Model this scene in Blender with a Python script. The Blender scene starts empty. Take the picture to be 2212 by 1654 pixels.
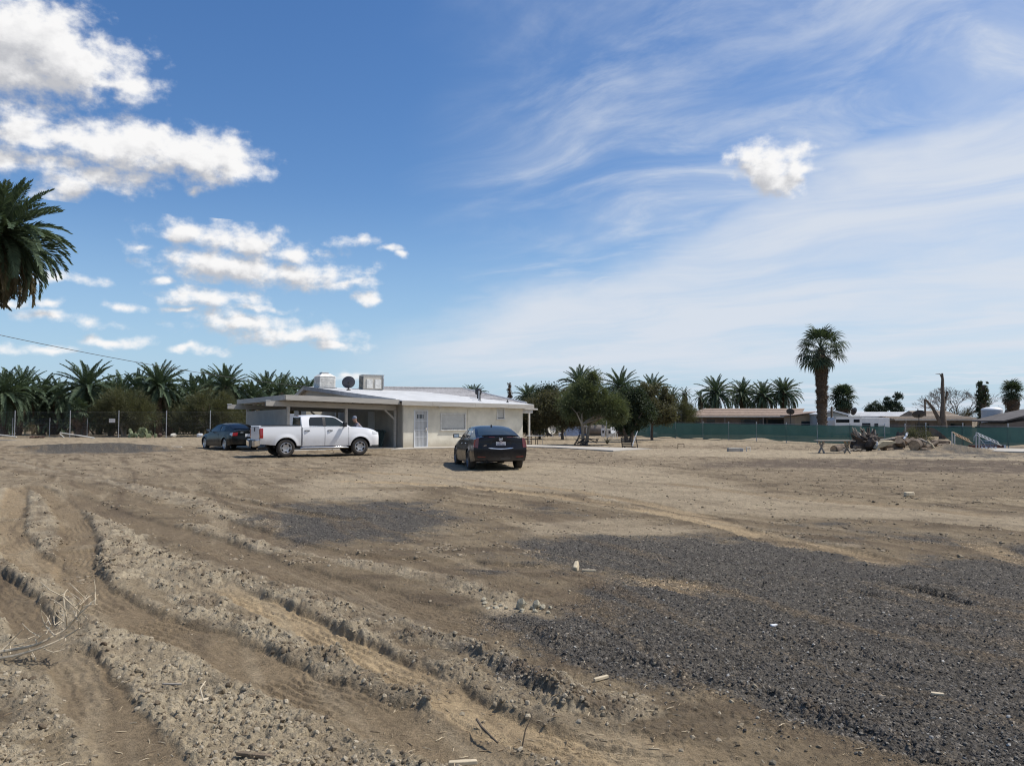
import bpy, bmesh, math, random
import numpy as np
from mathutils import Vector, Matrix, Euler

random.seed(7)
sc = bpy.context.scene
COL = sc.collection
R = math.radians

# ------------------------------------------------------------------ camera
EYE = 1.65
FPX = 1663.0                       # focal length in pixels of a 2212 px wide picture
PITCH = math.atan((903.0 - 827.0) / FPX)
cd = bpy.data.cameras.new("camera")
cd.sensor_width = 36.0
cd.lens = FPX / 2212.0 * 36.0
cd.clip_start = 0.05
cd.clip_end = 20000.0
cam = bpy.data.objects.new("camera", cd)
COL.objects.link(cam)
cam.location = (0, 0, EYE)
cam.rotation_euler = (math.pi / 2 + PITCH, 0, 0)
sc.camera = cam

# ------------------------------------------------------------------ sun, sky, exposure
SUN_EL, SUN_AZ = R(57.0), R(81.0)          # azimuth clockwise from +Y
SUN_DIR = Vector((math.sin(SUN_AZ) * math.cos(SUN_EL), math.cos(SUN_AZ) * math.cos(SUN_EL), math.sin(SUN_EL)))
sd = bpy.data.lights.new("sun", 'SUN')
sd.energy = 4.5
sd.angle = R(0.53)
sd.color = (1.0, 0.955, 0.89)
sun = bpy.data.objects.new("sun", sd)
COL.objects.link(sun)
sun.rotation_euler = SUN_DIR.to_track_quat('Z', 'Y').to_euler()
sun.location = (40, 10, 80)

sc.view_settings.view_transform = 'Standard'
sc.view_settings.look = 'None'
sc.view_settings.exposure = 0.0
sc.view_settings.gamma = 1.0
sc.view_settings.use_curve_mapping = False


# ------------------------------------------------------------------ node helpers
class NT:
    def __init__(self, tree):
        self.t = tree
        self.n = tree.nodes
        self.l = tree.links

    def node(self, kind, **kw):
        n = self.n.new(kind)
        for k, v in kw.items():
            setattr(n, k, v)
        return n

    def put(self, sock, v):
        if v is None:
            return
        if isinstance(v, bpy.types.NodeSocket):
            self.l.new(v, sock)
        elif isinstance(v, (tuple, list)) and sock.type == 'RGBA' and len(v) == 3:
            sock.default_value = (*v, 1.0)
        else:
            sock.default_value = v

    def math(self, op, a, b=None, c=None, clamp=False):
        n = self.node('ShaderNodeMath', operation=op, use_clamp=clamp)
        for i, v in enumerate((a, b, c)):
            self.put(n.inputs[i], v)
        return n.outputs[0]

    def vec(self, op, a, b=None, out=0):
        n = self.node('ShaderNodeVectorMath', operation=op)
        self.put(n.inputs[0], a)
        if b is not None:
            if op == 'SCALE':
                self.put(n.inputs['Scale'], b)
            else:
                self.put(n.inputs[1], b)
        return n.outputs['Value'] if op in ('LENGTH', 'DOT_PRODUCT', 'DISTANCE') else n.outputs[0]

    def mix(self, f, a, b, mode='MIX'):
        n = self.node('ShaderNodeMix', data_type='RGBA', blend_type=mode)
        self.put(n.inputs[0], f)
        self.put(n.inputs[6], a)
        self.put(n.inputs[7], b)
        return n.outputs[2]

    def ramp(self, v, a, b, c=0.0, d=1.0, smooth=True):
        n = self.node('ShaderNodeMapRange')
        n.interpolation_type = 'SMOOTHSTEP' if smooth else 'LINEAR'
        n.clamp = True
        for i, q in enumerate((v, a, b, c, d)):
            self.put(n.inputs[i], q)
        return n.outputs[0]

    def noise(self, vec, scale, detail=4.0, rough=0.55, dist=0.0, out='Fac'):
        n = self.node('ShaderNodeTexNoise')
        self.put(n.inputs['Vector'], vec)
        n.inputs['Scale'].default_value = scale
        n.inputs['Detail'].default_value = detail
        n.inputs['Roughness'].default_value = rough
        n.inputs['Distortion'].default_value = dist
        return n.outputs[out]

    def comb(self, x, y, z=0.0):
        n = self.node('ShaderNodeCombineXYZ')
        for i, v in enumerate((x, y, z)):
            self.put(n.inputs[i], v)
        return n.outputs[0]

    def sep(self, v):
        n = self.node('ShaderNodeSeparateXYZ')
        self.put(n.inputs[0], v)
        return n.outputs


# ------------------------------------------------------------------ picture <-> place
def ray(px, py):
    """direction through a pixel of the 2212 x 1654 picture"""
    x, z = (px - 1106.0) / FPX, (827.0 - py) / FPX
    c, s = math.cos(PITCH), math.sin(PITCH)
    return Vector((x, c - z * s, s + z * c))


def G(px, py):
    """ground point (x, y) seen at a pixel"""
    r = ray(px, py)
    t = -EYE / r.z
    return (r.x * t, r.y * t)


def P(px, py, d):
    """point at depth y=d seen at a pixel"""
    r = ray(px, py)
    t = d / r.y
    return Vector((r.x * t, d, EYE + r.z * t))


def AE(px, py):
    r = ray(px, py)
    return math.degrees(math.atan2(r.x, r.y)), math.degrees(math.atan2(r.z, math.hypot(r.x, r.y)))


# ------------------------------------------------------------------ the sky with its clouds
world = bpy.data.worlds.new("World")
sc.world = world
world.use_nodes = True
world.node_tree.nodes.clear()
W = NT(world.node_tree)

# (px, py, half width px, half height px) : heaped clouds, in three bands of the sky
CUM_HIGH = [
    (30, 85, 175, 85), (150, 135, 130, 60), (-90, 110, 190, 110), (262, 180, 74, 24), (-70, 200, 90, 22),
    (110, 290, 150, 30), (300, 316, 150, 44), (430, 340, 110, 46), (210, 372, 110, 28), (-20, 330, 120, 34), (505, 372, 60, 25), (135, 405, 66, 25), (430, 418, 20, 10),
    (-210, 330, 90, 40), (-420, 200, 160, 60),
]
CUM_LOW = [
    (395, 500, 62, 22), (520, 520, 100, 28), (640, 546, 72, 18), (480, 572, 118, 34), (640, 590, 125, 26), (745, 612, 60, 11),
    (455, 643, 95, 17), (545, 662, 55, 8), (530, 700, 110, 24), (640, 722, 110, 20), (720, 745, 60, 9),
    (770, 516, 33, 10), (835, 538, 22, 6), (868, 550, 12, 5), (792, 643, 30, 9),
    (100, 656, 40, 9), (102, 686, 52, 10), (272, 661, 27, 8), (200, 700, 44, 10), (250, 742, 75, 10), (130, 602, 58, 11), (300, 530, 30, 10),
    (15, 657, 24, 8), (382, 671, 24, 6), (100, 755, 70, 9), (430, 762, 45, 8), (350, 608, 24, 7), (760, 808, 40, 8),
    (-300, 600, 120, 26), (-250, 690, 90, 14),
]
CUM_LONE = [(1668, 362, 66, 42), (1700, 388, 44, 30), (1640, 338, 42, 26), (1735, 362, 30, 12)]


def cloud_group(name, clouds, soft=1.0):
    grp = bpy.data.node_groups.new(name, 'ShaderNodeTree')
    grp.interface.new_socket("P", in_out='INPUT', socket_type='NodeSocketVector')
    grp.interface.new_socket("Alpha", in_out='OUTPUT', socket_type='NodeSocketFloat')
    grp.interface.new_socket("Lit", in_out='OUTPUT', socket_type='NodeSocketFloat')
    g = NT(grp)
    gi = g.node('NodeGroupInput')
    go = g.node('NodeGroupOutput')
    p0 = gi.outputs[0]
    w1 = g.noise(p0, 0.30, 2.0, 0.55, out='Color')
    w1 = g.vec('MULTIPLY', g.vec('SUBTRACT', w1, (0.5, 0.5, 0.5)), (4.2, 1.7, 0))
    bill = g.noise(g.vec('MULTIPLY', p0, (1, 1.35, 1)), 0.62, 6.5, 0.57, 0.0)
    bill_b = g.noise(g.vec('MULTIPLY', g.vec('ADD', p0, (0.5 * soft, 0.75 * soft, 0)), (1, 1.35, 1)), 0.62, 5.0, 0.57, 0.0)
    pw = g.vec('ADD', p0, w1)

    def field(p):
        best = None
        for (px, py, hw, hh) in clouds:
            a, e = AE(px, py)
            ra = hw / FPX * 57.3 * math.cos(R(a)) * 1.24
            re = hh / FPX * 57.3 * math.cos(R(a)) * 1.30
            q = g.vec('MULTIPLY', g.vec('SUBTRACT', p, (a, e, 0)), (1 / ra, 1 / re, 0))
            L = g.math('MULTIPLY_ADD', g.vec('LENGTH', q), -min(1.0, 0.45 + re / 4.0), min(1.0, 0.45 + re / 4.0))
            best = L if best is None else g.math('MAXIMUM', best, L)
        return best

    e0 = field(pw)
    e1 = field(g.vec('ADD', pw, (0.55 * soft, 1.0 * soft, 0)))
    d0 = g.math('ADD', e0, g.math('MULTIPLY_ADD', bill, 1.7, -0.80))
    d1 = g.math('ADD', e1, g.math('MULTIPLY_ADD', bill_b, 1.7, -0.80))
    al = g.math('POWER', g.ramp(d0, -0.16, 0.62), 1.2)
    dif = g.math('SUBTRACT', d0, d1)
    lit = g.math('ADD', g.ramp(dif, -0.42, 0.42, 0.0, 0.62), g.ramp(d1, 0.75, -0.05, 0.0, 0.48))
    g.l.new(al, go.inputs[0])
    g.l.new(g.math('MINIMUM', lit, 1.0), go.inputs[1])
    return grp


tc = W.node('ShaderNodeTexCoord')
dirv = tc.outputs['Generated']
dx, dy, dz = W.sep(dirv)
az = W.math('MULTIPLY', W.math('ARCTAN2', dx, dy), 57.29578)
hor = W.math('SQRT', W.math('ADD', W.math('MULTIPLY', dx, dx), W.math('MULTIPLY', dy, dy)))
el = W.math('MULTIPLY', W.math('ARCTAN2', dz, hor), 57.29578)
pp = W.comb(az, el, 0.0)

# thin high cloud: streaks on a plane high overhead, so they run to the horizon in perspective
zz = W.math('ADD', W.math('MAXIMUM', dz, -0.03), 0.075)
cx = W.math('DIVIDE', dx, zz)
cy = W.math('DIVIDE', dy, zz)
cp = W.comb(W.math('MULTIPLY_ADD', cx, 0.80, W.math('MULTIPLY', cy, -0.60)),
            W.math('MULTIPLY_ADD', cx, 0.60, W.math('MULTIPLY', cy, 0.80)), 0.0)
cpw = W.vec('ADD', cp, W.vec('SCALE', W.vec('SUBTRACT', W.noise(cp, 0.9, 2.0, 0.5, out='Color'), (0.5, 0.5, 0.5)), 1.1))
st = W.noise(W.vec('MULTIPLY', cpw, (0.40, 1.25, 1.0)), 1.15, 7.0, 0.60, 0.0)
st2 = W.noise(W.vec('MULTIPLY', cpw, (0.6, 1.0, 1.0)), 0.60, 5.0, 0.58, 0.0)
# the bank: a wedge that opens to the right
bankc = W.noise(W.vec('MULTIPLY', pp, (0.6, 1.6, 1)), 0.11, 5.0, 0.55, 0.0)
wob = W.math('MULTIPLY_ADD', bankc, 9.0, -4.5)
azr = W.math('MAXIMUM', W.math('ADD', az, 10.0), 0.0)
top = W.math('MULTIPLY_ADD', azr, 0.36, 5.2)
e_top = W.math('SUBTRACT', W.math('ADD', top, wob), el)
bank_in = W.ramp(e_top, -2.2, 2.6)
bank_lo = W.ramp(W.math('MULTIPLY_ADD', wob, 0.25, el), 1.4, 4.6)
bank_l = W.ramp(az, -15.0, -3.0)
bank_r = W.ramp(az, 160.0, 120.0)
bank = W.math('MULTIPLY', W.math('MULTIPLY', bank_in, bank_lo), W.math('MULTIPLY', bank_l, bank_r))
bank = W.math('MULTIPLY', bank, W.math('MULTIPLY', W.ramp(st, 0.30, 0.58, 0.62, 1.0), W.ramp(st2, 0.36, 0.54, 0.74, 1.0)))
# wisps above the bank
wis_m = W.math('MULTIPLY', W.ramp(W.math('MULTIPLY_ADD', W.math('SUBTRACT', st2, 0.5), 30.0, az), -9.0, 12.0), W.ramp(st2, 0.28, 0.56))
st4 = W.noise(W.vec('MULTIPLY', cpw, (0.9, 1.6, 1.0)), 2.3, 6.0, 0.62, 0.0)
wis = W.math('MULTIPLY', wis_m, W.math('ADD', W.ramp(st, 0.32, 0.72, 0.05, 0.75), W.ramp(st4, 0.40, 0.74, 0.0, 0.60)))
cir = W.math('MAXIMUM', W.math('MULTIPLY', bank, 0.92), W.math('MULTIPLY', wis, 0.90))

sky = W.node('ShaderNodeTexSky')
sky.sky_type = 'NISHITA'
sky.sun_disc = False
sky.sun_elevation = SUN_EL
sky.sun_rotation = SUN_AZ
sky.altitude = 0.0
sky.air_density = 1.0
sky.dust_density = 0.35
sky.ozone_density = 1.6
SKY_STRENGTH = 0.10
hs = W.node('ShaderNodeHueSaturation')
hs.inputs['Hue'].default_value = 0.506
hs.inputs['Saturation'].default_value = 1.27
hs.inputs['Value'].default_value = 1.27
W.put(hs.inputs['Color'], sky.outputs[0])
skyc = hs.outputs[0]
K = 1.0 / SKY_STRENGTH
# moist air near the horizon
skyc = W.mix(W.ramp(el, 17.0, -2.0, 0.0, 0.80), skyc, (0.36 * K, 0.555 * K, 0.80 * K))
base_sky = W.mix(cir, skyc, (0.70 * K, 0.75 * K, 0.83 * K))


def bgnode(c):
    b_ = W.node('ShaderNodeBackground')
    W.put(b_.inputs['Color'], c)
    b_.inputs['Strength'].default_value = SKY_STRENGTH
    return b_.outputs[0]


def with_clouds(gname, clouds, soft):
    n = W.node('ShaderNodeGroup')
    n.node_tree = cloud_group(gname, clouds, soft)
    W.put(n.inputs[0], pp)
    cc = W.mix(n.outputs['Lit'], (0.53 * K, 0.54 * K, 0.575 * K), (0.95 * K, 0.945 * K, 0.945 * K))
    return bgnode(W.mix(n.outputs['Alpha'], base_sky, cc))


def zone(a0, a1, e0, e1):
    m = W.math('MULTIPLY', W.math('GREATER_THAN', az, a0), W.math('LESS_THAN', az, a1))
    return W.math('MULTIPLY', m, W.math('MULTIPLY', W.math('GREATER_THAN', el, e0), W.math('LESS_THAN', el, e1)))


def pick(f, a, b_):
    n = W.node('ShaderNodeMixShader')
    W.put(n.inputs[0], f)
    W.l.new(a, n.inputs[1])
    W.l.new(b_, n.inputs[2])
    return n.outputs[0]


esplit = AE(300, 455)[1]
sh = bgnode(base_sky)
sh = pick(zone(-75, -9, esplit, 45), sh, with_clouds("clouds_high", CUM_HIGH, 1.5))
sh = pick(zone(-75, -4, 1.0, esplit), sh, with_clouds("clouds_low", CUM_LOW, 0.8))
sh = pick(zone(10, 26, 13, 25), sh, with_clouds("cloud_lone", CUM_LONE, 0.9))
wo = W.node('ShaderNodeOutputWorld')
W.l.new(sh, wo.inputs[0])
world.cycles.sampling_method = 'MANUAL'
world.cycles.sample_map_resolution = 512

sc.cycles.sample_clamp_indirect = 2.0
sc.cycles.max_bounces = 6
sc.cycles.diffuse_bounces = 3
sc.cycles.glossy_bounces = 3
sc.cycles.transparent_max_bounces = 24
sc.cycles.use_denoising = True
sc.cycles.pixel_filter_type = 'BLACKMAN_HARRIS'
sc.cycles.filter_width = 1.15


# ------------------------------------------------------------------ materials
MATS = {}


def mat(name, col, rough=0.8, metal=0.0, var=0.0, vscale=3.0, bump=0.0, bscale=30.0, spec=0.5, coat=0.0, col2=None, transl=0.0, stretch=None, dust=None):
    """procedural material: a base colour broken up by noise, with optional relief"""
    if name in MATS:
        return MATS[name]
    m = bpy.data.materials.new(name)
    m.use_nodes = True
    m.node_tree.nodes.clear()
    t = NT(m.node_tree)
    out = t.node('ShaderNodeOutputMaterial')
    b = t.node('ShaderNodeBsdfPrincipled')
    b.inputs['Roughness'].default_value = rough
    b.inputs['Metallic'].default_value = metal
    b.inputs['Specular IOR Level'].default_value = spec
    b.inputs['Coat Weight'].default_value = coat
    b.inputs['Coat Roughness'].default_value = 0.03
    c = (*col, 1.0)
    if var > 0 or bump > 0 or col2 or dust:
        co = t.node('ShaderNodeTexCoord').outputs['Object']
        if stretch:
            co = t.vec('MULTIPLY', co, stretch)
    if var > 0 or col2:
        nz = t.noise(co, vscale, 6.0, 0.62)
        nz = t.ramp(nz, 0.3, 0.7)
        if col2 is None:
            lo = tuple(x * (1 - var) for x in col)
            hi = tuple(min(1.0, x * (1 + var)) for x in col)
        else:
            lo, hi = col, col2
        c = t.mix(nz, lo, hi)
    if dust:          # road dust thrown up from below: (height it reaches, strength)
        zc_ = t.sep(co)[2]
        dn = t.noise(co, 2.2, 5.0, 0.6)
        df = t.math('MULTIPLY', t.ramp(t.math('MULTIPLY_ADD', dn, -dust[0] * 0.9, zc_), dust[0] * 0.6, -dust[0] * 0.35), dust[1])
        c = t.mix(df, c, (0.30, 0.235, 0.16))
        t.put(b.inputs['Roughness'], t.math('MULTIPLY_ADD', df, 0.6, rough))
        b.inputs['Coat Roughness'].default_value = 0.08
    t.put(b.inputs['Base Color'], c)
    if bump > 0:
        bn = t.node('ShaderNodeBump')
        bn.inputs['Strength'].default_value = bump
        bn.inputs['Distance'].default_value = 0.02
        t.put(bn.inputs['Height'], t.noise(co, bscale, 6.0, 0.6))
        t.l.new(bn.outputs[0], b.inputs['Normal'])
    if transl > 0:
        tr = t.node('ShaderNodeBsdfTranslucent')
        t.put(tr.inputs['Color'], c)
        mx = t.node('ShaderNodeMixShader')
        mx.inputs[0].default_value = transl
        t.l.new(b.outputs[0], mx.inputs[1])
        t.l.new(tr.outputs[0], mx.inputs[2])
        t.l.new(mx.outputs[0], out.inputs[0])
    else:
        t.l.new(b.outputs[0], out.inputs[0])
    MATS[name] = m
    return m


# ------------------------------------------------------------------ mesh builder
class MB:
    def __init__(self):
        self.v = []
        self.f = []

    def add(self, vs, fs):
        o = len(self.v)
        self.v.extend([tuple(q) for q in vs])
        self.f.extend([tuple(i + o for i in f) for f in fs])
        return self

    def box(self, c, s, rot=None):
        x, y, z = s[0] / 2, s[1] / 2, s[2] / 2
        vs = [Vector(q) for q in ((-x, -y, -z), (x, -y, -z), (x, y, -z), (-x, y, -z), (-x, -y, z), (x, -y, z), (x, y, z), (-x, y, z))]
        if rot is not None:
            m = rot if isinstance(rot, Matrix) else Euler(rot).to_matrix()
            vs = [m @ q for q in vs]
        c = Vector(c)
        return self.add([q + c for q in vs], [(0, 3, 2, 1), (4, 5, 6, 7), (0, 1, 5, 4), (1, 2, 6, 5), (2, 3, 7, 6), (3, 0, 4, 7)])

    def beam(self, a, b, w, h, up=(0, 0, 1)):
        """bar from a to b, w wide and h high"""
        a, b = Vector(a), Vector(b)
        d = b - a
        L = d.length
        if L < 1e-6:
            return self
        d /= L
        s = d.cross(Vector(up))
        if s.length < 1e-4:
            s = d.cross(Vector((1, 0, 0)))
        s.normalize()
        u = s.cross(d)
        m = Matrix((s, d, u)).transposed()
        return self.box((a + b) / 2, (w, L, h), m)

    def tube(self, path, rad, n=8, cap=True):
        path = [Vector(q) for q in path]
        if not isinstance(rad, (list, tuple)):
            rad = [rad] * len(path)
        o = len(self.v)
        prev = None
        for i, q in enumerate(path):
            a = path[max(i - 1, 0)]
            b = path[min(i + 1, len(path) - 1)]
            t = (b - a)
            t = t.normalized() if t.length > 1e-9 else Vector((0, 0, 1))
            if prev is None:
                s = t.cross(Vector((0, 0, 1)))
                if s.length < 1e-3:
                    s = t.cross(Vector((1, 0, 0)))
            else:
                s = prev - t * prev.dot(t)
                if s.length < 1e-6:
                    s = t.cross(Vector((1, 0, 0)))
            s.normalize()
            prev = s
            u = t.cross(s)
            for k in range(n):
                an = 2 * math.pi * k / n
                self.v.append(tuple(q + (s * math.cos(an) + u * math.sin(an)) * rad[i]))
        for i in range(len(path) - 1):
            for k in range(n):
                a = o + i * n + k
                b = o + i * n + (k + 1) % n
                self.f.append((a, b, b + n, a + n))
        if cap:
            self.f.append(tuple(o + k for k in reversed(range(n))))
            e = o + (len(path) - 1) * n
            self.f.append(tuple(e + k for k in range(n)))
        return self

    def lathe(self, prof, n=24, c=(0, 0, 0), axis='Z'):
        """profile of (radius, height) turned round an axis"""
        o = len(self.v)
        for (r, h) in prof:
            for k in range(n):
                a = 2 * math.pi * k / n
                q = (r * math.cos(a), r * math.sin(a), h)
                if axis == 'Y':
                    q = (q[0], q[2], q[1])
                elif axis == 'X':
                    q = (q[2], q[0], q[1])
                self.v.append((q[0] + c[0], q[1] + c[1], q[2] + c[2]))
        for i in range(len(prof) - 1):
            for k in range(n):
                a = o + i * n + k
                b = o + i * n + (k + 1) % n
                self.f.append((a, b, b + n, a + n))
        return self

    def prism(self, poly, z0, z1):
        n = len(poly)
        vs = [(x, y, z0) for x, y in poly] + [(x, y, z1) for x, y in poly]
        fs = [tuple(reversed(range(n))), tuple(range(n, 2 * n))]
        fs += [(i, (i + 1) % n, n + (i + 1) % n, n + i) for i in range(n)]
        return self.add(vs, fs)

    def quad(self, a, b, c, d):
        return self.add([a, b, c, d], [(0, 1, 2, 3)])

    def slab(self, pts, thick, direction):
        """a plate: polygon pts (3-D), pushed by thick along direction"""
        d = Vector(direction).normalized() * thick
        n = len(pts)
        vs = [Vector(q) for q in pts] + [Vector(q) + d for q in pts]
        fs = [tuple(reversed(range(n))), tuple(range(n, 2 * n))]
        fs += [(i, (i + 1) % n, n + (i + 1) % n, n + i) for i in range(n)]
        return self.add(vs, fs)

    def mesh(self, name, m=None, smooth=False, angle=40, fix=True):
        me = bpy.data.meshes.new(name)
        me.from_pydata(self.v, [], self.f)
        if fix:
            bm = bmesh.new()
            bm.from_mesh(me)
            bmesh.ops.recalc_face_normals(bm, faces=bm.faces)
            bm.to_mesh(me)
            bm.free()
        if m is not None:
            me.materials.append(m)
        if smooth:
            me.polygons.foreach_set('use_smooth', [True] * len(me.polygons))
            me.set_sharp_from_angle(angle=R(angle))
        me.update()
        return me

    def build(self, name, m=None, parent=None, smooth=False, angle=40, bevel=0.0, fix=True):
        o = bpy.data.objects.new(name, self.mesh(name, m, smooth, angle, fix))
        COL.objects.link(o)
        if parent is not None:
            o.parent = parent
        if bevel > 0:
            bv = o.modifiers.new('bevel', 'BEVEL')
            bv.width = bevel
            bv.segments = 2
            bv.limit_method = 'ANGLE'
        return o


def tag(o, label, cat, group=None, kind=None):
    if label:
        o['label'] = label
    if cat:
        o['category'] = cat
    if group:
        o['group'] = group
    if kind:
        o['kind'] = kind
    return o


def thing(name, label, cat, loc=(0, 0, 0), rz=0.0, group=None):
    o = bpy.data.objects.new(name, None)
    COL.objects.link(o)
    o.empty_display_size = 0.2
    o.location = loc
    o.rotation_euler = (0, 0, rz)
    return tag(o, label, cat, group)


def inst(name, me, parent=None, loc=(0, 0, 0), rot=(0, 0, 0), scl=(1, 1, 1)):
    o = bpy.data.objects.new(name, me)
    COL.objects.link(o)
    if parent is not None:
        o.parent = parent
    o.location = loc
    o.rotation_euler = rot
    o.scale = scl if isinstance(scl, (tuple, list)) else (scl, scl, scl)
    return o


def structure(o):
    o['kind'] = 'structure'
    return o


# ------------------------------------------------------------------ numpy noise
def _h(ix, iy, seed):
    h = (ix.astype(np.uint32) * np.uint32(374761393) + iy.astype(np.uint32) * np.uint32(668265263) + np.uint32(seed * 2246822519 & 0xffffffff))
    h = (h ^ (h >> np.uint32(13))) * np.uint32(1274126177)
    return h ^ (h >> np.uint32(16))


def perlin(x, y, seed=0):
    x = np.asarray(x, dtype=np.float32)
    y = np.asarray(y, dtype=np.float32)
    xi = np.floor(x)
    yi = np.floor(y)
    fx = x - xi
    fy = y - yi
    xi = xi.astype(np.int32)
    yi = yi.astype(np.int32)
    u = fx * fx * fx * (fx * (fx * 6 - 15) + 10)
    v = fy * fy * fy * (fy * (fy * 6 - 15) + 10)

    def gr(ix, iy, dx, dy):
        a = (_h(ix, iy, seed) & np.uint32(1023)).astype(np.int32)
        return _GX[a] * dx + _GY[a] * dy

    n00 = gr(xi, yi, fx, fy)
    n10 = gr(xi + 1, yi, fx - 1, fy)
    n01 = gr(xi, yi + 1, fx, fy - 1)
    n11 = gr(xi + 1, yi + 1, fx - 1, fy - 1)
    a = n00 + u * (n10 - n00)
    b = n01 + u * (n11 - n01)
    return (a + v * (b - a)) * 1.5


_ang = np.linspace(0, 2 * np.pi, 1024, endpoint=False)
_GX = np.cos(_ang).astype(np.float32)
_GY = np.sin(_ang).astype(np.float32)


def fbm(x, y, octs=4, seed=0, gain=0.5, lac=2.03):
    s = 0
    a = 1.0
    t = 0
    for i in range(octs):
        s = s + a * perlin(x, y, seed + i * 17)
        t += a
        a *= gain
        x = x * lac + 3.1
        y = y * lac + 7.7
    return s / t


def worley(x, y, seed=0):
    """distance to nearest feature point and that cell's random value"""
    xi = np.floor(x).astype(np.int32)
    yi = np.floor(y).astype(np.int32)
    best = np.full(x.shape, 9.0, np.float32)
    rv = np.zeros(x.shape, np.float32)
    for i in (-1, 0, 1):
        for j in (-1, 0, 1):
            cx = xi + i
            cy = yi + j
            h = _h(cx, cy, seed)
            px = cx + (h & np.uint32(255)).astype(np.float32) / 255.0
            py = cy + ((h >> np.uint32(8)) & np.uint32(255)).astype(np.float32) / 255.0
            d = (px - x) ** 2 + (py - y) ** 2
            m = d < best
            best = np.where(m, d, best)
            rv = np.where(m, ((h >> np.uint32(16)) & np.uint32(255)).astype(np.float32) / 255.0, rv)
    return np.sqrt(best), rv


def sst(x, a, b):
    t = np.clip((x - a) / (b - a), 0, 1)
    return t * t * (3 - 2 * t)


# ------------------------------------------------------------------ the ground
def spline(pts, step=0.25):
    pts = [Vector((*q, 0)) if len(q) == 2 else Vector(q) for q in pts]
    out = []
    n = len(pts)
    for i in range(n - 1):
        a = pts[max(i - 1, 0)]
        b = pts[i]
        c = pts[i + 1]
        d = pts[min(i + 2, n - 1)]
        k = max(2, int((c - b).length / step))
        for j in range(k):
            t = j / k
            out.append(0.5 * ((2 * b) + (c - a) * t + (2 * a - 5 * b + 4 * c - d) * t * t + (3 * b - a - 3 * c + d) * t ** 3))
    out.append(pts[-1])
    return out


def pxline(pts, step=0.35):
    q = spline([G(*p) for p in pts], step)
    return np.array([(v.x, v.y) for v in q], np.float32)


def near_line(x, y, L):
    """distance to a polyline, signed side offset and length along it"""
    best = np.full(x.shape, 1e9, np.float32)
    side = np.zeros(x.shape, np.float32)
    along = np.zeros(x.shape, np.float32)
    s = 0.0
    for i in range(len(L) - 1):
        ax, ay = L[i]
        bx, by = L[i + 1]
        dx, dy = bx - ax, by - ay
        l2 = dx * dx + dy * dy
        if l2 < 1e-9:
            continue
        ln = math.sqrt(l2)
        t = np.clip(((x - ax) * dx + (y - ay) * dy) / l2, 0, 1)
        ex = x - (ax + t * dx)
        ey = y - (ay + t * dy)
        d2 = ex * ex + ey * ey
        m = d2 < best
        best = np.where(m, d2, best)
        side = np.where(m, (dx * ey - dy * ex) / ln, side)
        along = np.where(m, s + t * ln, along)
        s += ln
    return np.sqrt(best), side, along


def poly_sd(x, y, poly):
    """signed distance to a polygon, positive inside"""
    n = len(poly)
    best = np.full(x.shape, 1e9, np.float32)
    ins = np.zeros(x.shape, bool)
    for i in range(n):
        ax, ay = poly[i]
        bx, by = poly[(i + 1) % n]
        dx, dy = bx - ax, by - ay
        l2 = dx * dx + dy * dy + 1e-12
        t = np.clip(((x - ax) * dx + (y - ay) * dy) / l2, 0, 1)
        d2 = (x - ax - t * dx) ** 2 + (y - ay - t * dy) ** 2
        best = np.minimum(best, d2)
        c = ((ay > y) != (by > y)) & (x < (bx - ax) * (y - ay) / (by - ay + 1e-12) + ax)
        ins ^= c
    return np.where(ins, 1, -1) * np.sqrt(best)


def pxpoly(pts):
    return [G(*p) for p in pts]


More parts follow.
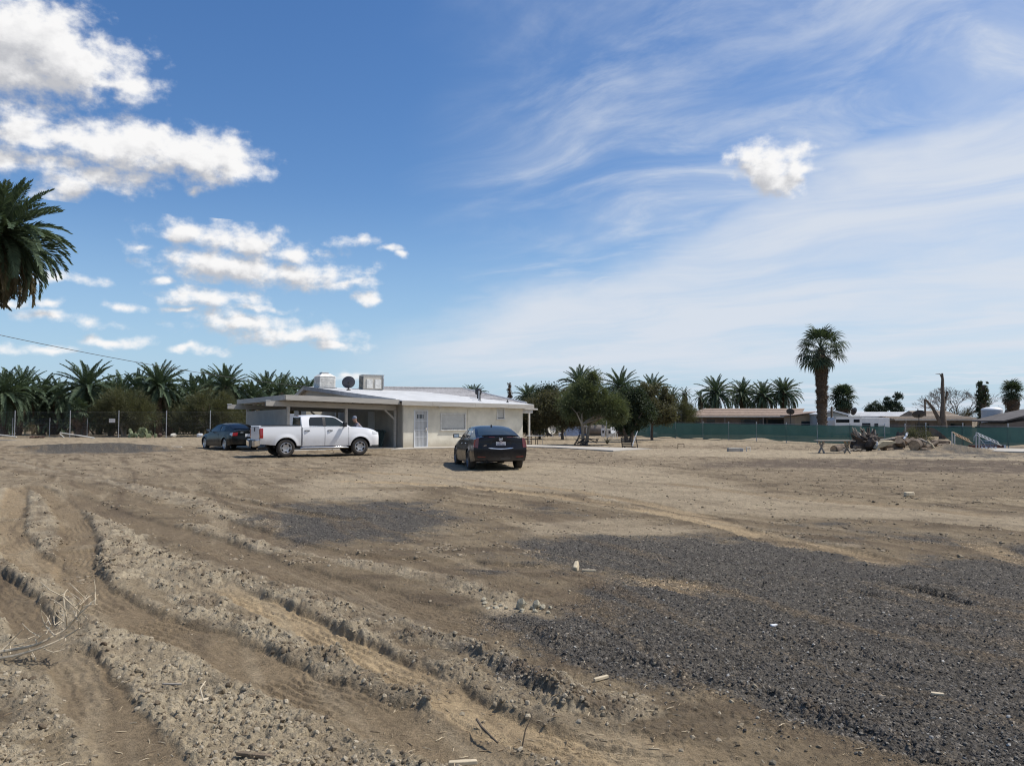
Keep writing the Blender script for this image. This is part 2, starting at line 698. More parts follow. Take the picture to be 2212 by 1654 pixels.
# wheel tracks: (points, half width, depth, tan colour 0..1, tread 0..1)
TRACKS = [
    ([(60, 1046), (110, 1068), (150, 1110), (172, 1160), (166, 1210), (172, 1252), (235, 1305), (303, 1340), (437, 1374), (505, 1405), (606, 1457), (720, 1502), (909, 1568), (1050, 1625), (1200, 1700)], 0.24, 0.055, 0.25, 1.0),
    ([(40, 1050), (30, 1095), (20, 1141), (36, 1185), (80, 1225), (150, 1260)], 0.24, 0.05, 0.45, 0.8),
    ([(-60, 1235), (20, 1275), (84, 1369), (141, 1416), (185, 1463), (219, 1514), (286, 1590), (345, 1665), (380, 1740)], 0.17, 0.05, 0.15, 0.6),
    ([(470, 1262), (589, 1316), (673, 1356), (741, 1392), (842, 1436), (943, 1486), (1010, 1530), (1111, 1570), (1245, 1620), (1400, 1650), (1600, 1740)], 0.17, 0.05, 0.85, 1.0),
    ([(120, 1062), (286, 1126), (370, 1148), (471, 1183), (572, 1222), (673, 1255), (774, 1278), (875, 1312), (976, 1336), (1080, 1362), (1180, 1385)], 0.30, 0.035, 0.1, 0.5),
    ([(0, 1010), (140, 1040), (300, 1085), (430, 1115), (600, 1170), (760, 1205), (900, 1215), (1050, 1225), (1250, 1240)], 0.22, 0.03, 0.1, 0.3),
    ([(700, 1040), (900, 1045), (1100, 1062), (1300, 1085), (1451, 1112), (1620, 1150), (1760, 1178), (1900, 1210), (1990, 1226)], 0.22, 0.03, 0.8, 0.5),
    ([(560, 1010), (800, 1020), (1000, 1035), (1250, 1062), (1500, 1110), (1650, 1165), (1800, 1190), (1960, 1223)], 0.22, 0.03, 0.55, 0.4),
    ([(1250, 1250), (1450, 1262), (1560, 1290), (1680, 1310)], 0.25, 0.02, 0.6, 0.5),
    ([(1830, 1245), (1950, 1268), (2080, 1300), (2220, 1325)], 0.10, 0.06, 0.0, 0.0),
    ([(1770, 1262), (1900, 1290), (2010, 1315)], 0.09, 0.06, 0.0, 0.0),
    ([(2060, 1160), (2212, 1210), (2400, 1260)], 0.25, 0.025, 0.5, 0.4),
    ([(1420, 1040), (1700, 1075), (1900, 1090), (2212, 1120)], 0.3, 0.02, 0.3, 0.3),
    ([(1900, 1560), (2010, 1600), (2100, 1655), (2150, 1720)], 0.10, 0.03, 0.7, 0.3),
    ([(1050, 1590), (1300, 1600), (1500, 1640), (1700, 1690)], 0.22, 0.03, 0.5, 0.9),
    ([(-40, 985), (60, 1000), (200, 1030), (420, 1062), (640, 1108), (800, 1130)], 0.22, 0.05, 0.1, 0.3),
]
TRACKS = [(pxline(a), b, c, d, e) for a, b, c, d, e in TRACKS]
# ridges of turned clods: (points, half width, height, dark 0..1)
RIDGES = [
    ([(70, 1068), (78, 1110), (80, 1150), (92, 1185)], 0.22, 0.09, 0.0),
    ([(190, 1095), (215, 1130), (240, 1180), (225, 1215), (262, 1250)], 0.25, 0.10, 0.0),
    ([(250, 1165), (303, 1212), (404, 1232), (505, 1262), (639, 1295), (707, 1339), (760, 1366)], 0.26, 0.15, 0.1),
    ([(320, 1232), (380, 1270), (421, 1295), (505, 1338), (606, 1381), (707, 1420), (790, 1452), (858, 1470), (926, 1524), (993, 1560)], 0.15, 0.13, 0.1),
    ([(741, 1362), (850, 1405), (960, 1445), (1060, 1490), (1160, 1530)], 0.12, 0.07, 0.2),
    ([(892, 1366), (1010, 1400), (1111, 1435), (1212, 1486), (1296, 1520), (1390, 1532)], 0.14, 0.13, 0.75),
    ([(404, 1138), (471, 1157), (560, 1185), (640, 1195), (707, 1200), (790, 1225), (930, 1250), (1080, 1290)], 0.16, 0.08, 0.15),
    ([(60, 1262), (110, 1300), (165, 1340), (200, 1420)], 0.16, 0.11, 0.2),
    ([(0, 1190), (30, 1215), (70, 1250), (100, 1290)], 0.18, 0.10, 0.1),
    ([(0, 990), (70, 1005), (120, 1015), (230, 1035), (330, 1062), (440, 1090)], 0.25, 0.09, 0.35),
    ([(340, 1060), (420, 1080), (480, 1110), (560, 1130), (620, 1140)], 0.2, 0.08, 0.1),
    ([(1290, 1075), (1400, 1100), (1500, 1125), (1600, 1142)], 0.12, 0.06, 0.1),
    ([(1450, 1112), (1600, 1142), (1720, 1165), (1830, 1180)], 0.10, 0.07, 0.1),
    ([(640, 1260), (760, 1290), (860, 1330), (920, 1350)], 0.12, 0.05, 0.3),
    ([(0, 1440), (40, 1470), (70, 1520), (60, 1560)], 0.14, 0.10, 0.25),
    ([(1080, 1345), (1180, 1372), (1260, 1385)], 0.12, 0.06, 0.9),
    ([(1380, 1420), (1500, 1460), (1640, 1490), (1780, 1545)], 0.10, 0.07, 1.0),
    ([(1650, 1375), (1800, 1395), (1950, 1440)], 0.10, 0.06, 1.0),
    ([(2000, 1360), (2100, 1375), (2212, 1395)], 0.10, 0.06, 1.0),
    ([(1820, 1555), (1960, 1600), (2060, 1660)], 0.12, 0.07, 1.0),
]
RIDGES = [(pxline(a), b, c, d) for a, b, c, d in RIDGES]
CLODF = [pxpoly(p) for p in [
    [(185, 1318), (303, 1342), (421, 1392), (481, 1432), (589, 1497), (707, 1548), (842, 1601), (960, 1655), (1000, 1760), (430, 1760), (370, 1640), (303, 1548), (246, 1474), (209, 1430)],
    [(-40, 1555), (60, 1580), (150, 1620), (230, 1700), (200, 1780), (-80, 1780)],
    [(200, 1108), (300, 1150), (370, 1195), (420, 1230), (300, 1240), (240, 1215), (225, 1160)],
    [(-40, 1290), (40, 1310), (60, 1400), (20, 1460), (-80, 1440)],
]]
GRAVEL = [(pxpoly(p), w) for p, w in [
    ([(1110, 1205), (1144, 1170), (1300, 1160), (1537, 1165), (1726, 1172), (1795, 1195), (1933, 1218), (2080, 1200), (2400, 1185), (2700, 1400), (2600, 1900), (2050, 1720), (1933, 1640), (1761, 1585), (1658, 1551), (1451, 1472), (1330, 1440), (1229, 1400), (1180, 1350), (1260, 1300), (1300, 1255), (1180, 1225)], 1.0),
    ([(520, 1142), (590, 1098), (707, 1084), (892, 1086), (1000, 1120), (920, 1160), (800, 1172), (650, 1176)], 0.9),
    ([(1150, 1098), (1180, 1088), (1280, 1100), (1300, 1112), (1200, 1116)], 0.5),
    ([(1640, 1135), (1780, 1132), (2000, 1150), (2212, 1165), (2400, 1180), (2400, 1230), (2000, 1190), (1800, 1165)], 0.55),
    ([(900, 1230), (1050, 1205), (1150, 1230), (1150, 1265), (1000, 1265)], 0.35),
    ([(1040, 1335), (1120, 1325), (1230, 1360), (1290, 1420), (1180, 1400), (1080, 1365)], 0.95),
    ([(40, 968.6), (101, 963.6), (202, 962.2), (303, 962.6), (363, 973.7), (262, 978.7), (101, 978.7)], 1.0),
    ([(1850, 986), (1930, 976), (2010, 968), (2060, 962), (2120, 972), (2212, 980), (2330, 984), (2330, 992), (2000, 990)], 0.5),
    ([(870, 1370), (1000, 1395), (1130, 1440), (1230, 1495), (1190, 1505), (1080, 1460), (960, 1415)], 0.7),
]]
MOUNDS = [(G(130, 971), 4.2, 1.2, 0.26), (G(235, 969), 4.5, 1.2, 0.30), (G(318, 971), 2.2, 1.0, 0.16), (G(2062, 974), 2.1, 1.2, 0.34), (G(1935, 977), 2.4, 0.9, 0.12)]
DARKB = [pxpoly(p) for p in [
    [(1500, 1000), (1700, 992), (2000, 993), (2300, 998), (2300, 1022), (2000, 1018), (1700, 1010), (1520, 1010)],
]]
LIGHTB = [(pxpoly(p), w) for p, w in [
    ([(860, 1005), (1150, 1000), (1400, 1010), (1550, 1040), (1700, 1075), (1950, 1092), (2300, 1120), (2300, 1150), (2000, 1125), (1700, 1118), (1450, 1100), (1250, 1065), (1000, 1050), (760, 1055), (650, 1075), (600, 1050)], 0.75),
    ([(600, 1060), (760, 1055), (900, 1062), (880, 1078), (700, 1082)], 0.8),
    ([(1100, 1130), (1350, 1120), (1560, 1150), (1400, 1162), (1150, 1160)], 0.7),
    ([(-60, 1060), (60, 1045), (70, 1085), (-60, 1110)], 0.7),
    ([(1300, 968), (1850, 975), (2300, 985), (2300, 995), (1800, 990), (1350, 985)], 0.8),
    ([(0, 935), (1000, 940), (2212, 945), (2212, 962), (1100, 962), (0, 962)], 0.55),
    ([(1043, 1300), (1090, 1296), (1170, 1305), (1130, 1325), (1060, 1330)], 1.4),
]]


def ground_field(x, y, full=True):
    x = np.asarray(x, np.float32)
    y = np.asarray(y, np.float32)
    shp = x.shape
    d = np.hypot(x, y)
    h = 0.045 * fbm(x * 0.16, y * 0.16, 3, 3) + 0.02 * fbm(x * 0.9, y * 0.9, 3, 9)
    fine = fbm(x * 7.0, y * 7.0, 4, 21, 0.6)
    h = h + 0.008 * fine
    wx = x + 0.22 * fbm(x * 1.6, y * 1.6, 3, 31)
    wy = y + 0.22 * fbm(x * 1.6 + 9, y * 1.6 + 4, 3, 37)
    big = fbm(x * 0.35, y * 0.35, 4, 41)
    # soil colours by place
    dark = np.zeros(shp, np.float32)
    for poly in DARKB:
        dark = np.maximum(dark, sst(poly_sd(wx, wy, poly), -0.8, 0.8))
    light = np.zeros(shp, np.float32)
    for poly, w in LIGHTB:
        sdv = poly_sd(wx, wy, poly)
        e = np.clip(0.03 * d, 0.12, 1.2)
        light = np.maximum(light, w * sst(sdv, -e, e))
    clod = np.zeros(shp, np.float32)
    cdark = np.zeros(shp, np.float32)
    rdg = np.zeros(shp, np.float32)
    for poly in CLODF:
        clod = np.maximum(clod, 0.75 * sst(poly_sd(wx, wy, poly), -0.04, 0.10))
    for L, w, hh, dk in RIDGES:
        m = (np.abs(x - L[:, 0].mean()) < (np.ptp(L[:, 0]) / 2 + 2)) & (np.abs(y - L[:, 1].mean()) < (np.ptp(L[:, 1]) / 2 + 2))
        if not m.any():
            continue
        dd, _, _ = near_line(wx[m], wy[m], L)
        p = 1 - sst(dd, 0.35 * w, 1.25 * w)
        p = p * (0.25 + 0.75 * sst(fbm(x[m] * 1.7, y[m] * 1.7, 3, 63), -0.35, 0.15))
        h[m] += hh * (0.17 + 0.25 * dk) * p
        rdg[m] = np.maximum(rdg[m], p * hh / 0.12)
        old = clod[m]
        pc = 1 - sst(dd, 1.0 * w, 1.55 * w)
        clod[m] = np.maximum(old, pc * (0.5 + 4 * hh) * (0.5 + 0.5 * p))
        cdark[m] = np.where(p > 0.05, np.maximum(cdark[m], p * dk), cdark[m])
    grav = np.zeros(shp, np.float32)
    for poly, w in GRAVEL:
        sdv = poly_sd(wx, wy, poly)
        e = np.clip(0.11 * d, 0.45, 2.0)
        grav = np.maximum(grav, w * sst(sdv, -e, e))
    patch = fbm(x * 0.9, y * 0.9, 4, 55)
    patch2 = fbm(x * 2.3, y * 2.3, 3, 57)
    grav = np.clip(sst(grav + 0.42 * patch + 0.30 * patch2, 0.08, 0.78) * (grav > 0.02), 0, 1)
    for (cx, cy), rx, ry, hh in MOUNDS:
        q = ((x - cx) / rx) ** 2 + ((y - cy) / ry) ** 2
        h = h + hh * np.exp(-q * 1.8)
        if hh > 0.5 or abs(cx) < 20 and cy < 45 and cx > 15:
            pass
    tan = np.zeros(shp, np.float32)
    smooth = np.zeros(shp, np.float32)
    for L, w, dep, tn, tread in TRACKS:
        dep = dep * 0.68
        m = (np.abs(x - L[:, 0].mean()) < (np.ptp(L[:, 0]) / 2 + 1.5)) & (np.abs(y - L[:, 1].mean()) < (np.ptp(L[:, 1]) / 2 + 1.5))
        if not m.any():
            continue
        xm, ym = x[m], y[m]
        jit = 0.05 * fbm(xm * 2.2, ym * 2.2, 2, 71) + 0.025 * fbm(xm * 8, ym * 8, 3, 73)
        dd, side, s = near_line(xm + jit, ym + jit, L)
        Ls = s.max() if len(s) else 1
        fade = sst(s, 0.0, 0.8) * sst(Ls - s, 0.0, 0.8)
        p = (1 - sst(dd, 0.72 * w, 1.05 * w)) * fade
        brk = sst(fbm(xm * 0.8, ym * 0.8, 3, 77), -0.45, -0.1)
        p = p * (0.35 + 0.65 * brk)
        smooth[m] = np.maximum(smooth[m], p)
        tan[m] = np.maximum(tan[m], p * tn)
        clod[m] *= (1 - 0.9 * p)
        rdg[m] *= (1 - 0.9 * p)
        berm = np.exp(-((dd - 1.25 * w) / (0.28 * w)) ** 2) * fade * (0.6 + 0.9 * fbm(xm * 3, ym * 3, 3, 83))
        h[m] += dep * 0.6 * berm
        clod[m] = np.maximum(clod[m], 0.55 * np.clip(berm, 0, 1) * (dep > 0.028))
        gro = -dep * p
        if tread > 0:
            rib = np.sin(side * 2 * np.pi / 0.068)
            lug = np.sin((s + 0.5 * np.abs(side)) * 2 * np.pi / 0.085)
            msk = sst(fbm(xm * 1.3, ym * 1.3, 2, 88), -0.25, 0.15)
            gro += p * tread * msk * (0.0035 * lug * (rib > -0.2) + 0.0095 * rib)
        h[m] = h[m] * (1 - 0.55 * p) + gro
    # broken clods, in patches
    clod = clod * (0.45 + 0.55 * sst(fbm(x * 2.1, y * 2.1, 4, 201), -0.28, 0.22))
    cm = clod > 0.02
    if cm.any():
        xm, ym, k = x[cm], y[cm], np.clip(clod[cm], 0, 1.2)
        ax = xm + 0.03 * perlin(xm * 14, ym * 14, 5)
        ay = ym + 0.03 * perlin(xm * 14 + 5, ym * 14, 6)
        f1, r1 = worley(ax * 7.5, ay * 7.5, 101)
        f2, r2 = worley(ax * 15, ay * 15, 103)
        f3, r3 = worley(ax * 31, ay * 31, 105)
        c1 = np.sqrt(np.clip(1 - (f1 / 0.62) ** 2, 0, 1)) * (0.2 + r1 * r1)
        c2 = np.sqrt(np.clip(1 - (f2 / 0.62) ** 2, 0, 1)) * (0.15 + r2)
        c3 = np.sqrt(np.clip(1 - (f3 / 0.62) ** 2, 0, 1)) * (0.2 + r3)
        rough = 0.012 * c1 + 0.034 * c2 + 0.027 * c3 + 0.034 * np.abs(fbm(xm * 13, ym * 13, 4, 107, 0.65)) - 0.030
        rough = rough + rdg[cm] * 0.034 * c1 * (r1 > 0.3)
        rough = np.minimum(rough, 0.030 + 0.35 * np.maximum(rough - 0.030, 0))
        h[cm] += k * rough
    # scattered crumbs and small litter everywhere
    if full:
        f4, r4 = worley(x * 18, y * 18, 111)
        crumb = np.sqrt(np.clip(1 - (f4 / 0.4) ** 2, 0, 1)) * (r4 > 0.62) * r4
        f6, r6 = worley(x * 30, y * 30, 117)
        crumb2 = np.sqrt(np.clip(1 - (f6 / 0.45) ** 2, 0, 1)) * (r6 > 0.45) * r6
        h = h + (0.014 * crumb + 0.006 * crumb2) * (1 - 0.92 * smooth) * (0.5 + 0.5 * sst(big, -0.3, 0.3))
        f5, r5 = worley(x * 34, y * 34, 113)
        stone = np.sqrt(np.clip(1 - (f5 / 0.6) ** 2, 0, 1)) * (0.3 + r5)
        h = h + 0.010 * stone * grav
    # old wheel passes, worn shallow
    al_, pe_ = 0.50 * x - 0.866 * y, 0.866 * x + 0.50 * y
    al_ = al_ + 0.8 * fbm(x * 0.2, y * 0.2, 2, 205)
    pe_ = pe_ + 0.5 * fbm(x * 0.25, y * 0.25, 2, 207)
    rut = fbm(al_ * 0.22, pe_ * 2.6, 4, 209)
    h = h + 0.022 * rut * (1 - 0.8 * smooth) * sst(d, 4.0, 8.0)
    # far ground: broken lumps of litter that catch light
    rough_far = sst(d, 9, 16) * (1 - light * 0.85)
    lump = fbm(x * 1.9, y * 1.9, 4, 121)
    h = h + rough_far * 0.05 * np.clip(lump, 0, 1) ** 1.0 * (1 - smooth)
    return h, dict(d=d, dark=dark, light=light, clod=clod, cdark=cdark, grav=grav, tan=tan, smooth=smooth, big=big, patch=patch, fine=fine, lump=lump, rut=rut, rdg=rdg)


def lerp3(c, a, w):
    w = np.clip(w, 0, 1)[..., None]
    return c * (1 - w) + np.array(a, np.float32) * w


def ground_colour(x, y, k):
    c = np.zeros(x.shape + (3,), np.float32) + np.array((0.188, 0.146, 0.096), np.float32)
    c = lerp3(c, (0.275, 0.222, 0.150), sst(k['big'], -0.15, 0.55) * 0.75)
    c = lerp3(c, (0.112, 0.084, 0.056), sst(k['patch'], 0.02, 0.5) * 0.7)
    far = sst(k['d'], 16, 30)
    c = lerp3(c, (0.262, 0.212, 0.150), far * 0.8)
    st = fbm(x * 0.55, y * 1.3, 4, 131)
    st3 = fbm(x * 2.6, y * 3.4, 4, 137)
    c = lerp3(c, (0.102, 0.077, 0.053), (sst(st, 0.05, 0.45) * 0.8 + 0.5 * sst(st3, 0.12, 0.4) * far) * (1 - k['light']))
    c = lerp3(c, (0.365, 0.305, 0.222), k['light'] * (0.62 + 0.38 * sst(st, 0.4, -0.3)))
    c = lerp3(c, (0.105, 0.080, 0.062), k['dark'] * 0.85)
    c = lerp3(c, (0.42, 0.362, 0.270), np.clip(k['clod'] * 1.3, 0, 1) * 0.85 * (1 - 0.6 * k['cdark']))
    c = lerp3(c, (0.152, 0.116, 0.078), k['smooth'] * 0.85)
    c = lerp3(c, (0.45, 0.345, 0.215), k['tan'] * 0.9)
    spk = fbm(x * 11, y * 11, 3, 141)
    strk = k['rut']
    c = lerp3(c, (0.118, 0.088, 0.060), sst(strk, 0.08, 0.42) * 0.70 * (1 - 0.75 * np.clip(k['light'], 0, 1)) * (1 - np.clip(k['clod'], 0, 1)))
    c = lerp3(c, (0.345, 0.285, 0.200), sst(-strk, 0.10, 0.42) * 0.50 * (1 - k['clod']))
    g = k['grav'] * (1 - 0.5 * k['smooth'])
    c = lerp3(c, (0.082, 0.077, 0.072), np.clip(g * 1.15 + 0.5 * spk * (g > 0.05) - 0.10 - 0.60 * sst(strk, 0.0, 0.38), 0, 0.90))
    c = lerp3(c, (0.11, 0.10, 0.092), k['cdark'] * 0.6)
    c = lerp3(c, (0.150, 0.112, 0.076), np.clip(k['rdg'], 0, 1) * sst(fbm(x * 3.1, y * 3.1, 3, 161), -0.1, 0.3) * 0.65)
    c *= (1 + 0.30 * k['fine'] + 0.16 * spk)[..., None]
    c *= np.array((0.97, 0.945, 0.885), np.float32)
    return np.clip(c, 0.02, 0.8)


NC = 1320
AZM = R(54.0)
rows = [2.45]
while rows[-1] < 75.0:
    q = rows[-1]
    rows.append(q + max(0.0021 * q, 0.66 * q * q / 1270.0))
nfine = len(rows)
while rows[-1] < 6000:
    rows.append(rows[-1] * 1.35)
rows = np.array(rows, np.float32)
azs = np.linspace(-AZM, AZM, NC, dtype=np.float32)
RR, AA = np.meshgrid(rows, azs, indexing='ij')
GX = (RR * np.sin(AA)).astype(np.float32)
GY = (RR * np.cos(AA)).astype(np.float32)
GH, GK = ground_field(GX.ravel(), GY.ravel())
GCOL = ground_colour(GX.ravel(), GY.ravel(), GK)
edge = sst(AZM - np.abs(AA), 0, R(1.5)) * sst(RR, 2.45, 2.8) * sst(RR, 90, 70)
GH = GH.reshape(RR.shape) * edge
nr = len(rows)
verts = np.stack([GX, GY, GH], -1).reshape(-1, 3)
ii = np.arange(nr * NC, dtype=np.int32).reshape(nr, NC)
quads = np.stack([ii[:-1, :-1], ii[:-1, 1:], ii[1:, 1:], ii[1:, :-1]], -1).reshape(-1, 4)[:, ::-1]
# the rest of the sheet, all round and underfoot
sel = list(range(0, nr, 40)) + [nr - 1]
oth = np.linspace(AZM, 2 * math.pi - AZM, 49)
ov, of = [], []
base = len(verts)
for r_ in sel:
    for a in oth:
        ov.append((rows[r_] * math.sin(a), rows[r_] * math.cos(a), 0.0))
for i in range(len(sel) - 1):
    for j in range(48):
        a = base + i * 49 + j
        of.append((a, a + 49, a + 50, a + 1))
cidx = base + len(ov)
ov.append((0, 0, 0))
for j in range(48):
    of.append((cidx, base + j, base + j + 1, cidx))
tri = [q[:3] for q in of if q[0] == cidx]
of = [q for q in of if q[0] != cidx]
step = 59
for j in range(0, NC - 1, 59):
    tri.append((cidx, j, min(j + 59, NC - 1)))
verts = np.vstack([verts, np.array(ov, np.float32)])
faces_q = np.vstack([quads, np.array(of, np.int32)])
nq, ntr = len(faces_q), len(tri)
me = bpy.data.meshes.new("ground")
me.vertices.add(len(verts))
me.vertices.foreach_set('co', verts.astype(np.float32).ravel())
me.loops.add(nq * 4 + ntr * 3)
me.loops.foreach_set('vertex_index', np.concatenate([faces_q.ravel(), np.array(tri, np.int32).ravel()]).astype(np.int32))
me.polygons.add(nq + ntr)
ls = np.concatenate([np.arange(nq) * 4, nq * 4 + np.arange(ntr) * 3]).astype(np.int32)
me.polygons.foreach_set('loop_start', ls)
me.update(calc_edges=True)
me.polygons.foreach_set('use_smooth', np.ones(nq + ntr, bool))
ca = me.color_attributes.new("soil", 'FLOAT_COLOR', 'POINT')
cc = np.ones((len(verts), 4), np.float32)
cc[:, :3] = (0.25, 0.20, 0.137)
cc[:, 3] = 0.0
cc[:len(GCOL), :3] = GCOL
cc[:len(GCOL), 3] = GK['grav']
ca.data.foreach_set('color', cc.ravel())

gm = bpy.data.materials.new("soil")
gm.use_nodes = True
gm.node_tree.nodes.clear()
t = NT(gm.node_tree)
out = t.node('ShaderNodeOutputMaterial')
b = t.node('ShaderNodeBsdfPrincipled')
b.inputs['Roughness'].default_value = 0.92
b.inputs['Specular IOR Level'].default_value = 0.2
at = t.node('ShaderNodeAttribute', attribute_name="soil")
pos = t.node('ShaderNodeNewGeometry').outputs['Position']
n1 = t.noise(pos, 38.0, 5.0, 0.65)
n2 = t.noise(pos, 160.0, 3.0, 0.6)
vor = t.node('ShaderNodeTexVoronoi')
t.put(vor.inputs['Vector'], pos)
vor.inputs['Scale'].default_value = 55.0
f = t.math('ADD', 0.42, t.math('MULTIPLY', n1, 1.15))
f2 = t.ramp(n2, 0.25, 0.75, 0.86, 1.14)
col = t.vec('SCALE', at.outputs['Color'], t.math('MULTIPLY', f, f2))
# grains of the gravel: each a slightly different grey, a few nearly white
vs = t.sep(vor.outputs['Color'])
grain = t.ramp(vs[0], 0.0, 1.0, 0.45, 1.6, smooth=False)
pale = t.math('MULTIPLY', t.math('GREATER_THAN', vs[1], 0.975), 1.8)
gcol = t.vec('SCALE', col, t.math('ADD', grain, pale))
col = t.mix(at.outputs['Alpha'], col, gcol)
t.put(b.inputs['Base Color'], col)
bp = t.node('ShaderNodeBump')
bp.inputs['Strength'].default_value = 1.0
bp.inputs['Distance'].default_value = 0.03
hgt = t.math('ADD', t.math('MULTIPLY', n1, 0.8), t.math('ADD', t.math('MULTIPLY', n2, 0.3), t.math('MULTIPLY', vor.outputs['Distance'], t.math('MULTIPLY', at.outputs['Alpha'], -0.6))))
t.put(bp.inputs['Height'], hgt)
t.l.new(bp.outputs[0], b.inputs['Normal'])
t.l.new(b.outputs[0], out.inputs[0])
me.materials.append(gm)
ground = bpy.data.objects.new("ground", me)
COL.objects.link(ground)
structure(ground)
ground['label'] = 'bare brown churned dirt lot with wheel tracks and dark gravel'


def gz(x, y):
    h, _ = ground_field(np.array([x], np.float32), np.array([y], np.float32), full=False)
    return float(h[0])


# ------------------------------------------------------------------ loose stones, clods and litter on the ground
def lump_mesh(name, m, seed, sub=1, squash=0.6, jag=0.35):
    bm = bmesh.new()
    bmesh.ops.create_icosphere(bm, subdivisions=sub, radius=0.5)
    r = random.Random(seed)
    for v in bm.verts:
        v.co *= 1 + r.uniform(-jag, jag)
        v.co.z *= squash
    me = bpy.data.meshes.new(name)
    bm.to_mesh(me)
    bm.free()
    me.materials.append(m)
    return me


def chip_mesh(name, m, seed, bend=0.06):
    r = random.Random(seed)
    mb = MB()
    w, t_ = r.uniform(0.05, 0.12), r.uniform(0.03, 0.06)
    pts = [(-0.5, 0, 0), (-0.15, r.uniform(-bend, bend), r.uniform(0, bend)), (0.2, r.uniform(-bend, bend), r.uniform(0, bend)), (0.5, r.uniform(-bend, bend), 0)]
    mb.tube(pts, [w * 0.4, w * 0.6, w * 0.55, w * 0.25], 4)
    return mb.mesh(name, m)


def inst_mat(name, cols, rough=0.9):
    """colour picked per piece"""
    m = bpy.data.materials.new(name)
    m.use_nodes = True
    m.node_tree.nodes.clear()
    t = NT(m.node_tree)
    out = t.node('ShaderNodeOutputMaterial')
    b = t.node('ShaderNodeBsdfPrincipled')
    b.inputs['Roughness'].default_value = rough
    b.inputs['Specular IOR Level'].default_value = 0.25
    rnd = t.node('ShaderNodeObjectInfo').outputs['Random']
    cr = t.node('ShaderNodeValToRGB')
    cr.color_ramp.interpolation = 'LINEAR'
    el_ = cr.color_ramp.elements
    el_[0].position, el_[0].color = cols[0][0], (*cols[0][1], 1)
    el_[1].position, el_[1].color = cols[-1][0], (*cols[-1][1], 1)
    for p_, c_ in cols[1:-1]:
        e = el_.new(p_)
        e.color = (*c_, 1)
    t.put(cr.inputs[0], rnd)
    n = t.noise(t.node('ShaderNodeTexCoord').outputs['Object'], 4.0, 4.0, 0.6)
    t.put(b.inputs['Base Color'], t.vec('SCALE', cr.outputs[0], t.math('ADD', 0.6, t.math('MULTIPLY', n, 0.8))))
    t.l.new(b.outputs[0], out.inputs[0])
    return m


def scatter(name, label, cat, x, y, z, size, rot, meshes):
    """points of a mesh, each carrying one of the given pieces"""
    n = len(x)
    me = bpy.data.meshes.new(name)
    me.vertices.add(n)
    me.vertices.foreach_set('co', np.stack([x, y, z], -1).astype(np.float32).ravel())
    a = me.attributes.new('psize', 'FLOAT', 'POINT')
    a.data.foreach_set('value', size.astype(np.float32))
    a = me.attributes.new('prot', 'FLOAT_VECTOR', 'POINT')
    a.data.foreach_set('vector', rot.astype(np.float32).ravel())
    a = me.attributes.new('pidx', 'INT', 'POINT')
    a.data.foreach_set('value', np.random.RandomState(5).randint(0, len(meshes), n).astype(np.int32))
    o = bpy.data.objects.new(name, me)
    COL.objects.link(o)
    ng = bpy.data.node_groups.new(name + "_spread", 'GeometryNodeTree')
    ng.interface.new_socket("Geometry", in_out='INPUT', socket_type='NodeSocketGeometry')
    ng.interface.new_socket("Geometry", in_out='OUTPUT', socket_type='NodeSocketGeometry')
    N = ng.nodes
    L = ng.links
    gi, go = N.new('NodeGroupInput'), N.new('NodeGroupOutput')
    m2p = N.new('GeometryNodeMeshToPoints')
    L.new(gi.outputs[0], m2p.inputs[0])
    iop = N.new('GeometryNodeInstanceOnPoints')
    L.new(m2p.outputs[0], iop.inputs['Points'])
    src = N.new('GeometryNodeGeometryToInstance')
    for mm in meshes:
        so = bpy.data.objects.new(name + "_piece", mm)   # never linked to the scene, only read by the nodes
        oi = N.new('GeometryNodeObjectInfo')
        oi.inputs['Object'].default_value = so
        oi.inputs['As Instance'].default_value = False
        L.new(oi.outputs['Geometry'], src.inputs[0])
    L.new(src.outputs[0], iop.inputs['Instance'])
    iop.inputs['Pick Instance'].default_value = True

    def attr(nm, typ):
        k = N.new('GeometryNodeInputNamedAttribute')
        k.data_type = typ
        k.inputs['Name'].default_value = nm
        return k.outputs['Attribute']
    L.new(attr('pidx', 'INT'), iop.inputs['Instance Index'])
    e2r = N.new('FunctionNodeEulerToRotation')
    L.new(attr('prot', 'FLOAT_VECTOR'), e2r.inputs[0])
    L.new(e2r.outputs[0], iop.inputs['Rotation'])
    L.new(attr('psize', 'FLOAT'), iop.inputs['Scale'])
    L.new(iop.outputs[0], go.inputs[0])
    md = o.modifiers.new('spread', 'NODES')
    md.node_group = ng
    o['kind'] = 'stuff'
    o['label'] = label
    o['category'] = cat
    return o


rg = np.random.RandomState(42)


def screen_points(n, d0, d1, azmax=39.0):
    a = np.radians(rg.uniform(-azmax, azmax, n))
    d = 1.0 / rg.uniform(1.0 / d1, 1.0 / d0, n)
    return (d * np.sin(a)).astype(np.float32), (d * np.cos(a)).astype(np.float32)


def spread(name, label, cat, n, d0, d1, weight, smin, smax, power, meshes, sink=0.2, flat=False, grow=0.0):
    x, y = screen_points(n, d0, d1)
    h, k = ground_field(x, y)
    k['x'], k['y'] = x, y
    keep = rg.uniform(0, 1, n) < np.clip(weight(k), 0, 1)
    x, y, h, d = x[keep], y[keep], h[keep], k['d'][keep]
    m = len(x)
    s = smin + (smax - smin) * rg.uniform(0, 1, m) ** power
    s = s * (1 + grow * np.clip(d - 6, 0, 30))
    if flat:
        rot = np.stack([rg.uniform(-0.25, 0.25, m), rg.uniform(-0.25, 0.25, m), rg.uniform(0, 6.28, m)], -1)
    else:
        rot = np.stack([rg.uniform(-0.7, 0.7, m), rg.uniform(-0.7, 0.7, m), rg.uniform(0, 6.28, m)], -1)
    return scatter(name, label, cat, x, y, h + s * sink, s, rot, meshes)


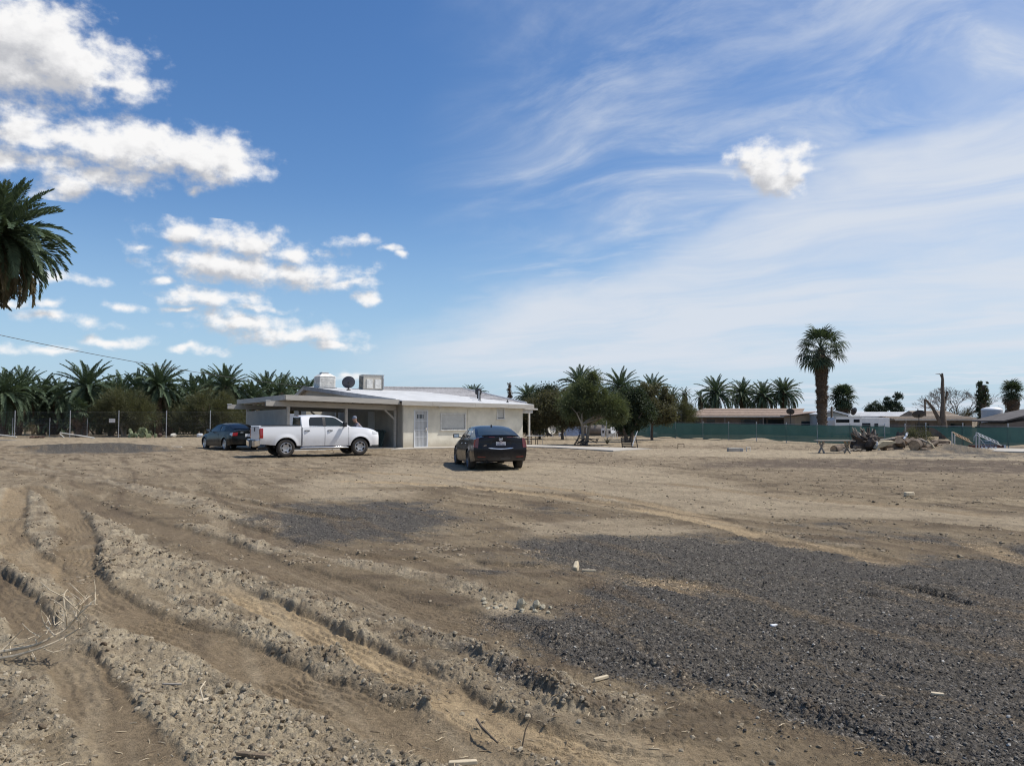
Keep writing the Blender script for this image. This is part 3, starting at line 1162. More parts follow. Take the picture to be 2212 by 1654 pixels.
m_gr = inst_mat("gravel_stone", [(0.0, (0.040, 0.036, 0.032)), (0.5, (0.085, 0.078, 0.069)), (0.82, (0.145, 0.132, 0.112)), (0.96, (0.25, 0.228, 0.19)), (1.0, (0.45, 0.43, 0.39))], 0.85)
m_cl = inst_mat("dirt_clod", [(0.0, (0.125, 0.096, 0.064)), (0.5, (0.245, 0.200, 0.138)), (1.0, (0.38, 0.325, 0.24))])
m_cf = inst_mat("dirt_lump", [(0.0, (0.130, 0.100, 0.068)), (0.5, (0.205, 0.162, 0.110)), (1.0, (0.30, 0.245, 0.170))])
m_ch = inst_mat("wood_chip", [(0.0, (0.17, 0.12, 0.075)), (0.6, (0.36, 0.28, 0.18)), (1.0, (0.55, 0.46, 0.32))])
gr_me = [lump_mesh("gravel_piece", m_gr, i, 1, 0.62, 0.30) for i in range(4)]
cl_me = [lump_mesh("clod_piece", m_cl, 20 + i, 1, 0.8, 0.34) for i in range(5)]
cf_me = [lump_mesh("lump_piece", m_cf, 60 + i, 1, 0.62, 0.34) for i in range(5)]
ch_me = [chip_mesh("chip_piece", m_ch, 40 + i) for i in range(5)]


def strk(k, x, y):
    return sst(k['rut'], -0.02, 0.35)


spread("gravel", "dark grey crushed gravel spread over the dirt", "gravel", 230000, 3.0, 20.0, lambda k: k['grav'] ** 1.5 * 0.56 * (1 - 0.6 * k['smooth']) * (1 - 0.75 * strk(k, k['x'], k['y'])), 0.005, 0.026, 3.6, gr_me, 0.08, grow=0.012)
spread("dirt_clods", "crumbled pale clods along the ridges of churned dirt", "clods", 190000, 3.0, 14.0, lambda k: (np.clip(k['clod'], 0, 1) ** 1.2 * 0.75 + 0.05 * (1 - k['smooth'])) * (1 - k['grav']) * (1 - 0.9 * k['smooth']), 0.003, 0.040, 6.5, cl_me, 0.06, grow=0.02)
m_ck = inst_mat("earth_chunk", [(0.0, (0.095, 0.070, 0.046)), (0.5, (0.185, 0.146, 0.099)), (1.0, (0.31, 0.26, 0.185))])
ck_me = [lump_mesh("chunk_piece", m_ck, 80 + i, 2, 0.7, 0.16) for i in range(5)]
spread("earth_chunks", "large broken chunks of earth along the rut ridges", "clods", 60000, 3.0, 13.0, lambda k: np.clip(k["rdg"], 0, 1) ** 1.6 * 0.22 * (k["clod"] > 0.05) * (1 - k["cdark"]), 0.016, 0.055, 3.2, ck_me, 0.05)
spread("dirt_lumps", "brown lumps and litter strewn over the farther dirt", "clods", 140000, 9.0, 52.0, lambda k: (0.03 + 0.9 * sst(k['lump'], 0.05, 0.35) ** 1.5) * (1 - 0.85 * np.clip(k['light'], 0, 1)) * (1 - 0.8 * k['smooth']) * (1 - k['grav']), 0.012, 0.065, 3.4, cf_me, -0.05, flat=True, grow=0.012)
spread("wood_chips", "pale wood chips and straw littering the dirt", "litter", 22000, 3.0, 26.0, lambda k: (0.12 + 0.35 * k['clod'] + 0.25 * sst(k['big'], 0.0, 0.4)) * (1 - 0.6 * k['grav']), 0.012, 0.065, 2.4, ch_me, 0.04, flat=True, grow=0.03)


# ------------------------------------------------------------------ vehicles
def tab(pts, soft=0.05):
    xs = np.array([p[0] for p in pts], float)
    vs = np.array([p[1] for p in pts], float)

    def f(x):
        return float((np.interp(x - soft, xs, vs) + np.interp(x, xs, vs) * 2 + np.interp(x + soft, xs, vs)) / 4)
    return f


class Shell:
    """a car body lofted along x from tables of heights and half widths"""

    def __init__(self, x0, x1, zlow, zmid, zsh, ztop, wlow, wmid, wsh, arches=(), flare=0.0, crown=5.0):
        self.x0, self.x1 = x0, x1
        self.zlow, self.zmid, self.zsh, self.ztop = tab(zlow), tab(zmid), tab(zsh), tab(ztop)
        self.wlow, self.wmid, self.wsh = tab(wlow), tab(wmid), tab(wsh)
        self.arches, self.flare, self.crown = arches, flare, crown

    def W(self, x, z):
        a, m, s = self.zlow(x), self.zmid(x), self.zsh(x)
        w = float(np.interp(z, [a, (a + m) / 2, m, (m + s) / 2, s], [self.wlow(x), self.wlow(x) * 0.35 + self.wmid(x) * 0.65, self.wmid(x), self.wmid(x) * 0.72 + self.wsh(x) * 0.28, self.wsh(x)]))
        for (xa, za, ra) in self.arches:
            r = math.hypot(x - xa, z - za)
            w += self.flare * max(0.0, 1 - abs(r - ra - 0.02) / 0.10) if z > za - 0.1 else 0
        return w

    def low(self, x):
        z = self.zlow(x)
        for (xa, za, ra) in self.arches:
            if abs(x - xa) < ra:
                z = max(z, za + math.sqrt(ra * ra - (x - xa) ** 2))
        return z

    def stations(self):
        xs = set(np.round(np.linspace(self.x0, self.x1, int((self.x1 - self.x0) / 0.06) + 2), 4))
        for (xa, za, ra) in self.arches:
            for t_ in np.linspace(-1, 1, 25):
                q = xa + ra * math.sin(t_ * math.pi / 2) * 0.999
                if self.x0 < q < self.x1:
                    xs.add(round(q, 4))
            for q in (xa - ra - 0.001, xa + ra + 0.001):
                if self.x0 < q < self.x1:
                    xs.add(q)
        return sorted(xs)

    def section(self, x, ns=9, nt=8):
        zl, zs, zt = self.low(x), self.zsh(x), self.ztop(x)
        pts = []
        for i in range(ns):
            z = zl + (zs - zl) * i / (ns - 1)
            pts.append((self.W(x, z), z))
        ws = pts[-1][0]
        for i in range(1, nt + 1):
            y = ws * (1 - (i / nt) ** 1.0)
            z = zs + (zt - zs) * (1 - (y / ws) ** self.crown)
            pts.append((y, z))
        return pts

    def build(self, name, m, parent, cap_front=None, cap_rear=None):
        mb = MB()
        xs = self.stations()
        secs = [self.section(x) for x in xs]
        n = len(secs[0])
        for sgn in (-1, 1):
            o = len(mb.v)
            for x, s in zip(xs, secs):
                for (y, z) in s:
                    mb.v.append((x, sgn * y, z))
            for i in range(len(xs) - 1):
                for k in range(n - 1):
                    a = o + i * n + k
                    mb.f.append((a, a + 1, a + n + 1, a + n))
        for which, bul in ((0, cap_rear), (-1, cap_front)):
            if bul is None:
                continue
            s = secs[which]
            x = xs[which]
            sg = -1 if which == 0 else 1
            o = len(mb.v)
            nc = 14
            for (y, z) in s:
                for j in range(nc + 1):
                    u = -1 + 2 * j / nc
                    mb.v.append((x + sg * bul(z) * (1 - abs(u) ** 2.6), y * u, z))
            for k in range(n - 1):
                for j in range(nc):
                    a = o + k * (nc + 1) + j
                    mb.f.append((a, a + 1, a + nc + 2, a + nc + 1))
        o = mb.build(name, m, parent, smooth=True, angle=38)
        bm = bmesh.new()
        bm.from_mesh(o.data)
        bmesh.ops.remove_doubles(bm, verts=bm.verts, dist=0.0008)
        bmesh.ops.recalc_face_normals(bm, faces=bm.faces)
        bm.to_mesh(o.data)
        bm.free()
        o.data.set_sharp_from_angle(angle=R(38))
        return o


def side_patch(Wf, sgn, xs, zlo, zhi, off, nz=6, inner=0.012):
    """a panel that follows the body side"""
    mb = MB()
    cols = []
    for x in xs:
        a, b = zlo(x), zhi(x)
        cols.append([(x, a + (b - a) * k / nz) for k in range(nz + 1)])
    n = nz + 1
    for lay in (off, -inner):
        for c in cols:
            for (x, z) in c:
                mb.v.append((x, sgn * (Wf(x, z) + lay), z))
    T = len(xs) * n
    for i in range(len(xs) - 1):
        for k in range(nz):
            a = i * n + k
            mb.f.append((a, a + 1, a + n + 1, a + n))
    ring = [k for k in range(n)] + [i * n + nz for i in range(1, len(xs))] + [(len(xs) - 1) * n + k for k in range(nz - 1, -1, -1)] + [i * n for i in range(len(xs) - 2, 0, -1)]
    for i in range(len(ring)):
        a, b = ring[i], ring[(i + 1) % len(ring)]
        mb.f.append((a, b, b + T, a + T))
    return mb


def poly_patch(pts, off_fn, thick=0.01):
    """flat-ish plate through 3-D points"""
    mb = MB()
    mb.v = [tuple(p) for p in pts] + [tuple(off_fn(p)) for p in pts]
    n = len(pts)
    mb.f = [tuple(range(n)), tuple(reversed(range(n, 2 * n)))] + [(i, (i + 1) % n, n + (i + 1) % n, n + i) for i in range(n)]
    return mb


class Cabin:
    def __init__(self, x0, x1, zroof, zbelt, wb, wr, ztop_ref, crown=0.05):
        self.x0, self.x1 = x0, x1
        self.zr = tab(zroof, 0.06)
        self.zb = tab(zbelt)
        self.wb, self.wr, self.zref, self.crown = wb, wr, ztop_ref, crown
        self.taper = None

    def W(self, x, z):
        zb = self.zb(x)
        t_ = (z - zb) / (self.zref - zb)
        w = self.wb + (self.wr - self.wb) * (0.65 * t_ + 0.35 * t_ * t_)
        if self.taper:
            w *= self.taper(x)
        return w

    def edge(self, x):
        return max(self.zb(x) + 0.004, self.zr(x) - 0.045)

    def top(self, x, y):
        ze = self.edge(x)
        w = self.W(x, ze)
        return ze + (self.zr(x) - ze + 0.0) * (1 - abs(y / w) ** 3.2)

    def build(self, name, m, parent, back_cap=True):
        mb = MB()
        xs = list(np.linspace(self.x0, self.x1, 46))
        ns, nt = 6, 8
        n = ns + nt
        for sgn in (-1, 1):
            o = len(mb.v)
            for x in xs:
                zb, ze = self.zb(x) - 0.03, self.edge(x)
                for k in range(ns):
                    z = zb + (ze - zb) * k / (ns - 1)
                    mb.v.append((x, sgn * self.W(x, z), z))
                w = self.W(x, ze)
                for k in range(1, nt + 1):
                    y = w * (1 - k / nt)
                    mb.v.append((x, sgn * y, self.top(x, y)))
            for i in range(len(xs) - 1):
                for k in range(n - 1):
                    a = o + i * n + k
                    mb.f.append((a, a + 1, a + n + 1, a + n))
        L = len(xs) * n
        for e in (0, (len(xs) - 1) * n):
            for k in range(n - 1):
                mb.f.append((e + k, e + k + 1, L + e + k + 1, L + e + k))
        o = mb.build(name, m, parent, smooth=True, angle=35)
        bm = bmesh.new()
        bm.from_mesh(o.data)
        bmesh.ops.remove_doubles(bm, verts=bm.verts, dist=0.0008)
        bmesh.ops.recalc_face_normals(bm, faces=bm.faces)
        bm.to_mesh(o.data)
        bm.free()
        o.data.set_sharp_from_angle(angle=R(35))
        return o

    def top_glass(self, name, m, parent, xa, xb, frac=0.88, off=0.006, nx=10, ny=8):
        mb = MB()
        for lay in (off, -0.01):
            for i in range(nx + 1):
                x = xa + (xb - xa) * i / nx
                w = self.W(x, self.edge(x)) * frac
                for j in range(ny + 1):
                    y = -w + 2 * w * j / ny
                    mb.v.append((x, y, self.top(x, y) + lay))
        n = ny + 1
        for i in range(nx):
            for j in range(ny):
                a = i * n + j
                mb.f.append((a, a + 1, a + n + 1, a + n))
        return mb.build(name, m, parent, smooth=True)

    def side_glass(self, name, m, parent, sgn, poly, off=0.006):
        px = [p[0] for p in poly]
        xa, xb = min(px) + 1e-4, max(px) - 1e-4

        def span(x):
            zs = []
            for i in range(len(poly)):
                (x0, z0), (x1, z1) = poly[i], poly[(i + 1) % len(poly)]
                if (x0 - x) * (x1 - x) <= 0 and abs(x1 - x0) > 1e-9:
                    zs.append(z0 + (z1 - z0) * (x - x0) / (x1 - x0))
            return (min(zs), max(zs)) if zs else (poly[0][1], poly[0][1])
        xs = sorted(set([xa, xb] + [p for p in px if xa < p < xb] + list(np.linspace(xa, xb, 9))))
        return side_patch(self.W, sgn, xs, lambda x: span(x)[0], lambda x: span(x)[1] + 0.002, off, 5).build(name, m, parent, smooth=True, angle=30)


def make_wheel(parent, x, y, r, width, rim_r, tire_m, rim_m, dark_m, style, sgn):
    w = bpy.data.objects.new('wheel', None)
    COL.objects.link(w)
    w.parent = parent
    w.location = (x, y, r)
    hw = width / 2
    mb = MB()
    prof = [(rim_r, -hw * 0.9), (rim_r + 0.02, -hw), (r - 0.05, -hw), (r - 0.015, -hw * 0.86), (r, -hw * 0.6), (r, hw * 0.6), (r - 0.015, hw * 0.86), (r - 0.05, hw), (rim_r + 0.02, hw), (rim_r, hw * 0.9), (rim_r, -hw * 0.9)]
    mb.lathe(prof, 40, axis='Y')
    mb.build('tyre', tire_m, w, smooth=True, angle=50)
    mb = MB()
    s = sgn
    rp = [(rim_r + 0.002, s * hw * 0.92), (rim_r - 0.012, s * hw * 0.95), (rim_r - 0.025, s * hw * 0.62), (rim_r - 0.05, s * hw * 0.5)]
    mb.lathe(rp, 40, axis='Y')
    if style == 'steel':
        mb.lathe([(rim_r - 0.05, s * hw * 0.5), (rim_r * 0.62, s * hw * 0.72), (rim_r * 0.40, s * hw * 0.68), (rim_r * 0.36, s * hw * 0.50), (0.0, s * hw * 0.50)], 40, axis='Y')
    else:
        mb.lathe([(rim_r * 0.22, s * hw * 0.45), (rim_r * 0.2, s * hw * 0.62), (0, s * hw * 0.66)], 24, axis='Y')
        nsp = 10 if style == 'multi' else 5
        for k in range(nsp):
            a = 2 * math.pi * k / nsp
            ca, sa = math.cos(a), math.sin(a)
            for da in ((-0.13, 0.13) if style == 'twin' else (0,)):
                c2, s2 = math.cos(a + da), math.sin(a + da)
                mb.beam((ca * rim_r * 0.15, s * hw * 0.58, sa * rim_r * 0.15), (c2 * (rim_r - 0.02), s * hw * 0.62, s2 * (rim_r - 0.02)), 0.035, 0.03, up=(0, 1, 0))
    mb.build('rim', rim_m, w, smooth=True, angle=35)
    # dark drum behind, and openings
    mb = MB()
    mb.lathe([(rim_r - 0.03, s * hw * 0.1), (0, s * hw * 0.1)], 30, axis='Y')
    if style == 'steel':
        for k in range(6):
            a = 2 * math.pi * (k + 0.5) / 6
            rc = rim_r * 0.72
            ring = []
            for q in range(12):
                t_ = 2 * math.pi * q / 12
                rr = rc + 0.036 * math.cos(t_)
                aa = a + 0.052 / rc * math.sin(t_)
                ring.append((rr * math.cos(aa), s * hw * 0.69 + s * 0.008, rr * math.sin(aa)))
            mb.add(ring, [tuple(range(12))])
            mb.add([(p[0], p[1] - s * 0.03, p[2]) for p in ring], [tuple(range(12))])
    mb.build('hub', dark_m, w)
    return w


def text_mesh(txt, size, m, name, parent, loc, rot, extrude=0.002, align='CENTER'):
    cu = bpy.data.curves.new(name, 'FONT')
    cu.body = txt
    cu.size = size
    cu.extrude = extrude
    cu.align_x = align
    cu.align_y = 'CENTER'
    tmp = bpy.data.objects.new(name, cu)
    COL.objects.link(tmp)
    dg = bpy.context.evaluated_depsgraph_get()
    me = bpy.data.meshes.new_from_object(tmp.evaluated_get(dg))
    bpy.data.objects.remove(tmp)
    me.materials.clear()
    me.materials.append(m)
    return inst(name, me, parent, loc, rot)


m_white = mat("white_paint", (0.80, 0.80, 0.81), 0.28, spec=0.5, coat=0.6, var=0.015, vscale=1.5, dust=(0.9, 0.45))
m_black = mat("black_paint", (0.005, 0.005, 0.008), 0.22, spec=0.25, coat=0.22, dust=(0.6, 0.28))
m_dgreen = mat("dark_coupe_paint", (0.004, 0.006, 0.007), 0.25, spec=0.2, coat=0.12, dust=(0.6, 0.2))
m_glass = mat("tinted_glass", (0.012, 0.016, 0.019), 0.04, spec=0.6)
m_glass2 = mat("clear_dark_glass", (0.02, 0.03, 0.034), 0.05, spec=0.45)
m_tyre = mat("tyre_rubber", (0.022, 0.021, 0.021), 0.85, col2=(0.060, 0.050, 0.040), vscale=8, bump=0.2, bscale=60)
m_steel = mat("wheel_steel", (0.55, 0.55, 0.56), 0.32, 0.85)
m_alloy = mat("alloy_dark", (0.16, 0.16, 0.17), 0.35, 0.8)
m_plastic = mat("black_plastic", (0.02, 0.02, 0.021), 0.55, var=0.2, vscale=12)
m_well = mat("wheel_well", (0.010, 0.010, 0.010), 0.9, var=0.2)
m_chrome = mat("chrome", (0.82, 0.82, 0.83), 0.10, 1.0)
m_red = mat("red_lens", (0.30, 0.006, 0.008), 0.15, coat=0.8)
m_dred = mat("dark_red_lens", (0.13, 0.006, 0.008), 0.15, coat=0.8)
m_clear = mat("clear_lens", (0.55, 0.56, 0.57), 0.12, coat=0.8)
m_gap = mat("panel_gap", (0.02, 0.02, 0.022), 0.8)
m_plate = mat("number_plate", (0.62, 0.63, 0.66), 0.5)
m_plate_ink = mat("plate_ink", (0.03, 0.05, 0.16), 0.6)


def common_under(t, xr, xf, r, w, zlo, ra):
    mb = MB()
    mb.box(((xr + xf) / 2, 0, zlo + 0.10), (xf - xr - 2 * ra + 0.1, w * 1.7, 0.16))
    mb.box(((xr + xf) / 2, 0, zlo + 0.22), (xf - xr + 1.1, w * 1.25, 0.12))
    for x in (xr, xf):
        mb.box((x, 0, r), (0.12, w * 1.5, 0.12))
    mb.build('underbody', m_well, t)
    for x, sgn in ((xr, -1), (xr, 1), (xf, -1), (xf, 1)):
        mb = MB()
        if True:
            n = 16
            prev = None
            for k in range(n + 1):
                a = math.pi * (k / n)
                p = (x + (ra + 0.004) * math.cos(a), r + (ra + 0.004) * math.sin(a))
                if prev:
                    mb.quad((prev[0], sgn * (w - 0.02), prev[1]), (p[0], sgn * (w - 0.02), p[1]), (p[0], sgn * (w - 0.36), p[1]), (prev[0], sgn * (w - 0.36), prev[1]))
                prev = p
            mb.add([(x + (ra + 0.004) * math.cos(math.pi * k / n), sgn * (w - 0.36), r + (ra + 0.004) * math.sin(math.pi * k / n)) for k in range(n + 1)], [tuple(range(n + 1))])
        mb.build('wheel_well', m_well, t)


# ---- the white pickup
TX, TY = G(626, 987)
TXf, TYf = G(781.8, 983)
ta = math.atan2(TYf - TY, TXf - TX)
th = Vector((math.cos(ta), math.sin(ta)))
tl = Vector((-th.y, th.x))
org = Vector((TX, TY)) + tl * 0.80 - th * 0.19
truck = thing('pickup_truck', 'white crew cab pickup truck parked in front of the carport', 'truck', (org.x, org.y, gz(org.x, org.y) - 0.01), ta)
TR = 0.378
A_R = 0.455
fb = Shell(0.665, 4.17,
           [(0.6, .44), (3.6, .44), (3.74, .40), (4.17, .40)], [(0.6, .84), (4.17, .80)],
           [(0.6, 1.265), (2.7, 1.255), (3.0, 1.215), (3.6, 1.15), (4.0, 1.07), (4.17, .98)],
           [(0.6, 1.275), (2.7, 1.275), (2.85, 1.27), (3.4, 1.245), (3.8, 1.19), (4.02, 1.12), (4.17, 1.0)],
           [(0.6, .885), (3.7, .90), (4.0, .86), (4.17, .76)], [(0.6, .925), (3.75, .935), (3.95, .90), (4.08, .84), (4.17, .76)], [(0.6, .885), (2.8, .875), (3.6, .86), (4.0, .80), (4.17, .68)],
           arches=[(3.26, TR, A_R)], flare=0.028)
fb.build('body', m_white, truck, cap_front=lambda z: 0.09 if z > 0.5 else 0.05, cap_rear=lambda z: 0.0)
bed = Shell(-1.07, 0.635,
            [(-1.1, .56), (-0.5, .50), (0.64, .46)], [(-1.1, .86), (0.64, .86)],
            [(-1.1, 1.285), (0.64, 1.285)], [(-1.1, 1.30), (0.64, 1.30)],
            [(-1.1, .87), (0.64, .885)], [(-1.1, .925), (0.64, .93)], [(-1.1, .89), (0.64, .895)],
            arches=[(0.0, TR, A_R)], flare=0.032, crown=40.0)


def bed_build():
    mb = MB()
    xs = bed.stations()
    secs = []
    for x in xs:
        s = bed.section(x, 9, 0)
        s = s[:9] + [(0.885, 1.312), (0.835, 1.312), (0.825, 0.80), (0.0, 0.80)]
        secs.append(s)
    n = len(secs[0])
    for sgn in (-1, 1):
        o = len(mb.v)
        for x, s in zip(xs, secs):
            mb.v.extend((x, sgn * y, z) for y, z in s)
        for i in range(len(xs) - 1):
            for k in range(n - 1):
                a = o + i * n + k
                mb.f.append((a, a + 1, a + n + 1, a + n))
    mb.box((0.61, 0, 0.92), (0.05, 1.76, 0.74))
    o = mb.build('bed', m_white, truck, smooth=True, angle=35)
    mb = MB()
    for sgn in (-1, 1):
        mb.beam((-1.02, sgn * 0.862, 1.322), (0.62, sgn * 0.862, 1.322), 0.085, 0.02)
    mb.beam((0.60, -0.82, 1.312), (0.60, 0.82, 1.312), 0.05, 0.03)
    mb.build('bed_rail', m_plastic, truck)


bed_build()
cab = Cabin(0.675, 2.86, [(0.67, 1.715), (0.76, 1.765), (1.4, 1.79), (2.0, 1.755), (2.2, 1.715), (2.86, 1.275)], [(0.6, 1.262), (2.9, 1.262)], 0.855, 0.66, 1.74)
cab.build('cab_roof', m_white, truck)
cab.top_glass('windshield', m_glass2, truck, 2.26, 2.82, 0.93)
# rear window of the cab
mb = poly_patch([(0.668, -0.66, 1.33), (0.668, 0.66, 1.33), (0.668, 0.585, 1.67), (0.668, -0.585, 1.67)], lambda p: (p[0] + 0.02, p[1], p[2]))
mb.build('rear_window', m_glass, truck, bevel=0.01)
mb = MB()
mb.box((0.70, 0, 1.735), (0.06, 0.30, 0.03))
mb.build('brake_light', m_dred, truck)
for sgn in (-1, 1):
    for (xa, xb, poly) in ((0.70, 1.655, [(0.99, 1.335), (1.0, 1.55), (1.06, 1.675), (1.585, 1.69), (1.60, 1.30), (1.02, 1.31)]),
                           (1.675, 2.72, [(1.72, 1.30), (1.72, 1.69), (2.05, 1.675), (2.18, 1.64), (2.62, 1.335), (2.62, 1.295)])):
        xs = list(np.linspace(xa, xb, 14))
        zl_ = (lambda x: max(0.47, fb.low(x) + 0.02))
        # the rear door is cut round the wheel arch
        d_ = side_patch(fb.W, sgn, xs, zl_, lambda x: 1.25, 0.006, 7).build('door', m_white, truck, smooth=True, angle=35)
        cab.side_glass('window', m_glass if xa < 1 else m_glass2, d_, sgn, poly)
        xh = xa + 0.17 if xa < 1 else xa + 0.2
        mb = MB()
        mb.tube([(xh - 0.10, sgn * (fb.W(xh, 1.10) + 0.012), 1.105), (xh, sgn * (fb.W(xh, 1.10) + 0.045), 1.11), (xh + 0.13, sgn * (fb.W(xh, 1.10) + 0.012), 1.105)], [0.017, 0.021, 0.017], 8)
        mb.build('handle', m_plastic, d_, smooth=True)
    # black pillar, gap lines
    cab.side_glass('pillar', m_plastic, truck, sgn, [(1.59, 1.285), (1.575, 1.695), (1.735, 1.695), (1.735, 1.285)], 0.0045)
    for x in (0.69, 1.665, 2.73):
        mb = MB()
        prev = None
        for z in np.linspace(fb.low(x) + 0.02, 1.25, 8):
            q = (x, sgn * (fb.W(x, z) + 0.003), z)
            if prev:
                mb.beam(prev, q, 0.012, 0.008, up=(1, 0, 0))
            prev = q
        mb.build('door_gap', m_gap, truck)
    mb = MB()
    mb.beam((0.98, sgn * (cab.W(1, 1.285) + 0.012), 1.283), (2.64, sgn * (cab.W(2, 1.285) + 0.012), 1.28), 0.02, 0.018)
    mb.build('window_trim', m_chrome, truck)
    # mirror
    mm = MB()
    mm.box((2.50, sgn * 1.06, 1.36), (0.14, 0.20, 0.20))
    mm.beam((2.56, sgn * 0.84, 1.29), (2.52, sgn * 1.0, 1.32), 0.07, 0.05)
    mm.build('mirror', m_plastic, truck, bevel=0.035)
    # step bar
    mb = MB()
    mb.tube([(0.62, sgn * 0.90, 0.36), (0.72, sgn * 0.95, 0.37), (2.60, sgn * 0.95, 0.37), (2.70, sgn * 0.90, 0.36)], 0.038, 10)
    for x in (0.9, 1.7, 2.4):
        mb.beam((x, sgn * 0.95, 0.36), (x, sgn * 0.65, 0.42), 0.05, 0.02)
    mb.build('step_bar', m_chrome, truck, smooth=True)
    # lamps
    lz = lambda x: 0.80
    side_patch(bed.W, sgn, [-1.075, -1.04, -1.0, -0.955], lambda x: 0.80, lambda x: 1.215, 0.012, 5).build('tail_light', m_red, truck, smooth=True, bevel=0.0)
    mb = MB()
    mb.box((-1.082, sgn * 0.845, 1.0), (0.024, 0.155, 0.41))
    mb.build('tail_lens', m_red, truck, bevel=0.008)
    side_patch(fb.W, sgn, [3.84, 3.9, 3.98, 4.06, 4.13, 4.17], lambda x: 0.93 + (x - 3.84) * 0.0, lambda x: 1.06 - (x - 3.84) * 0.16, 0.008, 4).build('headlight', m_clear, truck, smooth=True)
    side_patch(fb.W, sgn, [3.80, 3.95, 4.10, 4.168], lambda x: 0.36, lambda x: 0.44, 0.012, 3).build('air_dam', m_plastic, truck)
    make_wheel(truck, 0.0, sgn * 0.80, TR, 0.25, 0.235, m_tyre, m_steel, m_well, 'steel', sgn)
    make_wheel(truck, 3.26, sgn * 0.80, TR, 0.25, 0.235, m_tyre, m_steel, m_well, 'steel', sgn)
mb = MB()
mb.box((-1.075, 0, 0.96), (0.05, 1.52, 0.70))
tg = mb.build('tailgate', m_white, truck, bevel=0.02)
mb = MB()
mb.box((-1.105, 0.0, 1.16), (0.02, 0.16, 0.17))
mb.build('tailgate_handle', m_plastic, tg, bevel=0.01)
for sgn in (-1, 1):
    mb = MB()
    mb.slab([(-1.08, sgn * 0.94, 0.50), (-1.20, sgn * 0.92, 0.49), (-1.27, sgn * 0.80, 0.47), (-1.285, sgn * 0.34, 0.43), (-1.12, sgn * 0.34, 0.43), (-1.08, sgn * 0.7, 0.47)], 0.24, (0, 0, 1))
    mb.build('rear_bumper', m_chrome, truck, bevel=0.02)
mb = MB()
mb.box((-1.19, 0, 0.57), (0.12, 0.70, 0.24))
mb.box((-1.19, 0, 0.70), (0.20, 1.70, 0.02))
mb.build('bumper_step', m_plastic, truck)
mb = MB()
mb.box((4.255, 0, 0.87), (0.03, 1.15, 0.26))
mb.box((4.215, 0, 0.50), (0.05, 1.2, 0.16))
mb.build('grille', m_plastic, truck, bevel=0.01)
common_under(truck, 0.0, 3.26, TR, 0.90, 0.34, A_R)
mb = MB()
mb.tube([(-0.6, -0.5, 0.40), (-1.0, -0.62, 0.38), (-1.15, -0.72, 0.36)], 0.03, 8)
mb.build('exhaust_pipe', m_chrome, truck, smooth=True)


# ---- sedans
def sedan(t, p, body_m, two_door=False):
    r, ra = p['r'], p['ra']
    wb_ = p['wb']
    sh = Shell(p['x0'], p['x1'], p['zlow'], p['zmid'], p['zsh'], p['ztop'], p['wlow'], p['wmid'], p['wsh'], arches=[(0, r, ra), (wb_, r, ra)], flare=0.012, crown=p.get('crown', 3.5))
    sh.build('body', body_m, t, cap_front=lambda z: 0.10, cap_rear=p['rear'])
    cb = Cabin(p['cx0'], p['cx1'], p['roof'], p['belt'], p['cwb'], p['cwr'], p['cref'])
    cb.taper = tab(p['ctaper'])
    cb.build('cabin', body_m, t)
    cb.top_glass('rear_window', p.get('glass', m_glass2), t, p['rg'][0], p['rg'][1], 0.86)
    cb.top_glass('windshield', p.get('glass', m_glass2), t, p['ws'][0], p['ws'][1], 0.9)
    for sgn in (-1, 1):
        for (xa, xb, poly) in p['doors']:
            xs = list(np.linspace(xa, xb, 12))
            d_ = side_patch(sh.W, sgn, xs, lambda x: max(sh.low(x) + 0.015, sh.zlow(x) + 0.10), lambda x: sh.zsh(x) - 0.01, 0.004, 7).build('door', body_m, t, smooth=True, angle=35)
            cb.side_glass('window', m_glass2, d_, sgn, poly)
            mb = MB()
            xh, zh = xa + 0.12, sh.zsh(xa) - 0.13
            mb.tube([(xh - 0.09, sgn * (sh.W(xh, zh) + 0.008), zh), (xh, sgn * (sh.W(xh, zh) + 0.03), zh), (xh + 0.09, sgn * (sh.W(xh, zh) + 0.008), zh)], 0.013, 6)
            mb.build('handle', p['handle_m'], d_, smooth=True)
        mm = MB()
        xm, zm = p['mir']
        mm.box((xm, sgn * (p['cwb'] + 0.20), zm), (0.12, 0.20, 0.14))
        mm.beam((xm + 0.02, sgn * p['cwb'], zm - 0.06), (xm, sgn * (p['cwb'] + 0.15), zm - 0.04), 0.05, 0.04)
        mr = mm.build('mirror', body_m, t, bevel=0.035)
        mm = MB()
        mm.box((xm - 0.062, sgn * (p['cwb'] + 0.20), zm), (0.006, 0.16, 0.105))
        mm.build('mirror_glass', m_chrome, mr)
        for x in (0, wb_):
            make_wheel(t, x, sgn * (p['track']), r, p['tw'], p['rr'], m_tyre, p['rim'], m_well, p['style'], sgn)
    common_under(t, 0, wb_, r, p['wmid'][1][1] - 0.03, p['zlow'][2][1], ra)
    return sh, cb


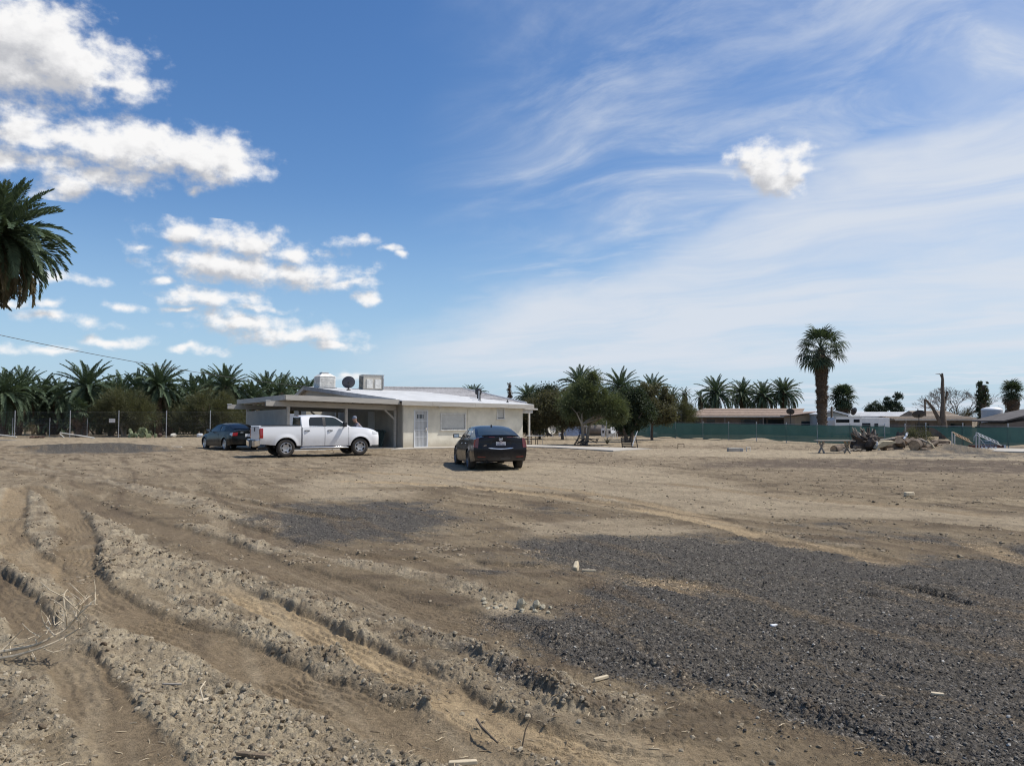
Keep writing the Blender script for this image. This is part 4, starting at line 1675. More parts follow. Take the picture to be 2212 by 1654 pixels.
rx, ry = G(1068, 1011.5)
head = math.pi / 2 + R(12.5)
sedan1 = thing('sedan', 'black four door sedan seen from behind, parked before the house wall', 'car', (rx, ry, gz(rx, ry) - 0.005), head)
P1 = dict(x0=-0.96, x1=3.62, r=0.325, ra=0.365, wb=2.776, track=0.785, tw=0.235, rr=0.232, rim=m_alloy, style='twin', handle_m=m_chrome,
          zlow=[(-1, .33), (-.4, .26), (.4, .20), (2.4, .20), (3.2, .19), (3.62, .24)], zmid=[(-1, .62), (3.62, .50)],
          zsh=[(-1, 1.0), (-.5, 1.0), (.5, .965), (2, .92), (2.9, .83), (3.4, .72), (3.62, .6)],
          ztop=[(-1, 1.085), (-.9, 1.105), (-.4, 1.115), (0, 1.09), (2.2, .985), (2.9, .915), (3.4, .80), (3.62, .63)],
          wlow=[(-1, .80), (-.7, .845), (0, .86), (3.0, .86), (3.4, .80), (3.62, .62)], wmid=[(-1, .855), (-.7, .893), (0, .902), (3.0, .90), (3.35, .84), (3.62, .66)],
          wsh=[(-1, .80), (-.6, .83), (0, .845), (2.2, .83), (3.0, .78), (3.4, .70), (3.62, .55)],
          rear=lambda z: 0.075 if z > 0.75 else 0.12, crown=4.0,
          cx0=-0.60, cx1=2.30, roof=[(-.60, 1.095), (-.1, 1.255), (.25, 1.345), (.6, 1.405), (1.0, 1.42), (1.4, 1.395), (1.6, 1.345), (2.3, .98)],
          belt=[(-.7, 1.02), (0, .985), (2.4, .94)], cwb=0.80, cwr=0.555, cref=1.40, ctaper=[(-.6, .93), (0.2, .985), (1.2, 1.0), (2.3, .97)],
          rg=(-0.50, 0.28), ws=(1.66, 2.25), mir=(1.86, 1.05),
          doors=[(0.33, 1.14, [(0.32, 1.09), (0.46, 1.27), (0.62, 1.325), (1.07, 1.335), (1.10, 1.0), (0.50, 1.01)]),
                 (1.16, 2.16, [(1.16, 1.0), (1.15, 1.335), (1.42, 1.315), (2.02, 1.03), (2.04, .99)])])
sh1, cb1 = sedan(sedan1, P1, m_black)
XR = -0.96


def rear_y(sh, z, y):
    w = sh.W(sh.x0 + 0.01, z)
    return max(0.0, 1 - abs(y / w) ** 2.6)


def rear_plate(sh, rear, pts, off=0.006, thick=0.02):
    """plate on the tail; pts are (y, z)"""
    P_ = [(sh.x0 - rear(z) * rear_y(sh, z, y) - off, y, z) for y, z in pts]
    return poly_patch(P_, lambda p: (p[0] + thick, p[1], p[2]))


rr_ = P1['rear']
for sgn in (-1, 1):
    side_patch(sh1.W, sgn, [-0.962, -0.93, -0.89, -0.84], lambda x: 0.74 + (x + 0.96) * 0.9, lambda x: 1.0 - (x + 0.96) * 0.15, 0.008, 5).build('tail_light', m_red, sedan1, smooth=True)
    rear_plate(sh1, rr_, [(sgn * 0.695, 1.045), (sgn * 0.79, 1.03), (sgn * 0.85, 0.74), (sgn * 0.725, 0.73)], 0.008).build('tail_lens', m_dred, sedan1, bevel=0.006)
    rear_plate(sh1, rr_, [(sgn * 0.50, 0.46), (sgn * 0.74, 0.47), (sgn * 0.74, 0.435), (sgn * 0.50, 0.43)], 0.008).build('reflector', m_dred, sedan1)
rear_plate(sh1, rr_, [(-0.42, 0.735), (0.42, 0.735), (0.34, 0.705), (0, 0.680), (-0.34, 0.705)], 0.012).build('chrome_bar', m_chrome, sedan1, bevel=0.004)
rear_plate(sh1, rr_, [(-0.34, 0.935), (0.34, 0.935), (0.37, 0.755), (-0.37, 0.755)], 0.003).build('plate_recess', m_gap, sedan1)
pl = rear_plate(sh1, rr_, [(-0.155, 0.918), (0.155, 0.918), (0.155, 0.764), (-0.155, 0.764)], 0.012).build('number_plate', m_plate, sedan1, bevel=0.004)
text_mesh('7JWC361', 0.068, m_plate_ink, 'plate_number', pl, (XR - 0.075 - 0.016, 0, 0.835), (R(90), 0, R(-90)))
text_mesh('CALIFORNIA', 0.028, mat("plate_red", (0.35, 0.04, 0.05), 0.6), 'plate_state', pl, (XR - 0.075 - 0.016, 0, 0.897), (R(90), 0, R(-90)))
mb = MB()
ex = XR - 0.075 - 0.012
ring = [(0.056 * math.cos(a), 0.06 * math.sin(a)) for a in np.linspace(R(40) - R(90) - R(0), R(40) - R(90) + R(300), 22)]
mb.tube([(ex, math.cos(a) * 0.056, 1.005 + math.sin(a) * 0.055) for a in np.linspace(R(125), R(415), 22)], 0.008, 6)
em = mb.build('emblem_wreath', m_chrome, sedan1, smooth=True)
mb = MB()
mb.slab([(ex + 0.004, -0.032, 1.03), (ex + 0.004, 0.032, 1.03), (ex + 0.004, 0.03, 0.995), (ex + 0.004, 0, 0.968), (ex + 0.004, -0.03, 0.995)], 0.012, (-1, 0, 0))
mb.build('emblem_shield', m_plate, em)
text_mesh('ATS', 0.062, m_chrome, 'model_badge', sedan1, (XR - 0.062 - 0.010, 0.50, 0.795), (R(90), 0, R(-90)), 0.004)
mb = MB()
for k in range(9):
    y0, y1 = -0.58 + 1.16 * k / 9, -0.58 + 1.16 * (k + 1) / 9
    f_ = lambda y: XR + 0.055 - 0.085 * (1 - abs(y / 0.75) ** 2.6)
    mb.add([(f_(y0) + 0.10, y0, 1.105), (f_(y1) + 0.10, y1, 1.105), (f_(y1) + 0.01, y1, 1.118), (f_(y0) + 0.01, y0, 1.118), (f_(y0) + 0.02, y0, 1.085), (f_(y1) + 0.02, y1, 1.085)], [(0, 1, 2, 3), (3, 2, 5, 4)])
mb.build('spoiler', m_black, sedan1, smooth=True)
rear_plate(sh1, rr_, [(-0.40, 1.075), (0.40, 1.075), (0.36, 1.058), (-0.36, 1.058)], 0.006).build('brake_light', m_dred, sedan1)
mb = MB()
mb.lathe([(0.0, 0), (0.05, 0), (0.055, -0.02), (0.055, 0.1), (0.048, 0.1)], 16, (XR - 0.10, 0.46, 0.31), axis='X')
mb.build('exhaust_pipe', m_well, sedan1, smooth=True)
mb = MB()
mb.slab([(0.42, 0, 1.365), (0.60, 0, 1.395), (0.50, 0, 1.455), (0.44, 0, 1.44)], 0.03, (0, 1, 0))
mb.build('roof_antenna', m_black, sedan1, bevel=0.006)
rear_plate(sh1, rr_, [(-0.80, 0.662), (0.80, 0.662), (0.80, 0.650), (-0.80, 0.650)], 0.001, 0.01).build('bumper_gap', m_gap, sedan1)
rear_plate(sh1, rr_, [(-0.30, 0.40), (0.02, 0.40), (0.02, 0.385), (-0.30, 0.385)], 0.006).build('bumper_trim', m_alloy, sedan1)
rear_plate(sh1, rr_, [(-0.66, 0.375), (0.66, 0.375), (0.60, 0.335), (-0.60, 0.335)], 0.002).build('diffuser', m_plastic, sedan1)
for sgn in (-1, 1):
    mb = MB()
    pts = [(0.30, 1.08), (0.45, 1.285), (0.62, 1.345), (1.1, 1.355), (1.44, 1.33), (2.06, 1.03)]
    mb.tube([(x, sgn * (cb1.W(x, z) + 0.008), z) for x, z in pts], 0.010, 5)
    mb.build('window_trim', m_chrome, sedan1, smooth=True)
    mb = MB()
    pts = [(0.30, 1.06), (0.6, 1.0), (2.06, .98)]
    mb.tube([(x, sgn * (cb1.W(x, z) + 0.010), z) for x, z in pts], 0.011, 5)
    mb.build('window_trim', m_chrome, sedan1, smooth=True)

# ---- the dark coupe behind the pickup
cxr, cyr = G(489, 972)
cxf, cyf = G(442, 968.4)
ch = math.atan2(cyf - cyr, cxf - cxr)
hv = Vector((math.cos(ch), math.sin(ch)))
rv_ = Vector((hv.y, -hv.x))
co_ = Vector((cxr, cyr)) + rv_ * 0.74
coupe = thing('coupe', 'dark two door coupe half hidden behind the white pickup', 'car', (co_.x, co_.y, gz(co_.x, co_.y) - 0.01), ch)
P2 = dict(glass=mat('dark_glass', (0.006, 0.007, 0.008), 0.1, spec=0.2), x0=-0.86, x1=3.52, r=0.318, ra=0.355, wb=2.70, track=0.755, tw=0.215, rr=0.225, rim=m_steel, style='multi', handle_m=m_dgreen,
          zlow=[(-.9, .34), (-.4, .26), (.4, .19), (2.4, .19), (3.2, .18), (3.52, .24)], zmid=[(-.9, .62), (3.52, .48)],
          zsh=[(-.9, .96), (-.4, .98), (.5, .95), (2, .90), (2.9, .80), (3.3, .70), (3.52, .6)],
          ztop=[(-.9, 1.02), (-.8, 1.05), (-.4, 1.07), (0, 1.05), (2.2, .965), (2.9, .88), (3.3, .77), (3.52, .62)],
          wlow=[(-.9, .76), (-.6, .83), (0, .85), (3.0, .85), (3.3, .78), (3.52, .6)], wmid=[(-.9, .82), (-.6, .87), (0, .882), (3.0, .88), (3.25, .82), (3.52, .62)],
          wsh=[(-.9, .76), (-.6, .80), (0, .82), (2.2, .81), (3.0, .76), (3.3, .68), (3.52, .52)],
          rear=lambda z: 0.08 if z > 0.7 else 0.11,
          cx0=-0.66, cx1=2.35, roof=[(-.66, 1.05), (-.2, 1.20), (.2, 1.32), (.6, 1.39), (1.0, 1.41), (1.4, 1.37), (1.65, 1.30), (2.35, .95)],
          belt=[(-.7, .99), (0, .965), (2.4, .92)], cwb=0.785, cwr=0.56, cref=1.38, ctaper=[(-.66, .92), (0.2, .985), (1.2, 1.0), (2.35, .97)],
          rg=(-0.58, 0.36), ws=(1.68, 2.3), mir=(1.84, 1.02),
          doors=[(0.78, 2.08, [(0.80, .985), (0.78, 1.32), (1.35, 1.315), (1.98, 1.0), (1.98, .965)])])
sh2, cb2 = sedan(coupe, P2, m_dgreen)
for sgn in (-1, 1):
    cb2.side_glass('quarter_window', m_glass2, coupe, sgn, [(0.18, 1.07), (0.42, 1.25), (0.70, 1.315), (0.72, .99), (0.30, 1.0)])
    side_patch(sh2.W, sgn, [-0.862, -0.80, -0.72, -0.62], lambda x: 0.76 + (x + 0.86) * 0.25, lambda x: 0.93 - (x + 0.86) * 0.12, 0.008, 5).build('tail_light', m_clear, coupe, smooth=True)
    rear_plate(sh2, P2['rear'], [(sgn * 0.52, 0.94), (sgn * 0.78, 0.92), (sgn * 0.80, 0.76), (sgn * 0.56, 0.76)], 0.008).build('tail_lens', m_red, coupe, bevel=0.01)
mb = MB()
for k in range(10):
    y0, y1 = -0.68 + 1.36 * k / 10, -0.68 + 1.36 * (k + 1) / 10
    mb.add([(-0.66, y0, 1.10), (-0.66, y1, 1.10), (-0.93, y1, 1.135), (-0.93, y0, 1.135), (-0.90, y0, 1.10), (-0.90, y1, 1.10)], [(0, 1, 2, 3), (3, 2, 5, 4), (4, 5, 1, 0)])
mb.build('spoiler', m_dgreen, coupe)
pl2 = rear_plate(sh2, P2['rear'], [(-0.155, 0.86), (0.155, 0.86), (0.155, 0.71), (-0.155, 0.71)], 0.012).build('number_plate', m_plate, coupe)
rear_plate(sh2, P2['rear'], [(-0.40, 0.95), (0.40, 0.95), (0.40, 0.915), (-0.40, 0.915)], 0.010).build('trunk_trim', m_chrome, coupe)


# ------------------------------------------------------------------ the house and its carport
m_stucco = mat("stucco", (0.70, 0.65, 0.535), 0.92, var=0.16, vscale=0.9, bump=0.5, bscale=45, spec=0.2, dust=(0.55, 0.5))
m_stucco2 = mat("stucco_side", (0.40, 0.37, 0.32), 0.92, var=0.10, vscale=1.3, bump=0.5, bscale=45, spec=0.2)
m_trim = mat("painted_board", (0.46, 0.43, 0.38), 0.7, var=0.12, vscale=4, stretch=(0.4, 0.4, 5))
m_trim_w = mat("weathered_white_board", (0.62, 0.60, 0.56), 0.7, var=0.15, vscale=5)
m_roofw = mat("white_roof_sheet", (0.60, 0.60, 0.595), 0.8, var=0.08, vscale=0.8, bump=0.3, bscale=20)
m_roofe = mat("roof_edge_grey", (0.30, 0.30, 0.30), 0.85, var=0.15, vscale=2)
m_shingle = mat("grey_shingle", (0.34, 0.33, 0.33), 0.9, var=0.25, vscale=6, bump=0.4, bscale=30)
m_conc = mat("concrete", (0.42, 0.385, 0.33), 0.9, var=0.12, vscale=2, bump=0.25, bscale=40)
m_shade = mat("window_screen", (0.52, 0.51, 0.47), 0.8, var=0.08, vscale=3)
m_wht = mat("white_enamel", (0.70, 0.71, 0.72), 0.5, var=0.05)
m_dkdoor = mat("door_panel", (0.56, 0.56, 0.54), 0.6, var=0.05)
m_galv = mat("galvanised", (0.42, 0.43, 0.44), 0.45, 0.6, var=0.12, vscale=6)
m_beige = mat("beige_metal", (0.50, 0.46, 0.39), 0.55, var=0.06)
m_coolw = mat("cooler_white", (0.68, 0.66, 0.61), 0.7, var=0.18, vscale=4)
m_blk = mat("black_metal", (0.02, 0.02, 0.022), 0.5, var=0.2)
m_blue = mat("dark_blue_dish", (0.03, 0.035, 0.05), 0.5)

HX, HY = G(871, 968.0)
HA = math.atan2(46.9 - 42.3, 0.68 + 5.98)
house = thing('house', 'low cream stucco house with flat white roof and open carport', 'house', (HX, HY, 0), HA)
LW = 8.05        # front wall length
DW = 15.0        # depth to the ridge


def zr(u, v):
    """height of the roof's top over the plan"""
    return 2.62 - 0.016 * u + max(0.0, v + 0.35) * 0.083


def wall_with_openings(u0, u1, z0, z1f, v, openings, thick=0.18):
    """front wall in the plane v, made of plates round its openings"""
    mb = MB()
    cuts = sorted(set([u0, u1] + [o[0] for o in openings] + [o[1] for o in openings]))
    for a, b_ in zip(cuts[:-1], cuts[1:]):
        mid = (a + b_) / 2
        hs_ = sorted([(o[2], o[3]) for o in openings if o[0] < mid < o[1]])
        z = z0
        segs = []
        for lo, hi in hs_:
            if lo > z:
                segs.append((z, lo, False))
            z = hi
        segs.append((z, None, True))
        for lo, hi, top in segs:
            za, zb_ = (hi, hi) if not top else (z1f(a), z1f(b_))
            mb.add([(a, v, lo), (b_, v, lo), (b_, v, zb_), (a, v, za), (a, v + thick, lo), (b_, v + thick, lo), (b_, v + thick, zb_), (a, v + thick, za)],
                   [(0, 1, 2, 3), (7, 6, 5, 4), (0, 3, 7, 4), (1, 5, 6, 2), (3, 2, 6, 7), (0, 4, 5, 1)])
    return mb


# picture columns on the front wall -> distance along it
def on_wall(px):
    x = (px - 1106.0) / FPX
    c, s = math.cos(HA), math.sin(HA)
    return (x * HY - HX) / (c - x * s)


D0, D1 = on_wall(894.5), on_wall(924.5)
W0, W1 = on_wall(951.5), on_wall(1006)
S0, S1 = on_wall(1073), on_wall(1090)
ops = [(D0, D1, 0.03, 2.10), (W0, W1, 0.98, 1.92), (S0, S1, 1.60, 2.24)]
wall_with_openings(0.0, LW, 0.0, lambda u: zr(u, 0) - 0.14, 0.0, ops).build('front_wall', m_stucco, house)
mb = MB()   # left side wall: stub, long wall behind the carport, gable
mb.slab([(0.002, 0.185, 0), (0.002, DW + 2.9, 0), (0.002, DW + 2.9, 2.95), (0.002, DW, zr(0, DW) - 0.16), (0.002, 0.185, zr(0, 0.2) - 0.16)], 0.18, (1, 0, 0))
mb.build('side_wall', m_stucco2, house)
mb = MB()
mb.slab([(LW - 0.002, 0.185, 0), (LW - 0.002, DW, 0), (LW - 0.002, DW, zr(LW, DW) - 0.2), (LW - 0.002, 0.185, zr(LW, 0.2) - 0.2)], 0.18, (-1, 0, 0))
mb.build('end_wall', m_stucco, house)
mb = MB()
mb.slab([(0.2, DW + 2.8, 0), (LW, DW + 2.8, 0), (LW, DW + 2.8, 2.8), (0.2, DW + 2.8, 2.9)], 0.18, (0, 1, 0))
mb.build('rear_wall', m_stucco, house)
# the long low roof
roofm = MB()
e0, e1, f0, f1 = -0.30, LW + 0.55, -0.38, DW
N = 8
for i in range(N):
    ua, ub = e0 + (e1 - e0) * i / N, e0 + (e1 - e0) * (i + 1) / N
    roofm.add([(ua, f0, zr(ua, f0)), (ub, f0, zr(ub, f0)), (ub, f1, zr(ub, f1)), (ua, f1, zr(ua, f1)),
               (ua, f0, zr(ua, f0) - 0.07), (ub, f0, zr(ub, f0) - 0.07), (ub, f1, zr(ub, f1) - 0.07), (ua, f1, zr(ua, f1) - 0.07)],
              [(0, 1, 2, 3), (7, 6, 5, 4), (0, 4, 5, 1)] + ([(0, 3, 7, 4)] if i == 0 else []) + ([(1, 5, 6, 2)] if i == N - 1 else []))
roof = roofm.build('roof', m_roofw, house)
# laps of the roof sheets
for k in range(12):
    v = 0.4 + k * 1.2
    mb = MB()
    mb.slab([(e0 + 0.02, v, zr(e0, v) + 0.002), (e1 - 0.02, v, zr(e1, v) + 0.002), (e1 - 0.02, v + 0.16, zr(e1, v + 0.16) + 0.002), (e0 + 0.02, v + 0.16, zr(e0, v + 0.16) + 0.002)], 0.018, (0, 0, 1))
    mb.build('roof_sheet_lap', m_roofw, roof)
mb = MB()
mb.slab([(e0, DW + 0.002, zr(e0, DW) - 0.02), (e1, DW + 0.002, zr(e1, DW) - 0.02), (e1, DW + 3.1, 2.85), (e0, DW + 3.1, 2.95)], 0.07, (0, 0, -1))
mb.build('roof_rear_slope', m_roofw, roof)
mb = MB()    # front eave board, in lengths with worn edges
cuts = [e0, 1.6, 4.4, 6.7, e1]
for a, b_ in zip(cuts[:-1], cuts[1:]):
    mb = MB()
    mb.slab([(a + 0.004, f0 - 0.003, zr(a, f0) - 0.03), (b_ - 0.004, f0 - 0.003, zr(b_, f0) - 0.03), (b_ - 0.004, f0 - 0.003, zr(b_, f0) - 0.26 + random.uniform(-.02, .02)), (a + 0.004, f0 - 0.003, zr(a, f0) - 0.26)], 0.035, (0, -1, 0))
    mb.build('fascia_board', m_trim, roof)
mb = MB()
mb.slab([(e0 + 0.003, f0, zr(e0, f0) - 0.20), (e1 - 0.003, f0, zr(e1, f0) - 0.20), (e1 - 0.003, 0.0, zr(e1, f0) - 0.20), (e0 + 0.003, 0.0, zr(e0, f0) - 0.20)], 0.02, (0, 0, 1))
mb.build('soffit', m_trim, roof)
mb = MB()    # grey rake edge along the left gable above the carport
mb.slab([(e0 - 0.003, 0.3, zr(e0, 0.3) + 0.03), (e0 - 0.003, DW, zr(e0, DW) + 0.03), (e0 - 0.003, DW, zr(e0, DW) - 0.24), (e0 - 0.003, 0.3, zr(e0, 0.3) - 0.20)], 0.04, (-1, 0, 0))
mb.build('rake_board', m_roofe, roof)
mb = MB()
mb.slab([(e0 - 0.003, DW + 0.01, zr(e0, DW) + 0.03), (e0 - 0.003, DW + 3.1, 2.98), (e0 - 0.003, DW + 3.1, 2.74), (e0 - 0.003, DW + 0.01, zr(e0, DW) - 0.24)], 0.04, (-1, 0, 0))
mb.build('rake_board', m_trim, roof)
mb = MB()
mb.slab([(e1 + 0.003, f0, zr(e1, f0) - 0.02), (e1 + 0.003, DW, zr(e1, DW) - 0.02), (e1 + 0.003, DW, zr(e1, DW) - 0.26), (e1 + 0.003, f0, zr(e1, f0) - 0.26)], 0.035, (1, 0, 0))
mb.build('rake_board', m_trim, roof)

# door with its security grille
dw = D1 - D0
mb = MB()
mb.box(((D0 + D1) / 2, 0.10, 1.06), (dw - 0.02, 0.04, 2.04))
door = mb.build('door', m_dkdoor, house)
mb = MB()
mb.box(((D0 + D1) / 2, 0.077, 1.75), (dw * 0.52, 0.01, 0.22))
mb.build('door_window', m_glass2, door)
mb = MB()
for a in (D0 + 0.025, D1 - 0.025):
    mb.box((a, 0.0, 1.065), (0.05, 0.06, 2.07))
for z in (0.06, 2.075):
    mb.box(((D0 + D1) / 2, 0.0, z), (dw - 0.1, 0.056, 0.05))
mb.build('grille_frame', m_wht, door)
for k in range(9):
    u = D0 + 0.09 + (dw - 0.18) * k / 8
    mb = MB()
    mb.box((u, -0.005, 1.065), (0.016, 0.016, 1.96))
    mb.build('grille_bar', m_wht, door)
for z in (0.62, 1.0, 1.5):
    mb = MB()
    mb.box(((D0 + D1) / 2, -0.016, z), (dw - 0.1, 0.006, 0.03))
    mb.build('grille_rail', m_wht, door)
mb = MB()
mb.box((D1 - 0.11, -0.035, 1.03), (0.09, 0.03, 0.20))
mb.tube([(D1 - 0.11, -0.05, 1.06), (D1 - 0.11, -0.09, 1.06), (D1 - 0.20, -0.09, 1.06)], 0.012, 6)
mb.build('handle', m_chrome, door)


def window(u0, u1, z0, z1, split=True):
    c = ((u0 + u1) / 2, (z0 + z1) / 2)
    mb = MB()
    mb.box((c[0], 0.09, c[1]), (u1 - u0 - 0.02, 0.012, z1 - z0 - 0.02))
    w = mb.build('window', m_glass2, house)
    mb = MB()
    mb.box((c[0], 0.03, c[1] + 0.02), (u1 - u0 - 0.13, 0.01, z1 - z0 - 0.12))
    mb.build('shade_screen', m_shade, w)
    mb = MB()
    for a in (u0 + 0.03, u1 - 0.03):
        mb.box((a, -0.005, c[1]), (0.06, 0.06, z1 - z0 + 0.04))
    for z in (z0 + 0.025, z1 - 0.025):
        mb.box((c[0], -0.008, z), (u1 - u0 - 0.12, 0.055, 0.05))
    if split:
        mb.box((c[0], 0.055, c[1]), (0.04, 0.03, z1 - z0 - 0.1))
    mb.build('frame', m_trim_w, w)
    mb = MB()
    mb.box((c[0], -0.04, z0 - 0.015), (u1 - u0 + 0.06, 0.08, 0.05))
    mb.build('sill', m_trim_w, w)


window(W0, W1, 0.98, 1.92)
window(S0, S1, 1.60, 2.24, False)
mb = MB()
mb.box((D1 + 0.75, -0.06, 2.28), (0.22, 0.10, 0.10))
mb.tube([(D1 + 0.72, -0.08, 2.22), (D1 + 0.72, -0.13, 2.17)], 0.035, 8)
mb.build('wall_lamp', m_trim_w, house)
mb = MB()
mb.box((W1 + 0.14, -0.012, 1.55), (0.03, 0.024, 1.3))
mb.build('conduit', m_stucco, house)

# shingled hip roof that rises behind
hip = MB()
hu0, hu1, hv0, hv1, hz0, hz1 = 3.0, 15.2, 9.5, 21.0, 2.75, 4.03
ra_, rb_ = (hu0 + 1.0, 15.2), (12.95, 15.2)
c = [(hu0, hv0, hz0), (hu1, hv0, hz0), (hu1, hv1, hz0), (hu0, hv1, hz0)]
a_, b_ = (ra_[0], ra_[1], hz1 - 0.1), (rb_[0], rb_[1], hz1)
hip.add([*c, a_, b_], [(0, 1, 5, 4), (1, 2, 5), (2, 3, 4, 5), (3, 0, 4), (3, 2, 1, 0)])
hipo = hip.build('hip_roof', m_shingle, house)
# shingle courses as thin steps up the two slopes in view
for k in range(11):
    t0, t1 = k / 11, (k + 1) / 11 * 0.985
    L_ = lambda p, q, t_: tuple(p[i] + (q[i] - p[i]) * t_ for i in range(3))
    for A, B, A2, B2 in ((c[0], c[1], a_, b_), (c[1], c[2], b_, b_)):
        p0, p1, p2, p3 = L_(A, A2, t0), L_(B, B2, t0), L_(B, B2, t1), L_(A, A2, t1)
        mb = MB()
        up = 0.045
        mb.add([(p0[0], p0[1], p0[2] + up), (p1[0], p1[1], p1[2] + up), (p2[0], p2[1], p2[2] + 0.008), (p3[0], p3[1], p3[2] + 0.008), (p0[0], p0[1], p0[2] + 0.002), (p1[0], p1[1], p1[2] + 0.002)], [(0, 1, 2, 3), (4, 5, 1, 0)])
        mb.build('shingle_course', m_shingle, hipo)
mb = MB()
mb.tube([(*b_[:2], b_[2] + 0.04), (c[1][0], c[1][1], c[1][2] + 0.06)], 0.07, 6)
mb.build('hip_cap', m_roofw, hipo)
mb = MB()
mb.tube([(*a_[:2], a_[2] + 0.04), (*b_[:2], b_[2] + 0.04)], 0.07, 6)
mb.build('ridge_cap', m_shingle, hipo)
# vent pipes
for u, v, h, r_, m_ in ((6.05, 1.7, 0.50, 0.035, m_blk), (6.55, 2.6, 0.60, 0.05, m_galv), (7.75, 1.2, 0.16, 0.035, m_blk)):
    mb = MB()
    z = zr(u, v)
    mb.tube([(u, v, z - 0.05), (u, v, z + h)], r_, 10)
    mb.lathe([(0.11, z + 0.005), (r_ + 0.005, z + 0.06)], 12, (u, v, 0))
    mb.build('vent_pipe', m_, roof, smooth=True)
mb = MB()
mb.tube([(8.0, 5.0, zr(8, 5)), (8.0, 5.0, zr(8, 5) + 0.25)], 0.10, 10)
mb.lathe([(0.05, 0.22), (0.20, 0.30), (0.23, 0.45), (0.20, 0.62), (0.08, 0.70)], 14, (8.0, 5.0, zr(8, 5)))
mb.build('turbine_vent', m_blk, roof, smooth=True)

# carport
CL = 6.6
mb = MB()
zc = lambda u: 2.64 - 0.026 * u
zcb = lambda u, v: zc(u) - 0.010 * v
pts = [(-CL, -0.12, zcb(-CL, 0)), (-0.31, -0.12, zcb(-0.31, 0)), (-0.31, 8.6, zcb(-0.31, 8.6)), (-CL, 8.6, zcb(-CL, 8.6))]
mb.slab([(p[0], p[1], p[2] - 0.002) for p in pts], 0.10, (0, 0, -1))
croof = mb.build('carport_roof', m_roofw, house)
for (a, b_) in ((pts[0], pts[1]), (pts[0], pts[3])):
    mb = MB()
    out_ = (0, -1, 0) if a[1] == b_[1] else (-1, 0, 0)
    o_ = Vector(out_) * 0.003
    mb.slab([Vector(a) + o_ + Vector((0, 0, 0.012)), Vector(b_) + o_ + Vector((0, 0, 0.012)), Vector(b_) + o_ + Vector((0, 0, -0.25)), Vector(a) + o_ + Vector((0, 0, -0.25))], 0.04, out_)
    mb.build('carport_fascia', m_trim, croof)
for k in range(12):   # rafters showing under the front edge
    u = -CL + 0.35 + k * 0.53
    mb = MB()
    mb.beam((u, -0.05, zcb(u, 0) - 0.20), (u, 8.5, zcb(u, 8.5) - 0.20), 0.045, 0.16)
    mb.build('rafter', m_trim, croof)
for v in (0.8, 8.1):
    mb = MB()
    mb.beam((-7.3, v, zcb(-7.3, v) - 0.42), (-0.05, v, zcb(0, v) - 0.42), 0.10, 0.26)
    mb.build('beam', m_trim, house)
    mb = MB()
    mb.box((-7.20, v, zcb(-7.3, v) - 0.28), (0.24, 0.13, 0.03))
    mb.build('beam_cap', m_wht, house)
for u, v in ((-6.15, 0.8), (-3.0, 0.8), (-0.12, 0.8), (-6.15, 8.1), (-4.5, 8.1), (-3.0, 8.1), (-0.6, 8.1)):
    mb = MB()
    mb.box((u, v, (zcb(u, v) - 0.55) / 2), (0.13, 0.13, zcb(u, v) - 0.55))
    mb.build('post', m_trim, house)
for (a, b_) in (((-0.75, 0.8, 2.1), (-0.16, 0.8, 1.6)), ((-2.3, 8.1, 2.05), (-1.2, 8.1, 1.2))):
    mb = MB()
    mb.beam(a, b_, 0.08, 0.09)
    mb.build('brace', m_trim, house)
mb = MB()
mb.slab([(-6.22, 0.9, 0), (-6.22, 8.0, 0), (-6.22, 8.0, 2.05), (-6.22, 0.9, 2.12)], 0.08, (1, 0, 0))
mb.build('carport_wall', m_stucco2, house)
mb = MB()
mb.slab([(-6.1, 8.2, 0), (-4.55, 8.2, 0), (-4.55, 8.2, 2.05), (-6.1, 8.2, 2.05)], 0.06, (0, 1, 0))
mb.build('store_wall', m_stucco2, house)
mb = MB()
mb.slab([(-2.2, 9.2, 0), (-0.3, 9.2, 0), (-0.3, 9.2, 2.2), (-2.2, 9.2, 2.2)], 0.06, (0, 1, 0))
mb.build('store_wall', m_stucco, house)
mb = MB()
mb.box((-0.012, 4.2, 1.02), (0.03, 0.9, 2.04))
mb.build('side_door', m_dkdoor, house)
# green pallet-like crate standing against the side wall in the carport
gp = thing('slatted_crate', 'dark green slatted panel leaning against the carport side wall', 'panel', (0, 0, 0))
gp.matrix_world = house.matrix_basis @ Matrix.Translation((-0.62, 2.2, 0.05)) @ Matrix.Rotation(R(12), 4, 'Y')
m_dg = mat("dark_green_slat", (0.03, 0.055, 0.05), 0.6, var=0.2)
for k in range(8):
    mb = MB()
    mb.box((0, -0.7 + k * 0.2, 0.48), (0.03, 0.13, 0.94))
    mb.build('slat', m_dg, gp)
for z in (0.12, 0.84):
    mb = MB()
    mb.box((0.035, 0, z), (0.03, 1.6, 0.10))
    mb.build('rail', m_dg, gp)

# patio cover on the far end
mb = MB()
mb.slab([(LW + 0.05, 0.55, 2.33), (LW + 1.55, 0.55, 2.26), (LW + 1.55, 5.5, 2.26), (LW + 0.05, 5.5, 2.33)], 0.10, (0, 0, -1))
mb.build('patio_roof', m_trim_w, house)
mb = MB()
mb.beam((LW + 0.02, 0.65, 2.08), (LW + 1.2, 0.65, 2.06), 0.09, 0.20)
mb.build('patio_beam', m_trim_w, house)
mb = MB()
mb.box((LW + 0.95, 0.65, 0.98), (0.10, 0.10, 1.96))
mb.build('patio_post', m_trim_w, house)

# concrete walk along the wall and out to the right
def slab_px(pts, z0, z1, name):
    mb = MB()
    mb.prism([G(*p) for p in pts], z0, z1)
    o = mb.build(name, m_conc)
    structure(o)
    return o


